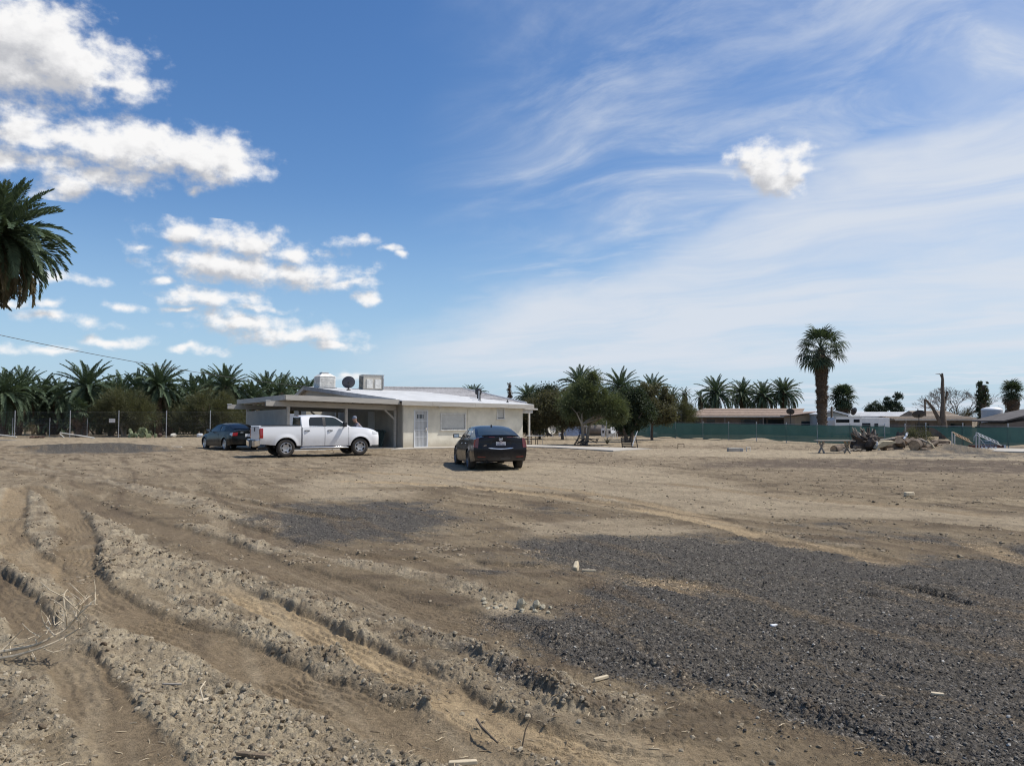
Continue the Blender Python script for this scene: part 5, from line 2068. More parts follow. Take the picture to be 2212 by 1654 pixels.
walk = slab_px([(845, 971.5), (900, 969.5), (1000, 967.5), (1135, 965.9), (1197, 967.2), (1264, 971.2), (1325, 974.6), (1408, 970.2), (1330, 967.8), (1264, 966.0), (1197, 963.4), (1135, 961.2), (1000, 962.0), (870, 967.0)], -0.2, 0.045, 'concrete_walk')
walk['label'] = 'pale concrete walk running along the house and past its corner'
cpad = MB()
c_, s_ = math.cos(HA), math.sin(HA)
hp = lambda u, v: (HX + c_ * u - s_ * v, HY + s_ * u + c_ * v)
cpad.prism([hp(-6.6, -0.3), hp(-0.02, 0.25), hp(-0.02, 9.0), hp(-6.6, 9.0)], -0.2, 0.03)
o = cpad.build('carport_floor', m_conc)
structure(o)
o['label'] = 'concrete floor of the carport'


def on_roof(u, v):
    x, y = hp(u, v)
    return Vector((x, y, zr(u, v)))


# things that stand on the roof
def roof_spot(px, v):
    x = (px - 1106.0) / FPX
    c, s = math.cos(HA), math.sin(HA)
    bx, by = HX - s * v, HY + c * v
    return (x * by - bx) / (c - x * s), v


# evaporative cooler
u, v = roof_spot(701, 13.5)
p = on_roof(u, v)
ec = thing('evaporative_cooler', 'squat white evaporative cooler on the left of the house roof', 'cooler', p - Vector((0, 0, 0.02)), HA)
mb = MB()
mb.box((0, 0, 0.42), (1.15, 1.15, 0.72))
mb.build('casing', m_coolw, ec, bevel=0.03)
mb = MB()
mb.add([(-.6, -.6, .79), (.6, -.6, .79), (.6, .6, .79), (-.6, .6, .79), (-.32, -.32, 1.0), (.32, -.32, 1.0), (.32, .32, 1.0), (-.32, .32, 1.0)], [(0, 1, 5, 4), (1, 2, 6, 5), (2, 3, 7, 6), (3, 0, 4, 7), (4, 5, 6, 7), (3, 2, 1, 0)])
mb.build('lid', m_coolw, ec)
mb = MB()
mb.box((-0.05, 0, 1.06), (0.5, 0.5, 0.11))
mb.build('collar', m_galv, ec, bevel=0.02)
for sx, sy in ((0, -1), (-1, 0), (1, 0)):
    for k in range(6):
        mb = MB()
        z = 0.2 + k * 0.085
        mb.box((sx * 0.585, sy * 0.585, z), (0.95 if sy else 0.02, 0.95 if sx else 0.02, 0.045), (R(18) * (1 if sy else 0), R(18) * sx, 0))
        mb.build('louver', m_coolw, ec)
mb = MB()
mb.box((0, 0, 0.03), (1.3, 1.3, 0.06))
mb.build('stand', m_galv, ec)

# rooftop air conditioner
u, v = roof_spot(802, 13.2)
p = on_roof(u, v)
ac = thing('rooftop_air_conditioner', 'boxy beige air conditioner standing on the house roof ridge', 'air conditioner', p - Vector((0, 0, 0.02)), HA - R(8))
mb = MB()
mb.box((0, 0, 0.56), (1.5, 1.15, 1.0))
mb.build('cabinet', m_beige, ac, bevel=0.02)
mb = MB()
mb.box((0, 0, 1.075), (1.56, 1.21, 0.035))
mb.build('top_panel', m_galv, ac)
for k in range(2):
    mb = MB()
    mb.box((-0.30 + k * 0.62, -0.60, 0.44), (0.44, 0.05, 0.66))
    mb.build('access_panel', m_coolw, ac, bevel=0.01)
for k in range(10):
    mb = MB()
    mb.box((-0.77, 0, 0.16 + k * 0.085), (0.03, 1.05, 0.045))
    mb.build('louver', m_blk, ac)
mb = MB()
mb.tube([(0.70, -0.62, 0.02), (0.70, -0.62, 0.8), (0.64, -0.60, 1.0), (0.70, -0.58, 1.06)], 0.05, 8)
mb.build('duct', m_galv, ac, smooth=True)
mb = MB()
mb.box((0, 0, 0.03), (1.4, 1.0, 0.06))
mb.build('stand', m_galv, ac)


# satellite dishes
def dish(name, label, base, radius, aim, mast, m_, tilt=0.25, squash=1.0):
    t = thing(name, label, 'satellite dish', base)
    mb = MB()
    mb.tube([(0, 0, -0.05), (0, 0, mast * 0.55), (0, 0, mast)], 0.03, 8)
    mb.lathe([(0.20, 0.0), (0.06, 0.10), (0.03, 0.18)], 12)
    mb.build('mast', m_blk, t, smooth=True)
    mb = MB()
    prof = [(radius * k / 8, -radius * 0.32 * (1 - (k / 8) ** 2)) for k in range(9)]
    mb.lathe(prof, 28)
    mb.lathe([(r_ + 0.0, h_ - 0.015) for r_, h_ in prof], 28)
    d_ = mb.build('reflector', m_, t, smooth=True, angle=60)
    d_.location = (0, 0, mast + radius * 0.45)
    a = Vector(aim).normalized()
    d_.rotation_euler = a.to_track_quat('Z', 'Y').to_euler()
    mb = MB()
    mb.tube([(0, -radius * 0.95, 0.0), (0, -radius * 0.5, radius * 0.55), (0, -radius * 0.1, radius * 0.8)], 0.012, 6)
    mb.box((0, 0, radius * 0.85), (0.07, 0.07, 0.14))
    mb.build('feed_arm', m_blk, d_)
    mb = MB()
    mb.tube([(0, 0, -radius * 0.34), (0, 0, -radius * 0.55)], 0.06, 8)
    mb.build('bracket', m_blk, d_)
    return t


u, v = roof_spot(752.5, 10.6)
dish('satellite_dish', 'round dark satellite dish on the house roof between cooler and air conditioner', on_roof(u, v), 0.44, (-0.35, 1.0, 0.5), 0.36, m_blue)


# ------------------------------------------------------------------ plants
def leaf_mat(name, c1, c2, transl=0.25, rough=0.6):
    if name in MATS:
        return MATS[name]
    m = bpy.data.materials.new(name)
    m.use_nodes = True
    m.node_tree.nodes.clear()
    t = NT(m.node_tree)
    out = t.node('ShaderNodeOutputMaterial')
    b = t.node('ShaderNodeBsdfPrincipled')
    b.inputs['Roughness'].default_value = rough
    b.inputs['Specular IOR Level'].default_value = 0.2
    rnd = t.node('ShaderNodeNewGeometry').outputs['Random Per Island']
    oi = t.node('ShaderNodeObjectInfo').outputs['Random']
    f = t.math('FRACT', t.math('ADD', rnd, t.math('MULTIPLY', oi, 0.37)))
    c = t.mix(f, c1, c2)
    t.put(b.inputs['Base Color'], c)
    tr = t.node('ShaderNodeBsdfTranslucent')
    t.put(tr.inputs['Color'], t.mix(1.0, c, (1.0, 1.05, 0.6), 'MULTIPLY'))
    mx = t.node('ShaderNodeMixShader')
    mx.inputs[0].default_value = transl
    t.l.new(b.outputs[0], mx.inputs[1])
    t.l.new(tr.outputs[0], mx.inputs[2])
    t.l.new(mx.outputs[0], out.inputs[0])
    MATS[name] = m
    return m


m_date = leaf_mat("date_frond_green", (0.055, 0.085, 0.052), (0.120, 0.162, 0.095), 0.18)
m_dateold = leaf_mat("date_frond_old", (0.085, 0.080, 0.045), (0.17, 0.135, 0.085), 0.15)
m_fan = leaf_mat("fan_leaf_green", (0.040, 0.062, 0.036), (0.085, 0.110, 0.060), 0.2)
m_fandead = leaf_mat("fan_leaf_dead", (0.075, 0.052, 0.036), (0.15, 0.108, 0.075), 0.1, 0.8)
m_trunk = mat("palm_trunk_bark", (0.10, 0.072, 0.050), 0.95, var=0.4, vscale=5, bump=1.0, bscale=12, stretch=(1, 1, 3))
m_bark = mat("tree_bark", (0.13, 0.10, 0.075), 0.95, var=0.35, vscale=5, bump=0.8, bscale=18, stretch=(1, 1, 0.4))
m_palebark = mat("pale_bark", (0.26, 0.22, 0.17), 0.95, var=0.3, vscale=5, bump=0.6, bscale=18, stretch=(1, 1, 0.4))


def frond_mesh(name, m, seed, droop, nl=46, lw=0.013, ll=0.17, tip=0.35, spread=1.0):
    """one feather frond along +x, unit length; droop bends it down"""
    r = random.Random(seed)
    mb = MB()
    n = 14
    pts = []
    a = 0.0
    x = z = 0.0
    for i in range(n + 1):
        pts.append(Vector((x, 0.0, z)))
        a -= droop / n * (0.4 + 1.2 * i / n)
        x += math.cos(a) / n
        z += math.sin(a) / n
    mb.tube(pts, [0.012 * (1 - 0.85 * i / n) for i in range(n + 1)], 4, cap=False)
    for k in range(nl):
        t_ = 0.10 + 0.90 * (k + r.uniform(-.3, .3)) / nl
        t_ = min(t_, 0.999)
        i = min(int(t_ * n), n - 1)
        q = pts[i].lerp(pts[i + 1], t_ * n - i)
        tan = (pts[i + 1] - pts[i]).normalized()
        up = Vector((-tan.z, 0, tan.x))
        prof = math.sin(min(1.0, t_ * 1.3 + 0.25) * math.pi * 0.55) * (1 - max(0, t_ - 0.55) * (1 - tip) / 0.45)
        for s in (-1, 1):
            side = Vector((0, s, 0))
            fw = 0.55 + 0.75 * t_
            d = (tan * fw + side * spread * r.uniform(0.75, 1.0) + up * r.uniform(0.15, 0.75)).normalized()
            L = ll * prof * r.uniform(0.85, 1.1)
            wv = tan.cross(d).cross(d).normalized() * lw
            e = q + d * L + Vector((0, 0, -0.12 * L))
            mid = q + d * L * 0.45
            mb.add([q, mid + wv, e, mid - wv], [(0, 1, 2, 3)])
    return mb.mesh(name, m, fix=False)


FR_UP = [frond_mesh("frond_upright", m_date, i, 0.55) for i in range(3)]
FR_MID = [frond_mesh("frond_arching", m_date, 10 + i, 1.05) for i in range(3)]
FR_LOW = [frond_mesh("frond_drooping", m_date, 20 + i, 1.25, spread=0.8) for i in range(2)]
FR_OLD = [frond_mesh("frond_old", m_dateold, 30 + i, 0.95, spread=0.55, nl=40) for i in range(2)]


def trunk_mesh(h, r0, r1, lean=(0, 0), seed=0, boots=True, n=10):
    r = random.Random(seed)
    mb = MB()
    k = max(6, int(h / 0.22))
    path, rad = [], []
    for i in range(k + 1):
        t_ = i / k
        path.append((lean[0] * t_ ** 1.5, lean[1] * t_ ** 1.5, h * t_ - 0.3 * (1 - t_)))
        rad.append((r0 + (r1 - r0) * t_) * (1 + (r.uniform(-.07, .07) + (0.09 if i % 2 else -0.03) if boots else 0)))
    mb.tube(path, rad, n)
    if boots:
        for i in range(int(h * 22)):
            t_ = r.uniform(0.05, 1.0)
            a = r.uniform(0, 6.28)
            rr = r0 + (r1 - r0) * t_
            c = Vector((lean[0] * t_ ** 1.5, lean[1] * t_ ** 1.5, h * t_))
            o_ = Vector((math.cos(a), math.sin(a), 0))
            mb.beam(c + o_ * rr * 0.9, c + o_ * (rr * 1.25) + Vector((0, 0, 0.12)), 0.10, 0.05)
    return mb


def date_palm(label, x, y, zc, L, n=52, seed=0, low=-0.75, old=0.16, group=None, lean=(0, 0), r0=0.24, top=1.45, cat='palm', trunk=True, skirt=0):
    r = random.Random(seed)
    t = thing('date_palm', label, cat, (x - lean[0], y - lean[1], 0), r.uniform(0, 6.28) * 0, group)
    if trunk:
        trunk_mesh(zc + 0.15, r0 * 1.1, r0, lean, seed).build('trunk', m_trunk, t, smooth=True, angle=50)
    base = Vector((lean[0], lean[1], zc))
    for i in range(n):
        f = i / (n - 1)                      # 0 young and upright .. 1 old and hanging
        az_ = i * 2.39996 + r.uniform(-.25, .25)
        el_ = top + (low - top) * f ** 0.85 + r.uniform(-.12, .12)
        if f > 1 - old:
            me = r.choice(FR_OLD)
        elif f > 0.62:
            me = r.choice(FR_LOW)
        elif f > 0.28:
            me = r.choice(FR_MID)
        else:
            me = r.choice(FR_UP)
        s = L * r.uniform(0.86, 1.1) * (0.82 + 0.18 * min(1, f * 3))
        inst('frond', me, t, base + Vector((math.cos(az_) * 0.1, math.sin(az_) * 0.1, 0.12 * (1 - f))), (r.uniform(-.3, .3), -el_, az_), s)
    for i in range(skirt):
        az_ = r.uniform(0, 6.28)
        inst('frond', r.choice(FR_OLD), t, base + Vector((math.cos(az_) * 0.15, math.sin(az_) * 0.15, -r.uniform(0, 0.5))), (r.uniform(-.5, .5), r.uniform(1.15, 1.5), az_), L * r.uniform(0.6, 0.95))
    return t


def fan_mesh(name, m, seed, n=18, arc=2.35, droop=0.35, pet=0.45):
    r = random.Random(seed)
    mb = MB()
    mb.tube([(0, 0, 0), (pet * 0.5, 0, 0.03), (pet, 0, 0.02)], [0.016, 0.012, 0.010], 4, cap=False)
    c = Vector((pet, 0, 0.02))
    R_ = 1 - pet
    for k in range(n):
        a = -arc + 2 * arc * k / (n - 1)
        d = Vector((math.cos(a), math.sin(a), 0.12 * (1 if k % 2 else -1) * 0.6))
        s = Vector((-math.sin(a), math.cos(a), 0))
        L = R_ * r.uniform(0.85, 1.05) * (0.78 + 0.22 * math.cos(a * 0.6))
        w = arc / n * L * 0.62
        p1 = c + d * L * 0.55
        p2 = c + d * L * 0.82 + Vector((0, 0, -droop * 0.10))
        p3 = c + d * L + Vector((0, 0, -droop * 0.32))
        mb.add([c, p1 + s * w, p2 + s * w * 0.45, p3, p2 - s * w * 0.45, p1 - s * w], [(0, 1, 5), (1, 2, 4, 5), (2, 3, 4)])
    return mb.mesh(name, m, fix=False)


FAN = [fan_mesh("fan_leaf", m_fan, i, droop=0.3 + 0.25 * i) for i in range(3)]
FANL = [fan_mesh('fan_leaf_long', m_fan, 5 + i, n=22, arc=2.2, droop=0.35 + 0.3 * i, pet=0.56) for i in range(3)]
FAND = [fan_mesh("fan_leaf_dead", m_fandead, 10 + i, n=14, arc=1.5, droop=0.9) for i in range(3)]


def fan_palm(label, x, y, zc, L, n=36, seed=0, skirt=0, skirt_h=3.0, skirt_r=(0.9, 0.5), skirt_L=None, leaves=None, r0=0.28, low=-0.6, group=None, lean=(0, 0)):
    r = random.Random(seed)
    t = thing('fan_palm', label, 'palm', (x - lean[0], y - lean[1], 0), 0, group)
    trunk_mesh(zc, r0 * 1.15, r0 * 0.9, lean, seed).build('trunk', m_trunk, t, smooth=True, angle=50)
    base = Vector((lean[0], lean[1], zc))
    for i in range(n):
        f = i / (n - 1)
        az_ = i * 2.39996 + r.uniform(-.3, .3)
        el_ = 1.4 + (low - 1.4) * f ** 0.9 + r.uniform(-.12, .12)
        inst('leaf', r.choice(leaves or FAN), t, base + Vector((0, 0, 0.2 * (1 - f))), (r.uniform(-.4, .4), -el_, az_), L * r.uniform(0.85, 1.1))
    for i in range(skirt):
        f = (i + r.random()) / skirt
        az_ = i * 2.39996 + r.uniform(-.3, .3)
        rad = skirt_r[0] + (skirt_r[1] - skirt_r[0]) * f
        el_ = -(1.12 + 0.32 * min(1, f * 2.0)) + r.uniform(-.06, .06)
        q = base + Vector((math.cos(az_) * rad * 0.42, math.sin(az_) * rad * 0.42, -skirt_h * f * 0.86))
        inst('dead_leaf', r.choice(FAND), t, q, (r.uniform(-.5, .5), -el_, az_), (skirt_L or L) * r.uniform(0.62, 0.9))
    return t


def np_mesh(name, v, f4, m):
    me = bpy.data.meshes.new(name)
    me.vertices.add(len(v))
    me.vertices.foreach_set('co', v.astype(np.float32).ravel())
    me.loops.add(f4.size)
    me.loops.foreach_set('vertex_index', f4.astype(np.int32).ravel())
    me.polygons.add(len(f4))
    me.polygons.foreach_set('loop_start', (np.arange(len(f4)) * f4.shape[1]).astype(np.int32))
    me.update(calc_edges=True)
    me.materials.append(m)
    return me


def leaf_cloud(lobes, n, size, seed, aspect=0.45, clump=0.16, nclump=90, outward=0.0, hollow=0.5, sag=0.0):
    """leaf blades bunched in clumps through the lobes' volume"""
    rs_ = np.random.RandomState(seed)
    vol = np.array([l[3] * l[4] * l[5] for l in lobes]) ** 0.67
    li = rs_.choice(len(lobes), nclump, p=vol / vol.sum())
    d = rs_.normal(size=(nclump, 3))
    d /= np.linalg.norm(d, axis=1)[:, None]
    rad = rs_.uniform(hollow ** 3, 1.0, nclump) ** (1 / 3)
    lob = np.array([l for l in lobes])[li]
    cc = lob[:, :3] + d * rad[:, None] * lob[:, 3:6]
    ci = rs_.randint(0, nclump, n)
    off = rs_.normal(size=(n, 3)) * clump * rs_.uniform(0.5, 1.3, nclump)[ci][:, None]
    p = cc[ci] + off
    p[:, 2] -= sag * np.abs(off[:, 0])
    ax = rs_.normal(size=(n, 3))
    ax /= np.linalg.norm(ax, axis=1)[:, None]
    if outward:
        o_ = off / (np.linalg.norm(off, axis=1)[:, None] + 1e-6) + d[ci] * 0.8
        ax = ax * (1 - outward) + o_ * outward
        ax /= np.linalg.norm(ax, axis=1)[:, None]
    b_ = np.cross(ax, rs_.normal(size=(n, 3)))
    b_ /= np.linalg.norm(b_, axis=1)[:, None]
    s = size * rs_.uniform(0.6, 1.3, n)[:, None]
    v = np.stack([p - ax * s, p + b_ * s * aspect, p + ax * s, p - b_ * s * aspect], 1).reshape(-1, 3)
    f = np.arange(n * 4).reshape(-1, 4)
    return v, f, cc


def tree(label, x, y, trunk_h, r0, lobes, n, size, m_leaf, m_bk, seed=0, nlimb=12, name='tree', cat='tree', stems=1, lean=(0, 0), group=None, **kw):
    r = random.Random(seed)
    t = thing(name, label, cat, (x, y, 0), 0, group)
    v, f, cc = leaf_cloud(lobes, n, size, seed, **kw)
    o = bpy.data.objects.new('crown', np_mesh('crown', v, f, m_leaf))
    COL.objects.link(o)
    o.parent = t
    mb = MB()
    tops = []
    for s in range(stems):
        a = 6.28 * s / max(1, stems) + r.uniform(0, 1)
        bx, by = (0.12 * math.cos(a), 0.12 * math.sin(a)) if stems > 1 else (0, 0)
        tx, ty = lean[0] + (0.3 * math.cos(a) if stems > 1 else 0), lean[1] + (0.3 * math.sin(a) if stems > 1 else 0)
        path = [(bx, by, -0.15), (bx + tx * 0.25 + r.uniform(-.05, .05), by + ty * 0.25, trunk_h * 0.4), (bx + tx * 0.6, by + ty * 0.6 + r.uniform(-.05, .05), trunk_h * 0.75), (bx + tx, by + ty, trunk_h)]
        mb.tube(path, [r0 * 1.25, r0, r0 * 0.85, r0 * 0.7], 9)
        tops.append(Vector(path[-1]))
    mb.build('trunk', m_bk, t, smooth=True, angle=60)
    for i in range(nlimb):
        mb = MB()
        a = r.choice(tops)
        e = Vector(cc[r.randrange(len(cc))])
        mid = a.lerp(e, 0.5) + Vector((r.uniform(-.12, .12), r.uniform(-.12, .12), r.uniform(0, .2)))
        mb.tube([a - Vector((0, 0, 0.08)), mid, e], [r0 * 0.55, r0 * 0.35, r0 * 0.1], 6)
        for q in range(3):
            e2 = Vector(cc[r.randrange(len(cc))])
            if (e2 - mid).length < 1.6:
                mb.tube([mid, mid.lerp(e2, 0.6) + Vector((0, 0, 0.05)), e2], [r0 * 0.22, r0 * 0.14, r0 * 0.05], 5)
        mb.build('limb', m_bk, t, smooth=True, angle=60)
    return t


def at(px, py, d):
    q = P(px, py, d)
    return q


def zat(py, d):
    return EYE + (903.0 - py) * d / FPX


def xat(px, d):
    return (px - 1106.0) / FPX * d


# --- the tall palm that leans in from the left edge
date_palm('large date palm crown hanging into the top left, far above the others', xat(-12, 40), 40.0, zat(505, 40), 3.7, n=175, seed=3, low=-1.3, old=0.24, r0=0.3, lean=(1.2, 0), skirt=16)

# --- the grove beyond the left fence
GL = 'date palms in the grove beyond the left fence'
left = [
    (8, 852, 70, 2.9, 'date palm cut by the left edge of the picture, beyond the fence'),
    (188, 838, 71, 3.1, 'tallest date palm of the left grove, above the white fence sign'),
    (343, 838, 72, 2.75, 'date palm right of the brown feathery bush, under the overhead wire'),
    (487, 838, 73, 2.5, 'date palm rising over the second feathery bush, left of the carport'),
    (606, 852, 76, 2.5, 'date palm behind the carport roof, left of the cooler'),
    (665, 850, 82, 2.2, 'small date palm just left of the evaporative cooler'),
    (545, 862, 74, 2.4, 'low date palm touching the left end of the carport roof'),
    (90, 858, 77, 2.9, 'dark date palm between the two tallest at far left'),
    (262, 856, 78, 2.8, 'dark date palm behind the first feathery bush'),
    (415, 856, 79, 2.7, 'dark date palm between the two feathery bushes'),
    (48, 846, 74, 2.9, 'date palm leaning over the second post of the left fence'),
    (128, 860, 76, 2.6, 'short date palm left of the young fan palm'),
    (232, 866, 73, 2.4, 'short date palm crowding the right side of the tallest one'),
    (300, 848, 80, 2.7, 'date palm between the tallest one and the one under the wire'),
    (380, 868, 74, 2.3, 'short date palm above the prickly pear'),
    (445, 850, 82, 2.6, 'date palm peeping over the second feathery bush from behind'),
    (575, 846, 84, 2.5, 'date palm peeping over the carport roof corner'),
    (635, 856, 80, 2.2, 'small date palm over the middle of the carport roof'),
]
for i, (px, py, d, L, lab) in enumerate(left):
    date_palm(lab, xat(px, d), d, zat(py, d), L * 1.1 * random.Random(i + 7).uniform(0.92, 1.08), n=78 if i < 4 else 58, seed=50 + i, low=random.Random(i).uniform(-1.3, -0.8), old=0.05 + 0.02 * (i % 7), group=GL, r0=0.26, top=random.Random(i + 3).uniform(1.35, 1.57), lean=(random.Random(i + 9).uniform(-.7, .7), 0))
rp = random.Random(5)
for i in range(11):
    px = -40 + i * 68 + rp.uniform(-15, 15)
    d = rp.uniform(82, 96)
    py = 868 + rp.uniform(-8, 8)
    date_palm('date palm in the dark back row of the left grove', xat(px, d), d, zat(py, d) - 0.3, 3.0, n=34, seed=80 + i, low=-1.2, old=0.1, group='back row of the left date grove', r0=0.26)
for i in range(12):
    px = -30 + i * 52 + rp.uniform(-12, 12)
    d = rp.uniform(75, 81)
    date_palm('low young date palm in the shade under the left grove', xat(px, d), d, 1.1 + rp.uniform(-.2, .3), 2.5, n=24, seed=120 + i, low=-0.5, old=0.15, group='young palms under the left grove', r0=0.2, top=1.3)

m_olive = leaf_mat("feathery_olive", (0.072, 0.076, 0.040), (0.140, 0.138, 0.070), 0.35)
m_brownish = leaf_mat("feathery_brown", (0.075, 0.062, 0.038), (0.135, 0.115, 0.065), 0.3)
m_pine = leaf_mat("grey_green_leaf", (0.085, 0.104, 0.055), (0.165, 0.185, 0.095), 0.35)
m_darkl = leaf_mat("dark_leaf", (0.030, 0.043, 0.026), (0.075, 0.098, 0.052), 0.25, 0.5)
m_rusty = leaf_mat("rusty_leaf", (0.076, 0.078, 0.044), (0.160, 0.145, 0.082), 0.35)
m_bright = leaf_mat("bright_leaf", (0.10, 0.15, 0.04), (0.17, 0.22, 0.06), 0.3)

d = 68.0
tree('brown olive feathery bush beyond the left fence, beside the white sign', xat(268, d), d, 1.0, 0.12, [(0.3, 0, 2.4, 2.3, 1.5, 1.9), (1.7, -0.2, 1.8, 1.4, 1.2, 1.3), (-1.3, 0.2, 2.1, 1.5, 1.2, 1.5)], 42000, 0.11, m_olive, m_palebark, 201, 16, name='feathery_bush', cat='bush', aspect=0.12, clump=0.30, nclump=190, outward=0.75, hollow=0.3, stems=3)
tree('brown olive feathery bush left of the carport, behind the dark coupe', xat(455, d + 1), d + 1, 0.9, 0.12, [(0, 0, 2.2, 2.6, 1.6, 1.9), (1.9, 0, 1.6, 1.6, 1.3, 1.4), (-1.9, 0, 1.6, 1.4, 1.2, 1.2)], 44000, 0.11, m_olive, m_palebark, 202, 16, name='feathery_bush', cat='bush', aspect=0.12, clump=0.30, nclump=200, outward=0.75, hollow=0.3, stems=3)
d = 67.0
yf = fan_palm('young bright green fan palm behind the left fence', xat(170, d), d, zat(888, d), 1.25, n=20, seed=31, r0=0.18, low=-0.9, skirt=10, skirt_h=1.0)
tree('small twiggy dark shrub at the foot of the left fence', xat(72, 64), 64.0, 0.35, 0.03, [(0, 0, 0.75, 0.55, 0.4, 0.45)], 900, 0.06, m_brownish, m_bark, 203, 10, name='twiggy_shrub', cat='shrub', aspect=0.1, clump=0.12, nclump=30, outward=0.6)

# --- trees right of the house
d = 48.0
bx, by = G(1262, 961)
tree('grey green tree with leaning forked trunk over the black bench frame', bx, by, 1.35, 0.10,
     [(0.35, 0.2, 2.75, 1.35, 1.0, 0.95), (0.15, 0.2, 3.55, 0.75, 0.6, 0.50), (0.60, 0.2, 4.1, 0.33, 0.33, 0.33), (1.5, 0.1, 2.35, 0.9, 0.8, 0.7), (2.1, 0, 2.0, 0.5, 0.5, 0.45), (-0.6, 0.3, 2.4, 0.9, 0.8, 0.8)],
     60000, 0.085, m_pine, m_palebark, 211, 18, aspect=0.18, clump=0.20, nclump=210, outward=0.6, hollow=0.2, stems=2, lean=(0.1, 0))
bx, by = G(1358, 955)
tree('dense dark tree with low crown left of the green screen fence', bx, by, 1.0, 0.13,
     [(0.1, 0.4, 2.7, 1.2, 1.0, 1.05), (-0.25, 0.4, 1.9, 1.0, 0.9, 0.9), (0.95, 0.4, 2.0, 0.95, 0.8, 0.9), (0.6, 0.3, 3.2, 0.6, 0.6, 0.42), (-0.3, 0.3, 1.2, 0.7, 0.5, 0.6), (0.6, 0.3, 1.3, 0.6, 0.5, 0.5)],
     50000, 0.065, m_darkl, m_bark, 212, 14, aspect=0.5, clump=0.18, nclump=190, hollow=0.2, stems=2)
tree('rusty leaved bush behind the dark tree, beside the palms', xat(1408, 58), 58.0, 1.2, 0.1, [(0, 0, 2.9, 1.5, 1.0, 1.3), (0.8, 0, 2.0, 1.0, 0.8, 0.8)], 26000, 0.08, m_rusty, m_bark, 213, 12, name='bush', cat='bush', aspect=0.4, clump=0.2, nclump=90)
tree('brown green bush filling the gap left of the leaning tree', xat(1215, 60), 60.0, 1.2, 0.1, [(0, 0, 2.5, 1.8, 1.0, 1.6), (-1.5, 0, 2.1, 1.4, 0.9, 1.4), (1.4, 0, 2.2, 1.3, 0.9, 1.3)], 46000, 0.085, m_rusty, m_bark, 214, 14, name='bush', cat='bush', aspect=0.3, clump=0.24, nclump=120)
tree('dark bush behind the patio corner of the house', xat(1165, 62), 62.0, 1.0, 0.1, [(0, 0, 2.4, 1.5, 1.0, 1.5), (0.9, 0, 3.3, 0.7, 0.7, 0.9), (-0.9, 0, 1.6, 1.0, 0.8, 1.0)], 30000, 0.08, m_darkl, m_bark, 215, 12, name='bush', cat='bush', aspect=0.45, clump=0.22, nclump=110)
tree('pale feathery bush behind the green fence, below the slim palms', xat(1470, 72), 72.0, 0.8, 0.08, [(0, 0, 1.9, 1.4, 1.0, 1.1), (0.7, 0, 2.4, 0.9, 0.7, 0.8), (-1.2, 0, 1.8, 0.8, 0.7, 0.8)], 22000, 0.10, m_olive, m_palebark, 216, 14, name='feathery_bush', cat='bush', aspect=0.09, clump=0.26, nclump=90, outward=0.75, stems=3)

GR = 'date palms right of the house'
right = [
    (1252, 833, 76, 2.5, 'date palm directly behind the leaning grey green tree'),
    (1340, 838, 74, 2.3, 'date palm above the dense dark tree'),
    (1408, 848, 74, 2.2, 'date palm above the rusty bush'),
    (1142, 862, 72, 1.75, 'date palm just right of the house roof'),
    (1022, 858, 80, 1.8, 'date palm showing over the shingled hip roof'),
    (1547, 850, 92, 2.75, 'leftmost big date palm over the brown roofed house'),
    (1604, 850, 95, 2.3, 'second date palm from left over the brown roofed house'),
    (1648, 856, 92, 2.4, 'third date palm over the brown roofed house'),
    (1693, 850, 92, 2.5, 'rightmost date palm over the brown roofed house, left of the tall fan palm'),
]
for i, (px, py, d, L, lab) in enumerate(right):
    big = px > 1500
    date_palm(lab, xat(px, d), d, zat(py, d), L, n=64 if big else 54, seed=300 + i, low=-0.85 if big else -0.6, old=0.06, group=GR, r0=0.32 if big else 0.28, top=1.45, skirt=4 if big else 0)
for i, (px, py, d, L, lab) in enumerate([(1453, 856, 80, 1.35, 'short crowned palm with bare brown trunk left of the slim palm'), (1479, 852, 82, 0.95, 'slim shaggy palm between the bushes and the brown roofed house'), (1513, 860, 90, 1.15, 'slim shaggy palm at the left end of the brown roof')]):
    date_palm(lab, xat(px, d), d, zat(py, d), L, n=30, seed=330 + i, low=-1.2, old=0.3, r0=0.22, skirt=14)
d = 66.0
fan_palm('tall fan palm with thick skirt of dead leaves', xat(1775, d), d, zat(757, d), 2.45, n=34, seed=41, leaves=FANL, skirt=170, skirt_h=5.2, skirt_r=(0.80, 0.45), skirt_L=1.25, r0=0.34, low=-0.95)
fan_palm('fan palm just right of the tall skirted palm', xat(1821, 80), 80.0, zat(862, 80), 1.75, n=40, seed=42, skirt=22, skirt_h=1.4, r0=0.25, low=-1.0)
fan_palm('fan palm with brown skirt at the far right edge', xat(2186, 75), 75.0, zat(848, 75), 1.35, n=34, seed=43, skirt=60, skirt_h=2.6, skirt_r=(1.0, 0.8), r0=0.3, low=-0.7)
fan_palm('tiny far fan palm left of the big date palms', xat(1526, 130), 130.0, zat(884, 130), 1.0, n=26, seed=44, skirt=20, skirt_h=1.2, r0=0.25)
fan_palm('tiny far fan palm between the big date palms', xat(1622, 130), 130.0, zat(882, 130), 1.1, n=26, seed=45, skirt=20, skirt_h=1.2, r0=0.25)


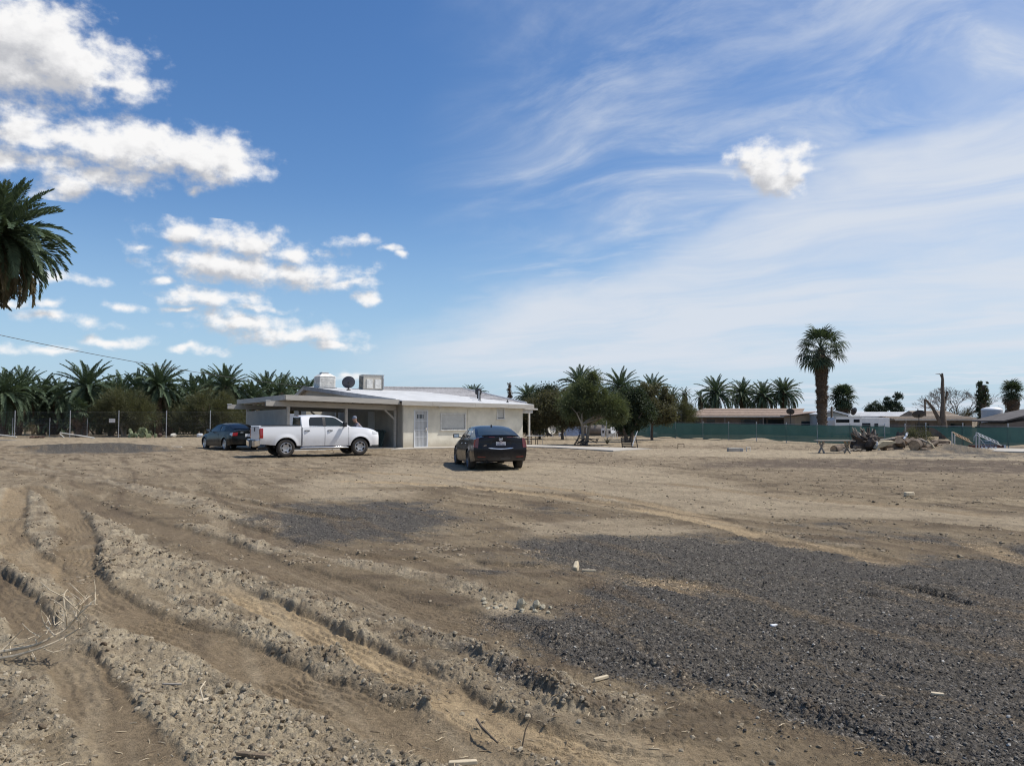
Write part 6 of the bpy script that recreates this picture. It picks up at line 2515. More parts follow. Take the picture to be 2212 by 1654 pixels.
# palms that lost their crowns, wrapped in dead leaf stubs or creeper
def shaggy_column(label, x, y, h, r_, m_leaf, seed, n=2600, size=0.09, name='shaggy_palm_trunk', flare=0.0):
    t = thing(name, label, 'palm trunk', (x, y, 0))
    trunk_mesh(h * 0.97, r_ * 0.62, r_ * 0.55, (0, 0), seed).build('trunk', m_trunk, t, smooth=True)
    rs_ = np.random.RandomState(seed)
    lobes = [(0, 0, h * f, r_ * (1 + flare * f), r_ * (1 + flare * f), h * 0.13) for f in np.linspace(0.08, 0.92, 8)]
    v, f, cc = leaf_cloud(lobes, n, size, seed, aspect=0.35, clump=0.07, nclump=160, hollow=0.75)
    o = bpy.data.objects.new('shag', np_mesh('shag', v, f, m_leaf))
    COL.objects.link(o)
    o.parent = t
    return t


shaggy_column('shaggy crownless palm trunk just right of the house roof', xat(1101, 72), 72.0, zat(830, 72), 0.17, m_fandead, 51, 1500, 0.10)
shaggy_column('thick dark creeper covered palm trunk beside the white tank', xat(2123, 68), 68.0, zat(828, 68), 0.50, m_darkl, 52, 5200, 0.10, flare=0.1)

# distant round trees
m_far = leaf_mat("far_tree_leaf", (0.030, 0.045, 0.030), (0.062, 0.085, 0.050), 0.15)
tree('far round dark tree, left of the pair over the white roof', xat(1890, 120), 120.0, 1.2, 0.2, [(0, 0, 2.9, 1.5, 1.2, 1.1), (-0.7, 0, 2.4, 0.8, 0.8, 0.7)], 7000, 0.11, m_far, m_bark, 221, 8, clump=0.2, nclump=80)
tree('far taller dark tree, right of the pair over the white roof', xat(1931, 120), 120.0, 1.5, 0.2, [(0, 0, 3.0, 1.5, 1.2, 1.2), (-0.9, 0, 4.0, 0.7, 0.6, 0.8), (0.4, 0, 5.0, 0.55, 0.5, 0.55), (1.0, 0, 5.0, 0.35, 0.3, 0.35)], 9000, 0.11, m_far, m_bark, 222, 10, clump=0.18, nclump=90)
# bare grey tree
bt = thing('bare_tree', 'bare grey branching tree behind the Y shaped dead trunk', 'tree', (xat(2060, 86), 86.0, 0))
rb = random.Random(77)
m_twig = mat("bare_twig", (0.17, 0.15, 0.13), 0.9, var=0.3)


def branch(mb, a, dr, L, r_, depth):
    b_ = a + dr * L
    mid = a + dr * L * 0.5 + Vector((rb.uniform(-.06, .06), rb.uniform(-.06, .06), rb.uniform(-.03, .06))) * L
    mb.tube([a, mid, b_], [r_, r_ * 0.8, r_ * 0.6], 5 if depth < 3 else 4, cap=False)
    if depth >= 6:
        return
    for k in range(2 if depth < 1 else rb.choice((2, 3))):
        nd = (dr + Vector((rb.uniform(-.75, .75), rb.uniform(-.75, .75), rb.uniform(-.25, .45)))).normalized()
        branch(mb, b_, nd, L * rb.uniform(0.66, 0.84), max(0.012, r_ * 0.64), depth + 1)


for k in range(7):
    mb = MB()
    a = 6.28 * k / 7
    branch(mb, Vector((0.15 * math.cos(a), 0.15 * math.sin(a), 0.3)), Vector((0.75 * math.cos(a), 0.5 * math.sin(a), 1.0)).normalized(), 1.55, 0.10, 0)
    mb.build('limb', m_twig, bt, smooth=True, angle=80, fix=False)
mb = MB()
mb.tube([(0, 0, -0.2), (0, 0, 0.5)], [0.3, 0.22], 9)
mb.build('trunk', m_twig, bt, smooth=True)
tree('low olive scrub at the foot of the bare tree', xat(2085, 84), 84.0, 0.8, 0.08, [(0, 0, 1.7, 1.6, 1.0, 0.9), (-1.6, 0, 1.4, 1.0, 0.9, 0.7)], 6000, 0.11, m_brownish, m_bark, 223, 10, name='scrub', cat='shrub', aspect=0.12, clump=0.25, nclump=80, outward=0.6)
# dead Y trunk
dt = thing('dead_tree', 'tall dead forked tree trunk with broken top', 'dead tree', (xat(2036, 60), 60.0, 0))
mb = MB()
S = 60 / FPX
mb.tube([(0, 0, -0.2), (0.03, 0, 1.2), (-0.02, 0, 2.0), (0.05, 0, 3.0), (0.02, 0, 4.0), (0.05, 0, 4.6), (0.03, 0, 5.15)], [0.36, 0.27, 0.2, 0.15, 0.13, 0.11, 0.07], 9)
mb.build('trunk', m_bark, dt, smooth=True)
mb = MB()
mb.tube([(-0.08, 0, 1.1), (-0.35, 0.1, 1.7), (-0.75, 0.1, 2.5), (-1.15, 0.1, 3.0), (-1.35, 0.1, 3.12)], [0.2, 0.15, 0.11, 0.08, 0.05], 8)
mb.build('limb', m_bark, dt, smooth=True)
mb = MB()
mb.tube([(0.08, 0, 2.7), (0.28, 0, 3.2), (0.38, 0, 3.75)], [0.12, 0.09, 0.08], 7)
mb.build('limb', m_bark, dt, smooth=True)
mb = MB()
mb.tube([(0.03, 0, 4.7), (-0.15, 0, 5.1), (-0.5, 0, 5.08)], [0.07, 0.04, 0.015], 6)
mb.build('limb', m_bark, dt, smooth=True)

# prickly pear by the fence
pp_ = thing('prickly_pear', 'clump of pale green prickly pear pads by the left fence', 'cactus', (xat(305, 65), 65.0, 0))
m_pad = mat("cactus_pad", (0.16, 0.19, 0.10), 0.7, var=0.25, vscale=4)
padme = MB()
padme.lathe([(0.0, -0.5), (0.14, -0.42), (0.26, -0.2), (0.31, 0.08), (0.26, 0.34), (0.13, 0.47), (0.0, 0.5)], 12)
padm = padme.mesh('pad', m_pad, smooth=True, angle=80)
rq = random.Random(9)
for k in range(46):
    x_ = rq.gauss(0, 0.55)
    lvl = rq.choice((0.22, 0.22, 0.5, 0.72))
    if abs(x_) > 1.1 and lvl > 0.3:
        continue
    inst('pad', padm, pp_, (x_, rq.uniform(-.4, .4), lvl * (1 - min(abs(x_), 1.2) * 0.25)), (rq.uniform(-.5, .5), rq.uniform(-.5, .5), rq.uniform(0, 3.14)), (0.42, 0.10, 0.42))
# agave by the bench frame
bx, by = G(1312, 960)
ag = thing('agave', 'spiky brown green agave between the black bench frames', 'plant', (bx, by, 0))
m_ag = mat("agave_leaf", (0.085, 0.085, 0.05), 0.7, var=0.3)
mb = MB()
for k in range(2):
    mb = MB()
    w_ = 0.035
    mb.add([(0, -w_, 0), (0, w_, 0), (0.4, w_ * 1.1, 0.12), (0.4, -w_ * 1.1, 0.12), (1.0, 0, 0.1 - 0.12 * k), (0.4, 0, 0.09)], [(0, 1, 2, 3), (3, 2, 4), (0, 5, 1)])
    agm = mb.mesh('agave_blade', m_ag, fix=False)
    for q in range(15):
        inst('blade', agm, ag, (0, 0, 0.05), (0, -rq.uniform(0.1, 1.4), rq.uniform(0, 6.28)), rq.uniform(0.35, 0.72))
# green shrub in front of the torn fence screen
bx, by = G(1980, 968)
tree('yellow green shrub in front of the torn fence screen', xat(1981, 44.5), 44.5, 0.3, 0.04, [(0, 0, 0.72, 0.62, 0.5, 0.42), (0.45, 0, 0.45, 0.45, 0.4, 0.3), (-0.45, 0, 0.45, 0.4, 0.4, 0.3)], 5000, 0.055, m_olive, m_bark, 231, 10, name='shrub', cat='shrub', aspect=0.14, clump=0.14, nclump=60, outward=0.6, stems=3)

# the shaded back of the grove reads as one mass of fronds
rs_ = np.random.RandomState(91)
lob = []
for k in range(46):
    dd_ = rs_.uniform(92, 104)
    lob.append((xat(-60 + k * 17, dd_), dd_, rs_.uniform(1.2, 2.6), 1.8, 2.0, rs_.uniform(1.2, 1.8)))
v_, f_, c_2 = leaf_cloud(lob, 60000, 0.26, 91, aspect=0.16, clump=0.45, nclump=900, outward=0.5, hollow=0.0)
v_[:, 2] = np.maximum(v_[:, 2], 0.02)
o = bpy.data.objects.new('grove_thicket', np_mesh('grove_thicket', v_, f_, m_date))
COL.objects.link(o)
tag(o, 'dark thicket of fronds closing the back of the left grove', 'thicket', None, 'stuff')
lob = []
for k in range(26):
    dd_ = rs_.uniform(80, 90)
    lob.append((xat(1095 + k * 16, dd_), dd_, rs_.uniform(0.8, 1.7), 1.3, 2.0, rs_.uniform(0.8, 1.3)))
v_, f_, c_2 = leaf_cloud(lob, 26000, 0.2, 92, aspect=0.2, clump=0.4, nclump=420, outward=0.4, hollow=0.0)
v_[:, 2] = np.maximum(v_[:, 2], 0.02)
o = bpy.data.objects.new('scrub_thicket', np_mesh('scrub_thicket', v_, f_, m_pine))
COL.objects.link(o)
tag(o, 'low dark scrub closing the view behind the middle fence', 'thicket', None, 'stuff')


# ------------------------------------------------------------------ fences
def link_mat():
    m = bpy.data.materials.new("chain_link")
    m.use_nodes = True
    m.node_tree.nodes.clear()
    t = NT(m.node_tree)
    out = t.node('ShaderNodeOutputMaterial')
    b = t.node('ShaderNodeBsdfPrincipled')
    b.inputs['Base Color'].default_value = (0.22, 0.225, 0.23, 1)
    b.inputs['Metallic'].default_value = 0.5
    b.inputs['Roughness'].default_value = 0.5
    x, y, z = t.sep(t.node('ShaderNodeTexCoord').outputs['Object'])
    c = 0.062

    def wire(v):
        f = t.math('ABSOLUTE', t.math('SUBTRACT', t.math('FRACT', t.math('DIVIDE', v, c)), 0.5))
        return t.math('LESS_THAN', f, 0.011)
    k = t.math('MAXIMUM', wire(t.math('ADD', x, z)), wire(t.math('SUBTRACT', x, z)))
    tr = t.node('ShaderNodeBsdfTransparent')
    mx = t.node('ShaderNodeMixShader')
    t.put(mx.inputs[0], k)
    t.l.new(tr.outputs[0], mx.inputs[1])
    t.l.new(b.outputs[0], mx.inputs[2])
    t.l.new(mx.outputs[0], out.inputs[0])
    return m


m_link = link_mat()


def chain_fence(label, pts, h, post_r=0.035, over=0.12):
    """posts at the given ground points, mesh and wires between"""
    o = Vector((*pts[0], 0))
    t = thing('chain_link_fence', label, 'fence', o)
    for (x, y) in pts:
        mb = MB()
        mb.tube([(x - o.x, y - o.y, -0.3), (x - o.x, y - o.y, h + over)], post_r, 8)
        mb.build('post', m_galv, t, smooth=True)
    for (a, b_) in zip(pts[:-1], pts[1:]):
        L = math.hypot(b_[0] - a[0], b_[1] - a[1])
        mb = MB()
        mb.quad((0, 0, 0.04), (L, 0, 0.04), (L, 0, h), (0, 0, h))
        p = mb.build('mesh_panel', m_link, t)
        p.location = (a[0] - o.x, a[1] - o.y + 0.04, 0)
        p.rotation_euler = (0, 0, math.atan2(b_[1] - a[1], b_[0] - a[0]))
        for z in (h, h * 0.55, 0.08):
            mb = MB()
            mb.tube([(a[0] - o.x, a[1] - o.y + 0.05, z), (b_[0] - o.x, b_[1] - o.y + 0.05, z)], 0.002, 5, cap=False)
            mb.build('tension_wire', m_galv, t)
    return t


lf = [(xat(px, 64.8), 64.8) for px in (-90, 33.5, 152.7, 257.6, 360.5, 455, 552)]
chain_fence('left chain link fence with tall grey posts before the date grove', lf, 2.18)
chain_fence('short grey fence posts behind the left chain link fence', [(xat(px, 69.5), 69.5) for px in (-20, 29, 109, 190)], 1.55)
mf = [(xat(px, 67), 67.0) for px in (1120, 1176, 1222, 1266.6, 1310, 1352)]
chain_fence('chain link fence behind the trees right of the house', mf, 1.62, over=0.06)
sg = thing('sign_board', 'small blank white board hung on the left chain link fence', 'sign', (xat(243, 64.7), 64.7, zat(908.3, 64.7)))
mb = MB()
mb.box((0, 0, 0), (0.51, 0.02, 0.33))
mb.build('board', m_trim_w, sg, bevel=0.004)
for sx in (-0.22, 0.22):
    mb = MB()
    mb.tube([(sx, 0.005, 0.14), (sx, 0.09, 0.16)], 0.012, 6)
    mb.build('tie', m_galv, sg)


def screen_mat():
    m = bpy.data.materials.new("green_screen_fabric")
    m.use_nodes = True
    m.node_tree.nodes.clear()
    t = NT(m.node_tree)
    out = t.node('ShaderNodeOutputMaterial')
    b = t.node('ShaderNodeBsdfPrincipled')
    b.inputs['Roughness'].default_value = 0.75
    co = t.node('ShaderNodeTexCoord').outputs['Object']
    n = t.noise(co, 0.8, 5.0, 0.6)
    t.put(b.inputs['Base Color'], t.mix(t.ramp(n, 0.3, 0.7), (0.050, 0.105, 0.092), (0.076, 0.142, 0.124)))
    tl_ = t.node('ShaderNodeBsdfTranslucent')
    tl_.inputs['Color'].default_value = (0.035, 0.10, 0.085, 1)
    tr = t.node('ShaderNodeBsdfTransparent')
    m1 = t.node('ShaderNodeMixShader')
    m1.inputs[0].default_value = 0.2
    t.l.new(b.outputs[0], m1.inputs[1])
    t.l.new(tl_.outputs[0], m1.inputs[2])
    m2 = t.node('ShaderNodeMixShader')
    m2.inputs[0].default_value = 0.06
    t.l.new(m1.outputs[0], m2.inputs[1])
    t.l.new(tr.outputs[0], m2.inputs[2])
    t.l.new(m2.outputs[0], out.inputs[0])
    return m


m_scr = screen_mat()
# fence foot line in the picture, and its screen top
FB = [(1352, 942.0), (1474, 946.5), (1637, 953.8), (1797, 959.3), (2001, 965.0), (2179, 969.4), (2330, 973.0)]
fbx = [p[0] for p in FB]


def fpost(px):
    py = float(np.interp(px, fbx, [p[1] for p in FB]))
    return G(px, py)


TOPY = lambda px: float(np.interp(px, [1352, 1474, 1875, 2212, 2330], [911, 913, 919, 922.5, 924]))
posts = [1356, 1405, 1460, 1519, 1574.6, 1634.5, 1699, 1766, 1837, 1912, 1956, 2001, 2081, 2179, 2262, 2330]
gp0 = fpost(posts[0])
gf = thing('screened_fence', 'long fence hung with sagging dark green privacy screen', 'fence', (*gp0, 0))
for px in posts:
    x, y = fpost(px)
    zt = zat(TOPY(px), y) + (0.10 if px < 2000 else 0.16)
    mb = MB()
    mb.tube([(x - gp0[0], y - gp0[1], -0.3), (x - gp0[0], y - gp0[1], zt)], 0.028, 8)
    mb.lathe([(0.036, zt), (0.03, zt + 0.03), (0.0, zt + 0.04)], 8, (x - gp0[0], y - gp0[1], 0))
    mb.build('post', m_galv, gf, smooth=True)
# screen panels: (from, to, top sag, bottom lift at the two ends and middle)
for a, b_ in zip(posts[:-1], posts[1:]):
    if a in (1956,):
        continue                      # the screen is torn away here
    A, B = fpost(a), fpost(b_)
    nx, nz = 18, 8
    vs, fs = [], []
    for i in range(nx + 1):
        t_ = i / nx
        px = a + (b_ - a) * t_
        x, y = A[0] + (B[0] - A[0]) * t_ - gp0[0], A[1] + (B[1] - A[1]) * t_ - gp0[1]
        top_ = zat(TOPY(px), y + gp0[1]) - 0.03 * math.sin(math.pi * t_)
        bot = 0.05 + 0.06 * math.sin(math.pi * t_ * 2 + a)
        if 1560 < px < 1700:
            bot = 0.08 + 0.22 * math.exp(-((px - 1640) / 28) ** 2)
        if px > 1690:
            bot = 0.10 + 0.05 * math.sin(px * 0.02)
        if a == 1912:                 # hanging lobe
            top_ -= 0.05
            bot = max(bot, 0.1 + 0.95 * sst(np.array(t_), 0.45, 0.6) - 0.25 * math.sin(math.pi * min(1, max(0, (t_ - 0.5) * 2))))
        if a == 2001:                 # screen sags to the ground
            top_ = top_
            bot = max(bot, (top_ - 0.05) * (1 - sst(np.array(t_), 0.1, 1.0)))
        if px > 2150:
            bot = 0.10 + 0.18 * math.exp(-((px - 2240) / 60) ** 2)
        for k in range(nz + 1):
            s = k / nz
            rip = 0.035 * math.sin(px * 0.21 + s * 2.0) * math.sin(math.pi * s) + 0.02 * math.sin(px * 0.55)
            vs.append((x - rip * 0.2, y - 0.045 + rip, bot + (top_ - bot) * s))
    for i in range(nx):
        for k in range(nz):
            q = i * (nz + 1) + k
            fs.append((q, q + nz + 1, q + nz + 2, q + 1))
    mb = MB()
    mb.add(vs, fs)
    mb.build('screen_panel', m_scr, gf, smooth=True)
for a, b_ in zip(posts[:-1], posts[1:]):
    A, B = fpost(a), fpost(b_)
    for z in (zat(TOPY(a), A[1]) + 0.02, 0.10):
        mb = MB()
        mb.tube([(A[0] - gp0[0], A[1] - gp0[1] + 0.03, z), (B[0] - gp0[0], B[1] - gp0[1] + 0.03, z)], 0.008, 5, cap=False)
        mb.build('tension_wire', m_galv, gf)

# ------------------------------------------------------------------ neighbours
m_broof = mat("brown_shingle", (0.28, 0.205, 0.155), 0.9, var=0.18, vscale=3, bump=0.4, bscale=25)
m_broof2 = mat("tan_shingle", (0.29, 0.235, 0.18), 0.9, var=0.18, vscale=3, bump=0.4, bscale=25)
m_bwall = mat("brown_siding", (0.17, 0.145, 0.125), 0.9, var=0.15, vscale=2)
m_twall = mat("tan_siding", (0.36, 0.28, 0.19), 0.9, var=0.12, vscale=2)
m_gwall = mat("pale_grey_siding", (0.36, 0.39, 0.40), 0.9, var=0.08, vscale=2)
m_wroof = mat("white_metal_roof", (0.55, 0.55, 0.55), 0.6, var=0.1, vscale=1)
m_dkroof = mat("dark_roof", (0.10, 0.09, 0.085), 0.9, var=0.2, vscale=2)


def neighbour(name, label, x0, x1, y, depth, eave, ridge, wall_m, roof_m, over=0.5, hip_l=0.0, hip_r=0.0, wins=(), posts_=(), yaw=0.0, fascia=None):
    """house lying along x, its long eave towards the camera"""
    t = thing(name, label, 'house', ((x0 + x1) / 2, y, 0), yaw)
    w = (x1 - x0) / 2
    mb = MB()
    mb.box((0, depth / 2, eave / 2), (2 * w - 2 * over, depth - 2 * over, eave - 0.05))
    mb.build('wall', wall_m, t)
    yr = depth / 2
    a, b_, c, d = (-w, 0, eave), (w, 0, eave), (w, depth, eave), (-w, depth, eave)
    e, f = (-w + hip_l, yr, ridge), (w - hip_r, yr, ridge)
    mb = MB()
    th_ = 0.10
    low = [(p[0], p[1], p[2] - th_) for p in (a, b_, c, d)]
    mb.add([a, b_, c, d, e, f, *low], [(0, 1, 5, 4), (2, 3, 4, 5), (1, 2, 5), (3, 0, 4), (0, 6, 7, 1), (1, 7, 8, 2), (2, 8, 9, 3), (3, 9, 6, 0), (6, 9, 8, 7)])
    rf = mb.build('roof', roof_m, t)
    mb = MB()
    mb.box((0, -0.02, eave - 0.06), (2 * w, 0.03, 0.15))
    mb.build('fascia', fascia or m_trim, rf)
    for k in range(4):          # steps of the shingle courses
        tt = 0.12 + k * 0.22
        p0 = [a[i] + (e[i] - a[i]) * tt for i in range(3)]
        p1 = [b_[i] + (f[i] - b_[i]) * tt for i in range(3)]
        mb = MB()
        mb.beam((p0[0], p0[1], p0[2] + 0.012), (p1[0], p1[1], p1[2] + 0.012), 0.09, 0.035)
        mb.build('shingle_course', roof_m, rf)
    for (u, ww, z0, z1) in wins:
        mb = MB()
        mb.box((u, over - 0.01, (z0 + z1) / 2), (ww, 0.05, z1 - z0))
        wn = mb.build('window', m_glass2, t)
        mb = MB()
        for sx in (-ww / 2, ww / 2):
            mb.box((u + sx, over - 0.04, (z0 + z1) / 2), (0.06, 0.06, z1 - z0 + 0.06))
        for z in (z0, z1):
            mb.box((u, over - 0.04, z), (ww - 0.06, 0.055, 0.06))
        mb.build('frame', m_bwall, wn)
    for u in posts_:
        mb = MB()
        mb.box((u, 0.12, eave / 2), (0.12, 0.12, eave - 0.1))
        mb.build('porch_post', m_bwall, t)
    return t


d = 78.0
X0, X1 = xat(1497, d), xat(1728, d)
W_ = X1 - X0
neighbour('neighbour_house', 'brown shingled house with long low roof behind the green fence', X0, X1, d, 8.0, zat(898.5, d), zat(882, d + 4), m_bwall, m_broof, 0.9, hip_l=2.2, hip_r=-2.0,
          wins=((-W_ / 2 + 2.0, 0.9, 0.7, 1.55), (0.4, 1.6, 0.5, 1.55), (1.9, 0.8, 0.3, 1.6), (3.2, 1.7, 0.5, 1.55)), posts_=(-W_ / 2 + 0.9, -2.2, 0.9 + 0.8, W_ / 2 - 0.6))
# tan gable porch on its right end
t = thing('gable_shed', 'tan sided gable end beside the brown shingled house', 'shed', (xat(1748, 74), 74.0, 0))
mb = MB()
mb.slab([(-1.4, 0, 0), (0.55, 0, 0), (0.55, 0, zat(893, 74)), (-1.4, 0, zat(899, 74))], 3.0, (0, 1, 0))
mb.build('wall', m_twall, t)
mb = MB()
mb.box((-0.35, -0.02, 0.9), (0.9, 0.06, 0.9))
mb.build('window', m_glass2, t)
mb = MB()
mb.slab([(-1.7, -0.3, zat(898.5, 74) + 0.02), (0.75, -0.3, zat(890.5, 74)), (0.75, 3.2, zat(890.5, 74)), (-1.7, 3.2, zat(898.5, 74) + 0.02)], 0.09, (0, 0, 1))
mb.build('roof', m_broof, t)
# pale grey gabled house behind the tall palm
d = 72.0
t = thing('neighbour_house', 'pale grey house with white edged gable behind the tall fan palm', 'house', (xat(1794, d), d, 0))
zp, zl = zat(886.5, d), zat(895, d)
wl = xat(1766, d) - xat(1794, d)
wr_ = xat(1831, d) - xat(1794, d)
mb = MB()
mb.slab([(wl, 0, 0), (wr_ - 0.1, 0, 0), (wr_ - 0.1, 0, zl - 0.1), (0, 0, zp - 0.08), (wl, 0, zl - 0.05)], 4.0, (0, 1, 0))
mb.build('wall', m_gwall, t)
for s, we in ((-1, wl - 0.15), (1, wr_)):
    mb = MB()
    mb.slab([(0, -0.25, zp), (we, -0.25, zl - 0.03), (we, 4.2, zl - 0.03), (0, 4.2, zp)], 0.08, (0, 0, 1))
    rf = mb.build('roof', m_wroof, t)
    mb = MB()
    mb.slab([(0, -0.255, zp + 0.09), (we, -0.255, zl + 0.06), (we, -0.255, zl - 0.12), (0, -0.255, zp - 0.06)], 0.04, (0, -1, 0))
    mb.build('rake_board', m_wht, rf)
for u in (-0.55, 0.75):
    mb = MB()
    mb.box((u, -0.01, 0.85), (0.5, 0.05, 1.2))
    mb.build('window', m_glass2, t)
# long white roofed building further back
d = 95.0
neighbour('neighbour_building', 'long low white roofed building behind the camper', xat(1808, d), xat(2010, d), d, 6.0, zat(899, d), zat(889.5, d + 3), m_gwall, m_wroof, 0.3, wins=((-3, 1.0, 0.9, 1.6), (3.5, 1.0, 0.9, 1.6)), fascia=m_wht)
d = 66.0
t = thing('camper_trailer', 'white camper trailer with dark window bands behind the green fence', 'camper', (xat(1802, d), d, 0))
Lc = xat(1921, d) - xat(1802, d)
zt = zat(900.5, d)
mb = MB()
mb.slab([(0.06, 0, 0.35), (Lc * 0.5, 0, 0.35), (Lc * 0.5, 0, zt), (0.16, 0, zt), (0.0, 0, zt - 0.3)], 2.2, (0, 1, 0))
mb.build('body', m_wht, t, bevel=0.04)
mb = MB()
mb.slab([(Lc * 0.5 + 0.003, 0.02, 0.35), (Lc, 0.02, 0.35), (Lc, 0.02, zt - 0.09), (Lc * 0.5 + 0.003, 0.02, zt - 0.05)], 2.2, (0, 1, 0))
mb.build('rear_body', m_wht, t, bevel=0.03)
for (u0, u1, z0, z1) in ((0.12, Lc * 0.27, zt - 0.48, zt - 0.20), (Lc * 0.345, Lc * 0.455, zt - 0.46, zt - 0.20), (Lc * 0.50, Lc * 0.65, 0.5, zt - 0.52), (Lc * 0.72, Lc * 0.79, 0.6, zt - 0.55)):
    mb = MB()
    mb.box(((u0 + u1) / 2, 0.0, (z0 + z1) / 2), (u1 - u0, 0.05, z1 - z0))
    mb.build('window', m_glass, t, bevel=0.03)
mb = MB()
mb.box((Lc * 0.25, 0.2, zt + 0.02), (Lc * 0.5, 0.5, 0.05))
mb.build('awning', m_wht, t)
mb = MB()
mb.box((Lc * 0.45, 1.0, zt + 0.09), (0.8, 0.6, 0.16))
mb.build('roof_hatch', m_coolw, t, bevel=0.02)
for u in (Lc * 0.3, Lc * 0.7):
    mb = MB()
    mb.lathe([(0.0, -0.09), (0.20, -0.09), (0.32, -0.07), (0.32, 0.07), (0.20, 0.09), (0, 0.09)], 18, (u, 0.12, 0.32), axis='Y')
    mb.build('wheel', m_tyre, t)
d = 70.0
neighbour('neighbour_house', 'tan roofed house behind the dead forked trunk', xat(1932, d), xat(2125, d), d, 5.0, zat(905, d), zat(899, d + 2.5), m_bwall, m_broof2, 0.7, wins=((-1.2, 1.2, 0.5, 1.2), (2.0, 1.4, 0.5, 1.2)), posts_=(-3.0, 0.4, 3.6))
neighbour('neighbour_house', 'upper tan roof standing behind the tan roofed house', xat(1985, 76), xat(2078, 76), 76.0, 4.0, zat(899, 76), zat(887, 78), m_twall, m_broof2, 0.4, hip_r=0.5)
d = 52.0
t = thing('neighbour_shed', 'dark roofed shed at the right edge behind the green fence', 'shed', (xat(2164, d), d, 0))
mb = MB()
mb.slab([(0.3, 0, 0), (3.4, 0, 0), (3.4, 0, 1.75), (0.3, 0, 1.3)], 3.0, (0, 1, 0))
mb.build('wall', m_bwall, t)
mb = MB()
mb.slab([(-0.1, -0.3, zat(911, d)), (1.7, -0.3, zat(897, d)), (3.6, -0.3, zat(885, d)), (3.6, 3.3, zat(885, d)), (1.7, 3.3, zat(897, d)), (-0.1, 3.3, zat(911, d))], 0.09, (0, 0, 1))
mb.build('roof', m_dkroof, t)
# tank
d = 56.0
tk = thing('water_tank', 'tall whitish cylindrical tank with domed lid behind the fence', 'tank', (xat(2142, d), d, 0))
rt = 20.4 * d / FPX
zt = zat(885, d)
mb = MB()
mb.lathe([(rt, -0.2), (rt, zt)], 32)
mb.build('shell', mat("tank_grey", (0.42, 0.43, 0.45), 0.5, var=0.06, vscale=1), tk, smooth=True)
mb = MB()
mb.lathe([(rt * 1.015, zt - 0.03), (rt * 1.015, zt + 0.03), (rt * 0.9, zt + 0.10), (rt * 0.5, zt + 0.19), (0.0, zt + 0.22)], 32)
mb.build('lid', m_wht, tk, smooth=True, angle=50)
for k in range(3):
    mb = MB()
    mb.lathe([(rt * 1.002, 0.5 + k * 0.6), (rt * 1.012, 0.52 + k * 0.6), (rt * 1.002, 0.54 + k * 0.6)], 32)
    mb.build('band', m_galv, tk, smooth=True)
mb = MB()
mb.tube([(rt + 0.04, -0.1, 0), (rt + 0.04, -0.1, zt + 0.1), (rt * 0.6, -0.1, zt + 0.28)], 0.03, 8)
mb.build('pipe', m_wht, tk, smooth=True)
# dishes
dish('satellite_dish', 'dark satellite dish on a pole before the brown shingled house', Vector((xat(1707, 70), 70, 0)), 0.36, (0.5, 0.9, 0.9), zat(890, 70) - 0.1, m_blue)
dish('satellite_dish', 'round black satellite dish above the camper', Vector((xat(1844, 80), 80, 0)), 0.42, (-0.5, 1.0, 0.4), zat(889, 80) - 0.15, m_blue)
dish('satellite_dish', 'pale grey satellite dish left of the black one above the camper', Vector((xat(1819, 80), 80, 0)), 0.42, (0.4, -1.0, 0.3), zat(885, 80) - 0.15, m_roofe)
dish('satellite_dish', 'wide dark tilted satellite dish left of the dead forked trunk', Vector((xat(1984, 58), 58, 0)), 0.46, (0.2, 0.75, 1.0), zat(897, 58) - 0.1, m_blue)
# street lamp pole
sl = thing('lamp_post', 'thin wooden pole with side arm street lamp left of the dead trunk', 'lamp post', (xat(1998, 75), 75.0, 0))
mb = MB()
mb.tube([(0, 0, -0.3), (0, 0, zat(862, 75))], 0.09, 8)
mb.build('pole', m_bark, sl, smooth=True)
mb = MB()
mb.tube([(0, 0, zat(866, 75)), (0.6, 0, zat(865, 75)), (0.9, 0, zat(866, 75))], 0.035, 6)
mb.build('arm', m_galv, sl)
mb = MB()
mb.box((1.05, 0, zat(866, 75) - 0.03), (0.5, 0.25, 0.12))
mb.build('lamp', m_roofe, sl, bevel=0.04)
# the pole beside the tall palm
up_ = thing('utility_pole', 'dark plain pole just right of the tall fan palm', 'pole', (xat(1796, 67), 67.0, 0))
mb = MB()
mb.tube([(0, 0, -0.3), (0, 0, zat(884, 67)), (0.02, 0, zat(878, 67))], [0.10, 0.09, 0.08], 10)
mb.build('shaft', m_bark, up_, smooth=True)
mb = MB()
mb.box((0, 0, zat(882, 67)), (0.5, 0.08, 0.08))
mb.build('crossarm', m_bark, up_)

# overhead wire from the left to the house
wa, wb_ = P(-260, 665, 33), P(664.4, 835.5, 54.6)
pts = []
for i in range(41):
    t_ = i / 40
    q = wa.lerp(wb_, t_)
    q.z -= 1.1 * 4 * t_ * (1 - t_) * 0.35
    pts.append(q)
q0 = P(0, 724, 33 + (54.6 - 33) * 0.28)
ow = MB()
ow.tube([p - pts[0] for p in pts], 0.016, 6)
ow_o = ow.build('overhead_wire', m_blk, None, smooth=True)
ow_o.location = pts[0]
tag(ow_o, 'black overhead wire sagging from the left edge to the house roof', 'wire')
wp = thing('utility_pole', 'wooden utility pole beyond the left edge carrying the wire', 'pole', (pts[0].x, pts[0].y, 0))
mb = MB()
mb.tube([(0, 0, -0.3), (0, 0, pts[0].z + 0.3)], [0.16, 0.11], 10)
mb.build('shaft', m_bark, wp, smooth=True)

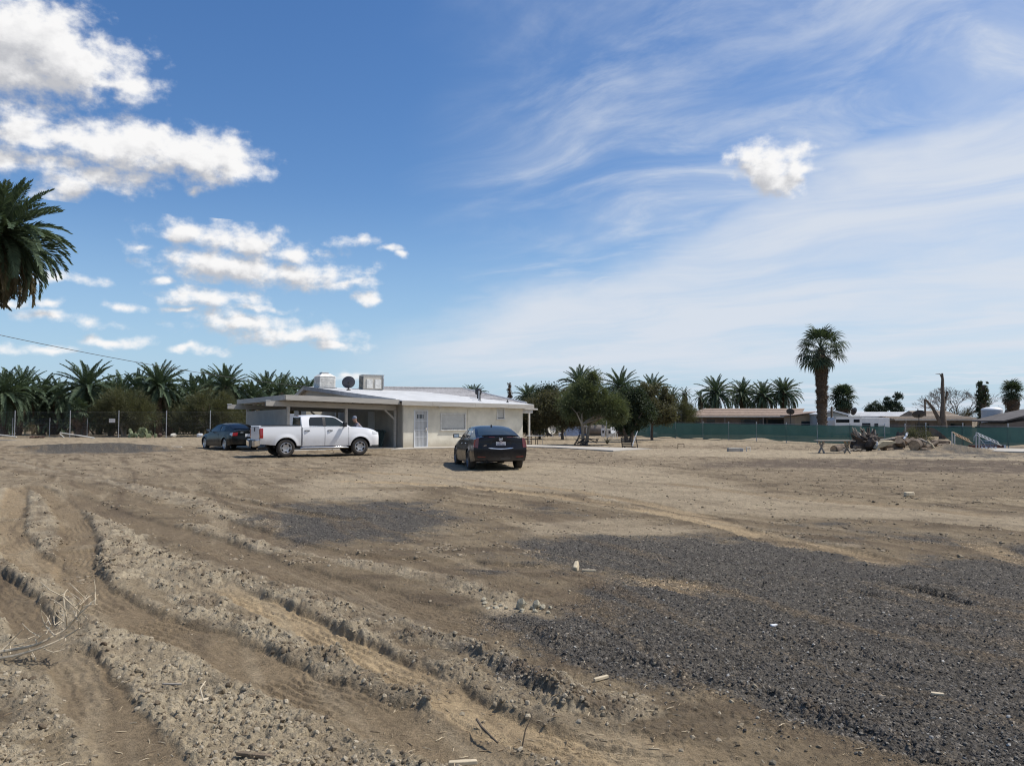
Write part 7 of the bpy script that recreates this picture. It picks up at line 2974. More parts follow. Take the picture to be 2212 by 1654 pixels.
# ------------------------------------------------------------------ yard clutter
m_log = mat("log_bark", (0.13, 0.098, 0.072), 0.95, var=0.4, vscale=6, bump=1.0, bscale=16, stretch=(1, 1, 0.3))
m_logend = mat("cut_wood", (0.40, 0.28, 0.17), 0.85, var=0.25, vscale=7)
m_split = mat("split_wood", (0.46, 0.38, 0.25), 0.85, var=0.2, vscale=6, stretch=(1, 4, 4))
m_root = mat("root_wood", (0.075, 0.058, 0.047), 0.95, var=0.5, vscale=4, bump=1.0, bscale=10)
m_grey = mat("weathered_grey_wood", (0.33, 0.29, 0.24), 0.9, var=0.2, vscale=5, stretch=(5, 5, 0.6))


def log(label, a, b_, r_, seed=0, end=m_logend, bark=None, group=None):
    a, b_ = Vector(a), Vector(b_)
    rr = random.Random(seed)
    t = thing('log', label, 'log', a, 0, group)
    mb = MB()
    k = 6
    mb.tube([(b_ - a) * (i / k) + Vector((rr.uniform(-.03, .03), rr.uniform(-.03, .03), 0)) * (0 < i < k) for i in range(k + 1)], [r_ * rr.uniform(0.9, 1.08) for _ in range(k + 1)], 14)
    mb.build('bark', bark or m_log, t, smooth=True, angle=50)
    dr = (b_ - a).normalized()
    for c, s in ((Vector((0, 0, 0)), -1), (b_ - a, 1)):
        mb = MB()
        mb.tube([c - dr * s * 0.01, c + dr * s * 0.012], r_ * 0.93, 14)
        mb.build('cut_end', end, t)
    return t


def gp3(px, py, z=0.0):
    x, y = G(px, py)
    return Vector((x, y, z))


dl = 38.5
LP = lambda px, py, dd=0.0: P(px, py, dl + dd)
rbx = thing('root_ball', 'dark tangled upturned root ball behind the trestle table', 'stump', (xat(1868, dl + 0.4), dl + 0.4, 0))
lm = lump_mesh('mass', m_root, 5, 3, 1.0, 0.16)
for (x, z, s, sy) in ((-0.25, 0.32, 0.8, 0.8), (0.25, 0.42, 0.7, 0.8), (0.05, 0.65, 0.5, 0.5)):
    inst('mass', lm, rbx, (x, rq.uniform(-.2, .2), z), (rq.uniform(0, 3), rq.uniform(0, 3), rq.uniform(0, 3)), (s, sy, s))
for k in range(46):
    a = rq.uniform(0, 6.28)
    e = rq.uniform(-0.2, 1.2)
    dv = Vector((math.cos(a) * math.cos(e), math.sin(a) * math.cos(e) * 0.6, math.sin(e)))
    c = Vector((rq.uniform(-.3, .3), 0, 0.5))
    mb = MB()
    mb.tube([c, c + dv * 0.45, c + dv * rq.uniform(0.6, 0.85) + Vector((rq.uniform(-.15, .15), 0, rq.uniform(-.1, .15)))], [0.10, 0.07, 0.02], 6)
    mb.build('root', m_root if k % 4 else m_grey, rbx, smooth=True)
log('short dark log under the trestle table', LP(1802, 972), LP(1826, 968, 0.5), 0.24, 1)
log('fat upright slab of orange cut wood in the log pile', LP(1942, 952, -0.1), LP(1948, 963, 0.1) + Vector((0.05, 0.12, 0)), 0.20, 2, m_logend)
log('big log with broad pale brown cut face in the log pile', LP(1975, 962, -0.35), LP(1988, 957, 0.9), 0.26, 3)
log('dark log lying left of the orange slab', LP(1905, 963), LP(1938, 962, 0.3), 0.22, 4)
log('long dark log at the back of the log pile', LP(1900, 955, 0.7), LP(1960, 952, 0.9), 0.15, 5)
log('thin log poking out at the right end of the pile', LP(2000, 966, -0.1), LP(2024, 956, 0.5), 0.09, 6)
log('pale short branch at the right end of the pile', LP(1985, 948, 0.3), LP(2010, 957, 0.2), 0.05, 7, bark=m_grey)
log('leaning split stick near the right end of the pile', LP(2004, 952, 0.2), LP(2018, 968, 0.1), 0.06, 8, bark=m_split)
log('flat pale branch on top of the log pile', LP(1893, 951, 0.2), LP(1932, 947, 0.3), 0.05, 9, bark=m_grey)
log('bent white branch sticking up from the log pile', LP(1952, 948, 0), LP(1961, 935, 0.1), 0.05, 10, bark=m_wht)
log('white peeled branch standing before the root ball', LP(1893, 953, -0.5), LP(1899, 971, -0.5), 0.045, 11, bark=m_wht)
log('far thin log beyond the right end of the pile', LP(2012, 953, 1.6), LP(2050, 955, 1.8), 0.10, 12)
for i, (ax, ay, ad, bx2, by2, bd, r_, lab) in enumerate((
        (1846, 966, 0.2, 1880, 970, 0.5, 0.12, 'mid sized log lying low between table and root ball'),
        (1915, 972, -0.2, 1950, 970, 0.0, 0.10, 'thin log along the front foot of the pile'),
        (1955, 957, 0.3, 1972, 950, 0.7, 0.14, 'log resting behind the orange slab'),
        (2022, 963, 0.6, 2048, 961, 0.9, 0.11, 'last log before the gravel mound'),
        (1925, 948, 0.6, 1950, 944, 0.9, 0.10, 'log on top of the pile behind the orange slab'),
        (1990, 970, -0.5, 2012, 971, -0.3, 0.08, 'small log in front of the broad cut face'))):
    log(lab, LP(ax, ay, ad), LP(bx2, by2, bd), r_, 40 + i)
t = thing('split_plank', 'pale split wedge of wood lying in front of the log pile', 'wood', LP(1893, 970, -0.6))
mb = MB()
mb.slab([(0, 0, 0), (0.98, 0, 0.30), (0.92, 0, 0.38), (0.35, 0, 0.40), (0.1, 0, 0.2)], 0.35, (0, 1, 0.1))
mb.build('wedge', m_split, t, bevel=0.02)
t = thing('brush_heap', 'low heap of grey brush in front of the root ball', 'brush', LP(1838, 976, -0.7))
for k in range(36):
    mb = MB()
    a = Vector((rq.uniform(-0.55, 0.55), rq.uniform(-.2, .2), rq.uniform(0.02, 0.16)))
    mb.tube([a, a + Vector((rq.uniform(-.25, .25), rq.uniform(-.1, .1), rq.uniform(-.05, .08)))], 0.013, 4)
    mb.build('twig', m_grey, t)
# trestle table
tb = G(1803, 978.4)
tt = thing('trestle_table', 'weathered wooden trestle table with crossed legs before the logs', 'table', (*tb, 0))
wt_ = 76 * tb[1] / FPX
ht_ = zat(950.5, tb[1])
for k in range(3):
    mb = MB()
    mb.box((0, -0.26 + k * 0.26, ht_ - 0.02), (wt_, 0.24, 0.04))
    mb.build('top_board', m_grey, tt)
for sx in (-0.62, 0.60):
    for s in (-1, 1):
        mb = MB()
        mb.beam((sx + s * 0.02, -s * 0.30, 0.0), (sx - s * 0.02, s * 0.30, ht_ - 0.05), 0.035, 0.08)
        mb.build('leg', m_grey, tt)
    for s in (-1, 1):
        mb = MB()
        mb.beam((sx - s * 0.09, 0.02 * s, 0.02), (sx + s * 0.10, 0.03 * s, ht_ - 0.04), 0.07, 0.03)
        mb.build('leg', m_grey, tt)
# slab and frames at the right
slab = slab_px([(2050, 973.5), (2100, 975), (2330, 981), (2330, 973), (2180, 970), (2110, 968.5)], -0.2, 0.06, 'concrete_slab')
slab['label'] = 'pale concrete slab at the right edge'
tx0 = thing('timber_box', 'low red brown timber beam with white end on the slab', 'timber', P(2096, 970, 41.5) * 1.0)
mb = MB()
Lb = (2164 - 2096) / FPX * 41.5
mb.box((Lb / 2, 0, 0.10), (Lb, 0.35, 0.24))
mb.build('beam', mat("red_brown_wood", (0.09, 0.035, 0.028), 0.85, var=0.3, vscale=5), tx0)
mb = MB()
mb.box((Lb + 0.06, 0, 0.10), (0.11, 0.352, 0.245))
mb.build('end_cap', m_wht, tx0)
m_rust = mat("rusty_orange", (0.32, 0.16, 0.07), 0.8, col2=(0.50, 0.40, 0.28), vscale=5)
m_cream = mat("cream_enamel", (0.60, 0.57, 0.50), 0.6, var=0.15, vscale=5)


def slide(label, pxs, d_, m_r, m_l, low_z):
    (ax, ay), (bx_, by_) = pxs
    a, b_ = P(ax, ay, d_), P(bx_, by_, d_ + 0.3)
    t = thing('ladder_frame', label, 'frame', (a.x, a.y, 0))
    o_ = Vector((a.x, a.y, 0))
    for k, off in enumerate((Vector((0, 0, 0)), Vector((0.12, 0.45, 0.16)))):
        mb = MB()
        mb.tube([a - o_ + off, b_ - o_ + off], 0.032, 8)
        mb.build('rail', m_r, t, smooth=True)
        mb = MB()
        mb.tube([a - o_ + off, Vector((off.x - 0.02, off.y, 0.0))], 0.035, 8)
        mb.build('leg', m_l, t, smooth=True)
    for k in range(6):
        q = (a - o_).lerp(b_ - o_, 0.08 + k * 0.17)
        mb = MB()
        mb.tube([q, q + Vector((0.12, 0.45, 0.16))], 0.02, 6)
        mb.build('rung', m_r, t)
    return t


slide('rusty orange and cream ladder frame leaning behind the gravel mound', ((2062, 939), (2100, 957)), 41.8, m_rust, m_cream, 0)
lf2 = slide('silver grey ladder frame standing on the slab at right', ((2115, 941), (2163, 962)), 40.6, m_galv, m_galv, 0)
mb = MB()
mb.tube([(-0.02, 0, 0.72), (-0.16, 0, 0.78), (-0.27, 0, 0.66), (-0.28, 0, 0.45)], 0.018, 6)
mb.build('hand_rail', m_galv, lf2, smooth=True)
for e in ((0.45, 0.0), (0.28, 0.25)):
    mb = MB()
    mb.tube([(0.02, 0, 0.6), (e[0], e[1], 0.05)], 0.018, 6)
    mb.build('stay', m_galv, lf2)
cc_ = P(2136, 966, 40.2)
t = thing('shopping_cart', 'small blue grey wire basket under the silver ladder frame', 'basket', (cc_.x, cc_.y, 0.06))
m_bw = mat("blue_grey_wire", (0.12, 0.16, 0.24), 0.5, 0.4)
for z in (0.12, 0.28, 0.42):
    mb = MB()
    q = [(-0.3, -0.2, z), (0.3, -0.2, z), (0.3, 0.2, z), (-0.3, 0.2, z), (-0.3, -0.2, z)]
    mb.tube(q, 0.012, 5)
    mb.build('hoop', m_bw, t)
for k in range(8):
    mb = MB()
    u = -0.3 + 0.6 * k / 7
    mb.tube([(u, -0.2, 0.42), (u, -0.2, 0.10), (u, 0.2, 0.10), (u, 0.2, 0.42)], 0.009, 4)
    mb.build('wire', m_bw, t)
for k in range(4):
    mb = MB()
    mb.lathe([(0, -0.015), (0.05, -0.015), (0.05, 0.015), (0, 0.015)], 12, ((-0.25, 0.25)[k % 2], (-0.17, 0.17)[k // 2], 0.05), axis='Y')
    mb.build('wheel', m_wht, t)

# black glider bench frames under the trees
b1 = G(1266, 962)
t = thing('bench_frame', 'low black iron glider bench frame under the leaning tree', 'bench frame', (*b1, 0))
m_iron = mat("black_iron", (0.018, 0.016, 0.015), 0.6, var=0.3)
s_ = b1[1] / FPX
fr = lambda px, py, dy=0.0: Vector((xat(px, b1[1]) - b1[0], dy, max(0.02, zat(py, b1[1]))))
for dy in (-0.3, 0.3):
    for seg in ([(1240, 961), (1247, 950), (1252, 938.5)], [(1240, 961), (1258, 962), (1275, 962)], [(1252, 945.5), (1270, 947), (1287, 955)], [(1246, 958), (1262, 948)], [(1244, 950), (1262, 960)], [(1262, 961), (1272, 950)], [(1287, 956), (1291, 946)], [(1270, 947), (1288, 949)]):
        mb = MB()
        mb.tube([fr(px, py, dy) for px, py in seg], 0.026, 6)
        mb.build('iron_bar', m_iron, t, smooth=True)
    mb = MB()
    mb.tube([fr(1258 + 5 * math.cos(a), 957 + 5 * math.sin(a), dy) for a in np.linspace(0, 6.1, 14)], 0.02, 5)
    mb.build('iron_scroll', m_iron, t, smooth=True)
for px, py in ((1247, 950), (1252, 939), (1262, 948), (1275, 961.5), (1288, 949)):
    mb = MB()
    mb.tube([fr(px, py, -0.3), fr(px, py, 0.3)], 0.024, 6)
    mb.build('cross_bar', m_iron, t)
b2 = G(1358, 967)
t = thing('chair_frame', 'upright black slatted metal chair frame by the end of the walk', 'chair', (*b2, 0))
fr2 = lambda px, py, dy=0.0: Vector((xat(px, b2[1]) - b2[0], dy, max(0.02, zat(py, b2[1]))))
for px0, px1 in ((1341, 1344), (1362, 1365)):
    mb = MB()
    mb.tube([fr2(px0, 944), fr2(px0 + 1.5, 955), fr2(px1, 967)], 0.03, 6)
    mb.build('back_post', m_iron, t, smooth=True)
for k in range(6):
    mb = MB()
    py = 945 + k * 3.4
    mb.beam(fr2(1341 + k * 0.4, py), fr2(1363 + k * 0.3, py), 0.02, 0.05)
    mb.build('slat', m_iron, t)
for k in range(5):
    mb = MB()
    mb.beam(fr2(1344, 963.5, -0.1 - 0.09 * k), fr2(1370, 964.5, -0.1 - 0.09 * k), 0.05, 0.02)
    mb.build('seat_slat', m_iron, t)
for px, py in ((1374, 966), (1348, 967)):
    mb = MB()
    mb.tube([fr2(px - 4, 943 if px > 1360 else 963, -0.45), fr2(px, py, -0.45)], 0.028, 6)
    mb.build('leg', m_iron, t)


def stick(label, a, b_, r_, m_, name='stick', cat='stick', bend=0.03):
    a, b_ = Vector(a), Vector(b_)
    mb = MB()
    mid = (b_ - a) * 0.5 + Vector((rq.uniform(-bend, bend), rq.uniform(-bend, bend), rq.uniform(0, bend)))
    mb.tube([(0, 0, 0), mid, b_ - a], [r_, r_ * 0.95, r_ * 0.7], 7)
    o = mb.build(name, m_, None, smooth=True)
    o.location = a
    return tag(o, label, cat)


stick('white pole leaning on the upright black chair frame', P(1366, 963, b2[1] - 0.3), P(1377, 931, b2[1]), 0.028, m_wht)
stick('long pale pole leaning above the agave', P(1310, 946, 60), P(1341, 926, 60), 0.05, m_trim_w)
b3 = G(1155, 961)
t = thing('folding_shelf', 'thin legged folding table with rust brown rack by the patio post', 'table', (*b3, 0))
fr3 = lambda px, py, dy=0.0: Vector((xat(px, b3[1]) - b3[0], dy, max(0.01, zat(py, b3[1]))))
m_rb = mat("rust_brown_metal", (0.06, 0.03, 0.022), 0.8, var=0.3)
mb = MB()
mb.beam(fr3(1137, 940.8), fr3(1172, 940.8), 0.5, 0.03)
mb.build('top', m_trim_w, t)
for px in (1139, 1148.5, 1156, 1160):
    mb = MB()
    mb.tube([fr3(px, 941.5), fr3(px + (1 if px > 1150 else 0), 961)], 0.022, 6)
    mb.build('leg', m_rb, t)
for k in range(5):
    mb = MB()
    mb.beam(fr3(1139, 944 + k * 3.6), fr3(1148.5, 944 + k * 3.6), 0.03, 0.035)
    mb.build('rung', m_rb, t)
mb = MB()
mb.tube([fr3(1171, 941), fr3(1171.5, 961)], 0.012, 5)
mb.build('leg', m_galv, t)

# junk beyond the fence right of the house
dj = 72.0
m_tarp = mat("blue_tarp", (0.045, 0.07, 0.13), 0.7, var=0.25, vscale=2)
t = thing('tarp', 'dark blue tarp tented over junk behind the middle fence', 'tarp', (xat(1236, dj), dj, 0))
mb = MB()
mb.add([(-0.9, -0.5, 0.0), (1.5, -0.5, 0.0), (1.5, 1, 0), (-0.9, 1, 0), (-0.25, 0.2, 1.0), (1.3, 0.2, 0.82)], [(0, 1, 5, 4), (1, 2, 5), (2, 3, 4, 5), (3, 0, 4)])
mb.build('sheet', m_tarp, t)
t = thing('old_tank', 'pale grey metal tank behind the leaning trunk', 'tank', (xat(1283, dj), dj, 0))
mb = MB()
mb.lathe([(0.0, -1.1), (0.35, -1.08), (0.48, -0.9), (0.48, 0.9), (0.35, 1.08), (0.0, 1.1)], 18, (0, 0, 0.55), axis='X')
mb.build('drum', m_bwall, t, smooth=True)
for sx in (-0.6, 0.6):
    mb = MB()
    mb.box((sx, 0, 0.1), (0.1, 0.7, 0.3))
    mb.build('cradle', m_blk, t)
t = thing('junk_car', 'dark old car hulk behind the patio post', 'car', (xat(1172, dj), dj, 0))
mb = MB()
mb.slab([(-1.0, 0, 0.3), (0.9, 0, 0.3), (0.95, 0, 0.75), (0.55, 0, 0.85), (0.25, 0, 1.15), (-0.55, 0, 1.15), (-0.85, 0, 0.8), (-1.02, 0, 0.72)], 1.5, (0, 1, 0))
mb.build('hulk', m_blk, t, bevel=0.06)
mb = MB()
mb.box((-0.15, -0.01, 0.98), (0.7, 0.04, 0.25))
mb.build('window', m_glass2, t)
for sx in (-0.65, 0.6):
    mb = MB()
    mb.lathe([(0.0, -0.1), (0.28, -0.1), (0.3, 0.1), (0, 0.1)], 16, (sx, 0.0, 0.28), axis='Y')
    mb.build('wheel', m_tyre, t)
dish('satellite_dish', 'cream satellite dish lying low behind the middle fence', Vector((xat(1192, 70), 70, 0)), 0.42, (0.5, -1, 0.1), 0.45, m_cream)
for i, (px, w_, h_, m_, lab) in enumerate(((1212, 0.45, 0.35, m_wht, 'white crate left of the blue tarp'), (1255, 0.5, 0.2, m_trim_w, 'low white board right of the blue tarp'), (1302, 0.3, 0.75, m_wht, 'white upright post box behind the agave'), (1319, 0.9, 0.7, m_cream, 'cream box with dark hole behind the agave'), (1338, 0.5, 0.5, m_rb, 'brown drum right of the cream box'))):
    t = thing('junk_box', lab, 'box', (xat(px, 68.5), 68.5, 0))
    mb = MB()
    mb.box((0, 0, h_ / 2), (w_, 0.4, h_))
    mb.build('body', m_, t, bevel=0.02)
    mb = MB()
    mb.box((0, -0.20, h_ * 0.6), (w_ * 0.5, 0.03, h_ * 0.3))
    mb.build('opening', m_blk, t)
for px, lab in ((1347, 'white plastic chair left of the upright black frame'),):
    q = G(px - 20, 947)
    t = thing('plastic_chair', lab, 'chair', (*q, 0), 0.4)
    mb = MB()
    mb.box((0, 0, 0.42), (0.45, 0.42, 0.04))
    mb.build('seat', m_wht, t)
    mb = MB()
    mb.box((0, 0.2, 0.68), (0.45, 0.04, 0.5), (R(-10), 0, 0))
    mb.build('backrest', m_wht, t)
    for sx in (-0.2, 0.2):
        for sy in (-0.18, 0.18):
            mb = MB()
            mb.beam((sx, sy, 0), (sx * 0.9, sy * 0.9, 0.4), 0.04, 0.04)
            mb.build('leg', m_wht, t)
q = G(1413, 943.5)
t = thing('white_sack', 'crumpled white sack at the foot of the green fence', 'sack', (*q, 0))
inst('sack', lump_mesh('sack', m_wht, 8, 2, 0.7, 0.15), t, (0, 0, 0.22), (0, 0, 0.4), (0.55, 0.45, 0.6))
# hoop, concrete block, plank
q = G(1471, 967)
mb = MB()
mb.tube([(-0.17, 0, -0.05), (-0.17, 0, 0.22), (0.17, 0, 0.22), (0.17, 0, -0.05)], 0.022, 6)
o = mb.build('bent_pipe', m_rb)
o.location = (*q, 0)
tag(o, 'small dark pipe hoop standing in the dirt before the green fence', 'pipe')
q = G(1589, 975.5)
t = thing('concrete_block', 'broken grey concrete block lying alone in the dirt', 'block', (*q, 0))
mb = MB()
mb.box((-0.12, 0, 0.10), (0.55, 0.3, 0.20), (0, 0, 0.06))
mb.build('block', m_conc, t, bevel=0.03)
mb = MB()
mb.box((0.26, 0.02, 0.09), (0.22, 0.28, 0.18), (0, 0.1, -0.15))
mb.build('broken_end', m_roofe, t, bevel=0.03)
q = G(1617, 975)
mb = MB()
mb.tube([(-0.10, 0, 0), (-0.10, 0, 0.2), (0.08, 0, 0.2), (0.08, 0, 0.03)], 0.025, 6)
o = mb.build('bent_pipe', m_trim_w)
o.location = (*q, 0)
tag(o, 'bent pale pipe beside the broken concrete block', 'pipe')
q = G(363, 968.5)
mb = MB()
mb.box((0, 0, 0.06), (1.45, 0.22, 0.10), (0, 0, 0.03))
o = mb.build('plank', m_trim_w)
o.location = (*q, 0)
tag(o, 'long pale plank on the dirt left of the dark coupe', 'plank')
# dead fronds and poles at the left fence
stick('long pale fallen frond stem at the second fence post', P(130, 934.5, 63.5), P(205, 946.5, 62.5), 0.05, m_cream, 'frond_stem', 'branch', 0.25)
stick('second fallen frond stem beside the second fence post', P(156, 938.5, 63.6), P(203, 944.5, 63.0), 0.04, m_cream, 'frond_stem', 'branch', 0.2)
stick('short splayed stem under the fallen fronds', P(130, 938, 63.2), P(139, 945, 62.8), 0.04, m_cream, 'frond_stem', 'branch')
stick('pale pole lying at the first fence post', P(-5, 939, 62.5), P(36, 943.5, 62.0), 0.06, m_cream, 'pole', 'pole')
stick('thin board lying on the dirt at the left edge', P(-10, 950.5, 57), P(55, 952.5, 56.5), 0.05, m_grey, 'board', 'board')
q = G(89, 946)
t = thing('rubbish_heap', 'low dark red brown rubbish heap between the first fence posts', 'rubbish', (*q, 0))
for k in range(9):
    inst('lump', lump_mesh('rubbish_lump', m_rb, 60 + k, 1, 0.5, 0.3), t, (rq.uniform(-.7, .7), rq.uniform(-.3, .3), 0.08), (0, 0, rq.uniform(0, 6)), rq.uniform(0.2, 0.5))
for i, (px, m_, lab) in enumerate(((462 - 30, m_wht, 'white stones heap right of the cactus'), (375, m_cream, 'pale round stone at the fourth fence post'), (345, m_rb, 'rust brown lump right of the cactus'))):
    q = G(px, 944)
    t = thing('stone', lab, 'stone', (*q, 0))
    inst('stone', lump_mesh('stone', m_, 90 + i, 2, 0.8, 0.15), t, (0, 0, 0.15), (0, 0, i), (0.6, 0.4, 0.5))
# pale trailer seen through the carport
dq = 66.0
t = thing('box_trailer', 'pale box trailer seen through the back of the carport', 'trailer', (xat(668, dq), dq, 0))
mb = MB()
mb.box((-0.9, 0, 1.25), (1.5, 2.0, 1.5))
mb.build('body', m_wht, t, bevel=0.03)
mb = MB()
mb.box((1.7, 0, 1.3), (3.0, 2.0, 1.4))
mb.build('rear_body', m_trim_w, t, bevel=0.03)
for sx in (-1.2, 1.9):
    mb = MB()
    mb.lathe([(0, -0.1), (0.34, -0.1), (0.36, 0.1), (0, 0.1)], 18, (sx, -0.95, 0.35), axis='Y')
    mb.build('wheel', m_tyre, t)

# ------------------------------------------------------------------ the man at the truck
def skin(name, joints, edges, m, parent, root=0, sub=2):
    me = bpy.data.meshes.new(name)
    me.from_pydata([j[0] for j in joints], edges, [])
    me.materials.append(m)
    o = bpy.data.objects.new(name, me)
    COL.objects.link(o)
    o.parent = parent
    sk = o.modifiers.new('skin', 'SKIN')
    sk.use_smooth_shade = True
    ss = o.modifiers.new('sub', 'SUBSURF')
    ss.levels = ss.render_levels = sub
    for i, j in enumerate(joints):
        r_ = j[1] if isinstance(j[1], tuple) else (j[1], j[1])
        me.skin_vertices[0].data[i].radius = r_
        me.skin_vertices[0].data[i].use_root = (i == root)
    return o


best = None
for xs_ in np.linspace(2.2, 4.2, 60):
    w_ = org + th * xs_ + tl * 1.38
    e = abs((w_.x / w_.y) * FPX + 1106 - 771)
    if best is None or e < best[0]:
        best = (e, w_)
pw_ = best[1]
man = thing('person', 'person in cap and grey shirt leaning over the far side of the pickup hood', 'person', (pw_.x, pw_.y, 0), R(180) + R(25))
man.scale = (0.965, 0.965, 0.965)
m_skin = mat("skin", (0.34, 0.19, 0.13), 0.6)
m_shirt = mat("grey_shirt", (0.13, 0.125, 0.15), 0.9, col2=(0.22, 0.21, 0.24), vscale=14)
m_jean = mat("jeans", (0.05, 0.065, 0.10), 0.9, var=0.2, vscale=8)
m_cap = mat("cap_blue_grey", (0.16, 0.18, 0.23), 0.8, var=0.15)
# facing +x, leaning forward from the hips
J = [((-0.30, 0, 0.97), 0.11), ((-0.22, 0, 1.15), 0.105), ((-0.10, 0, 1.34), 0.105), ((0.0, 0, 1.47), 0.065), ((0.05, 0, 1.53), 0.062),
     ((0.10, 0, 1.595), (0.098, 0.112)), ((0.105, 0, 1.68), (0.115, 0.125)), ((0.10, 0, 1.755), 0.09),
     ((-0.03, 0.19, 1.40), 0.062), ((0.10, 0.27, 1.17), 0.048), ((0.33, 0.20, 1.13), 0.036), ((0.41, 0.17, 1.14), 0.032),
     ((-0.03, -0.19, 1.40), 0.062), ((0.10, -0.27, 1.17), 0.048), ((0.33, -0.20, 1.13), 0.036), ((0.41, -0.17, 1.14), 0.032),
     ((-0.27, 0.10, 0.90), 0.095), ((-0.18, 0.11, 0.50), 0.065), ((-0.22, 0.11, 0.09), 0.045), ((-0.06, 0.12, 0.04), 0.042),
     ((-0.27, -0.10, 0.90), 0.095), ((-0.18, -0.11, 0.50), 0.065), ((-0.22, -0.11, 0.09), 0.045), ((-0.06, -0.12, 0.04), 0.042)]
E = [(0, 1), (1, 2), (2, 3), (3, 4), (4, 5), (5, 6), (6, 7), (2, 8), (8, 9), (9, 10), (10, 11), (2, 12), (12, 13), (13, 14), (14, 15), (0, 16), (16, 17), (17, 18), (18, 19), (0, 20), (20, 21), (21, 22), (22, 23)]
skin('body', J, E, m_skin, man)
for s in (1, -1):       # fingers and thumb of each hand, on the hood
    for k in range(5):
        a = Vector((0.41, s * 0.17, 1.14))
        if k == 4:
            pts_ = [a + Vector((-0.01, -s * 0.02, 0)), a + Vector((0.025, -s * 0.055, -0.005)), a + Vector((0.055, -s * 0.065, -0.015))]
        else:
            yk = s * (-0.028 + 0.019 * k)
            L_ = (0.075, 0.085, 0.08, 0.062)[k]
            pts_ = [a + Vector((0.02, yk, 0)), a + Vector((0.02 + L_ * 0.55, yk * 1.15, 0.004)), a + Vector((0.02 + L_, yk * 1.2, -0.02))]
        mb = MB()
        mb.tube(pts_, [0.010, 0.009, 0.007], 6)
        mb.build('finger', m_skin, man, smooth=True)
off_ = 0.014
tj = [(J[i][0], J[i][1] + (0.055 if i < 3 else off_)) for i in (0, 1, 2, 8, 9, 12, 13)]
skin('shirt', tj + [((-0.01, 0, 1.46), 0.085), ((-0.34, 0, 0.90), 0.16), ((0.24, 0.235, 1.145), 0.052), ((0.24, -0.235, 1.145), 0.052)], [(0, 1), (1, 2), (2, 3), (3, 4), (2, 5), (5, 6), (2, 7), (0, 8), (4, 9), (6, 10)], m_shirt, man)
tj = [(J[i][0], J[i][1] + 0.02) for i in (0, 16, 17, 18, 20, 21, 22)]
skin('trousers', tj, [(0, 1), (1, 2), (2, 3), (0, 4), (4, 5), (5, 6)], m_jean, man)
for s in (1, -1):
    mb = MB()
    mb.box((-0.11, s * 0.115, 0.045), (0.30, 0.11, 0.10))
    mb.build('shoe', m_blk, man, bevel=0.035)
mb = MB()
mb.lathe([(0.112, 1.685), (0.116, 1.71), (0.108, 1.765), (0.075, 1.81), (0.0, 1.83)], 20, (0.10, 0, 0))
cp_ = mb.build('cap', m_cap, man, smooth=True)
mb = MB()
mb.slab([(0.17, -0.09, 1.69), (0.17, 0.09, 1.69), (0.26, 0.07, 1.675), (0.295, 0, 1.67), (0.26, -0.07, 1.675)], 0.012, (0, 0, 1))
mb.build('cap_brim', m_cap, cp_, bevel=0.004)
mb = MB()    # face: nose, eyes, mouth
mb.add([(0.19, 0, 1.655), (0.185, -0.018, 1.605), (0.185, 0.018, 1.605), (0.222, 0, 1.612)], [(0, 1, 3), (0, 3, 2), (1, 2, 3)])
mb.build('nose', m_skin, man)
for s in (1, -1):
    mb = MB()
    mb.lathe([(0, -0.012), (0.011, 0), (0, 0.012)], 8, (0.186, s * 0.034, 1.65), axis='X')
    mb.build('eye', m_blk, man)
    mb = MB()
    mb.lathe([(0, -0.012), (0.03, -0.006), (0.032, 0.006), (0, 0.012)], 10, (0.09, s * 0.098, 1.635), axis='Y')
    mb.build('ear', m_skin, man)
mb = MB()
mb.box((0.178, 0, 1.57), (0.02, 0.05, 0.008))
mb.build('mouth', mat("lip", (0.22, 0.09, 0.08), 0.6), man)

# ------------------------------------------------------------------ near ground: branch, rubble, bits of wood
m_dead = mat("dead_twig", (0.50, 0.42, 0.30), 0.85, var=0.25, vscale=12)
db = thing('dead_branch', 'tangled pale dead branch lying at the left edge of the foreground', 'branch', (*G(90, 1405), 0))
o_ = db.location
dB = 5.35
branches = [
    ([(-30, 1412), (20, 1404), (81, 1391), (118, 1372), (145, 1356), (172, 1325), (209, 1292)], 0.013, 0.0),
    ([(-20, 1424), (30, 1416), (90, 1398), (140, 1376), (172, 1356)], 0.011, -0.1),
    ([(145, 1356), (143, 1330), (137, 1288), (146, 1272)], 0.007, 0.05),
    ([(137, 1288), (110, 1275), (88, 1257)], 0.005, 0.1),
    ([(137, 1288), (160, 1310), (190, 1336)], 0.006, -0.05),
    ([(118, 1372), (100, 1352), (90, 1330), (87, 1304)], 0.007, 0.0),
    ([(118, 1300), (116, 1330), (118, 1352)], 0.005, 0.1),
    ([(118, 1300), (132, 1282), (150, 1276)], 0.004, 0.1),
    ([(172, 1325), (180, 1310), (205, 1304), (211, 1306)], 0.005, 0.0),
    ([(145, 1356), (170, 1330), (196, 1300)], 0.006, 0.1),
    ([(160, 1310), (175, 1296), (152, 1280)], 0.004, 0.0),
    ([(81, 1391), (75, 1378), (70, 1384)], 0.004, 0.0),
    ([(0, 1408), (22, 1386), (50, 1358)], 0.006, 0.1),
    ([(60, 1398), (72, 1412), (78, 1426)], 0.004, 0.0),
    ([(140, 1376), (142, 1384), (132, 1392)], 0.005, 0.0),
    ([(172, 1356), (168, 1340), (158, 1318)], 0.005, 0.0),
    ([(90, 1398), (115, 1408), (140, 1400)], 0.004, -0.1),
    ([(205, 1304), (206, 1270), (203, 1250)], 0.003, 0.0),
]
rw = random.Random(15)
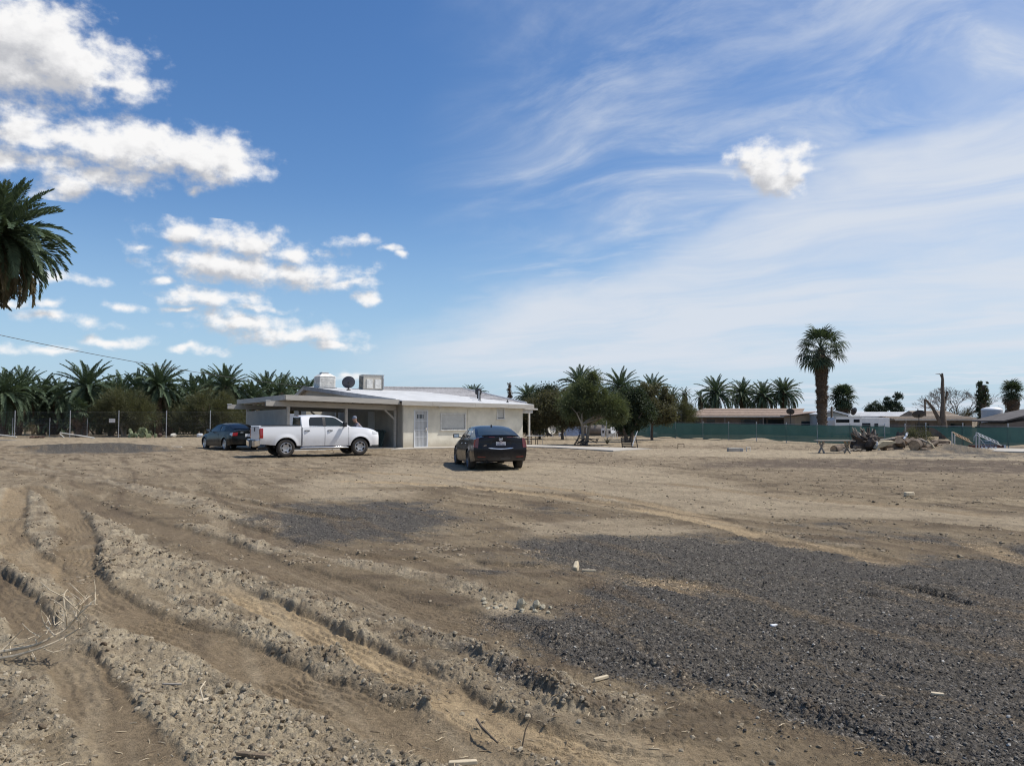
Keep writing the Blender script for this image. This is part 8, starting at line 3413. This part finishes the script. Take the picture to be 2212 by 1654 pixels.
for k in range(26):
    x0_, y0_ = rw.uniform(20, 190), 0
    y0_ = 1412 - (x0_ - 20) * 0.62 + rw.uniform(-16, 10)
    a_ = rw.uniform(-2.4, -0.1)
    L_ = rw.uniform(22, 62)
    x1_, y1_ = x0_ + math.cos(a_) * L_, y0_ + math.sin(a_) * L_ * 0.8
    branches.append(([(x0_, y0_), ((x0_ + x1_) / 2 + rw.uniform(-5, 5), (y0_ + y1_) / 2 + rw.uniform(-5, 5)), (x1_, y1_)], rw.uniform(0.0022, 0.0045), rw.uniform(-0.15, 0.15)))
for i, (pts_, r_, dd) in enumerate(branches):
    q = []
    for k, (px, py) in enumerate(pts_):
        p3 = P(px, py, dB + dd + 0.05 * math.sin(k * 2.1 + i))
        gzv = gz(p3.x, p3.y)
        if p3.z < gzv + r_:
            g2 = G(px, py)
            p3 = Vector((*g2, gz(*g2) + r_ + 0.004))
        q.append(p3 - o_)
    mb = MB()
    mb.tube(spline(q, 0.08), [r_ * (1 - 0.6 * j / (len(spline(q, 0.08)) - 1)) for j in range(len(spline(q, 0.08)))], 6)
    mb.build('twig', m_dead, db, smooth=True)

m_rub = mat("pale_rubble", (0.42, 0.375, 0.275), 0.95, var=0.18, vscale=6, bump=0.6, bscale=14)
rubble = [(1126, 1314, 0.085, 0.125, 'tall pointed pale rubble chunk, left of the pair in the gravel'), (1158, 1314, 0.09, 0.105, 'blocky pale rubble chunk, right of the pair in the gravel')]
for i, (px, py, w_, h_, lab) in enumerate(rubble):
    q = G(px, py)
    o = inst('rubble_chunk', lump_mesh('rubble_chunk', m_rub, 130 + i, 1, 1.0, 0.2), None, (*q, gz(*q) + h_ * 0.32), (0.3, 0.2 - 0.5 * i, i * 1.3), (w_, w_ * 0.8, h_))
    tag(o, lab, 'rubble')
for i in range(26):
    px, py = rq.uniform(1040, 1190), 0
    py = 1312 + (px - 1110) * 0.06 + rq.gauss(0, 6)
    q = G(px, py)
    s = rq.uniform(0.018, 0.055)
    o = inst('rubble_stone', lump_mesh('rubble_stone', m_rub, 150 + i, 1, 0.8, 0.22), None, (*q, gz(*q) + s * 0.25), (rq.uniform(-.4, .4), rq.uniform(-.4, .4), rq.uniform(0, 6)), s)
    tag(o, 'small pale stone strewn beside the two pale rubble chunks', 'rubble', 'small pale stones round the rubble chunks')


def bit(label, px, py, L, w_, t_, ang, m_, name='wood_piece', cat='wood', tilt=0.0):
    q = G(px, py)
    mb = MB()
    k = 5
    for i in range(k):
        pass
    mb.slab([(-L / 2, -w_ / 2, 0), (-L / 2 * 0.4, -w_ * 0.55, 0), (L / 2, -w_ * 0.3, 0), (L / 2 * 0.92, w_ * 0.45, 0), (0, w_ / 2, 0), (-L / 2 * 0.95, w_ * 0.35, 0)], t_, (0, 0, 1))
    o = mb.build(name, m_, None, bevel=min(t_, w_) * 0.2)
    o.location = (*q, gz(*q) + 0.004)
    o.rotation_euler = (0, tilt, ang)
    return tag(o, label, cat)


m_chipw = mat("pale_chip_wood", (0.55, 0.46, 0.32), 0.85, var=0.15, vscale=20)
m_dkw = mat("dark_wet_wood", (0.10, 0.075, 0.05), 0.9, var=0.3, vscale=12)
bit('dark wood block half buried at the bottom, left of centre', 550, 1630, 0.19, 0.03, 0.018, -0.25, mat('brown_wood', (0.19, 0.14, 0.09), 0.9, var=0.35, vscale=14, bump=0.6, bscale=60))
bit('pale wood chip on the clods at lower left', 444, 1505, 0.085, 0.035, 0.012, 0.5, m_chipw)
bit('curled pale bark strip on the clods at lower left', 372, 1478, 0.13, 0.012, 0.010, -0.1, m_grey)
bit('pale wood splinter at the very bottom centre', 1000, 1648, 0.14, 0.03, 0.02, 0.1, m_chipw)
bit('two pronged pale splinter standing in the middle gravel', 1246, 1236, 0.12, 0.05, 0.08, 1.2, m_chipw, tilt=-0.5)
bit('pale strip right of the standing splinter', 1272, 1239, 0.15, 0.03, 0.02, -0.1, m_chipw)
bit('white flat shard in the dark gravel at right of centre', 1672, 1352, 0.06, 0.035, 0.015, 0.3, m_wht)
bit('tan brick shaped block on the far dirt at right', 1964, 1073, 0.22, 0.12, 0.09, 0.1, m_chipw, 'brick', 'brick')
bit('pale thin shard in the gravel at lower right', 2025, 1502, 0.07, 0.03, 0.012, -0.4, m_chipw)
bit('pale stick in the gravel below centre', 1298, 1468, 0.12, 0.025, 0.02, 0.6, m_chipw)
stick('dark thin branch lying on the dirt at bottom centre', G(1030, 1565) + (0.03,), G(1075, 1612) + (0.02,), 0.007, m_dkw)
stick('dark twig stuck upright in the dirt at bottom centre', G(1128, 1612) + (0.0,), Vector((*G(1150, 1600), 0.13)), 0.004, m_dkw)
stick('pale forked stick on the clod ridge at lower left', G(440, 1530) + (0.04,), G(443, 1500) + (0.08,), 0.004, m_dead)
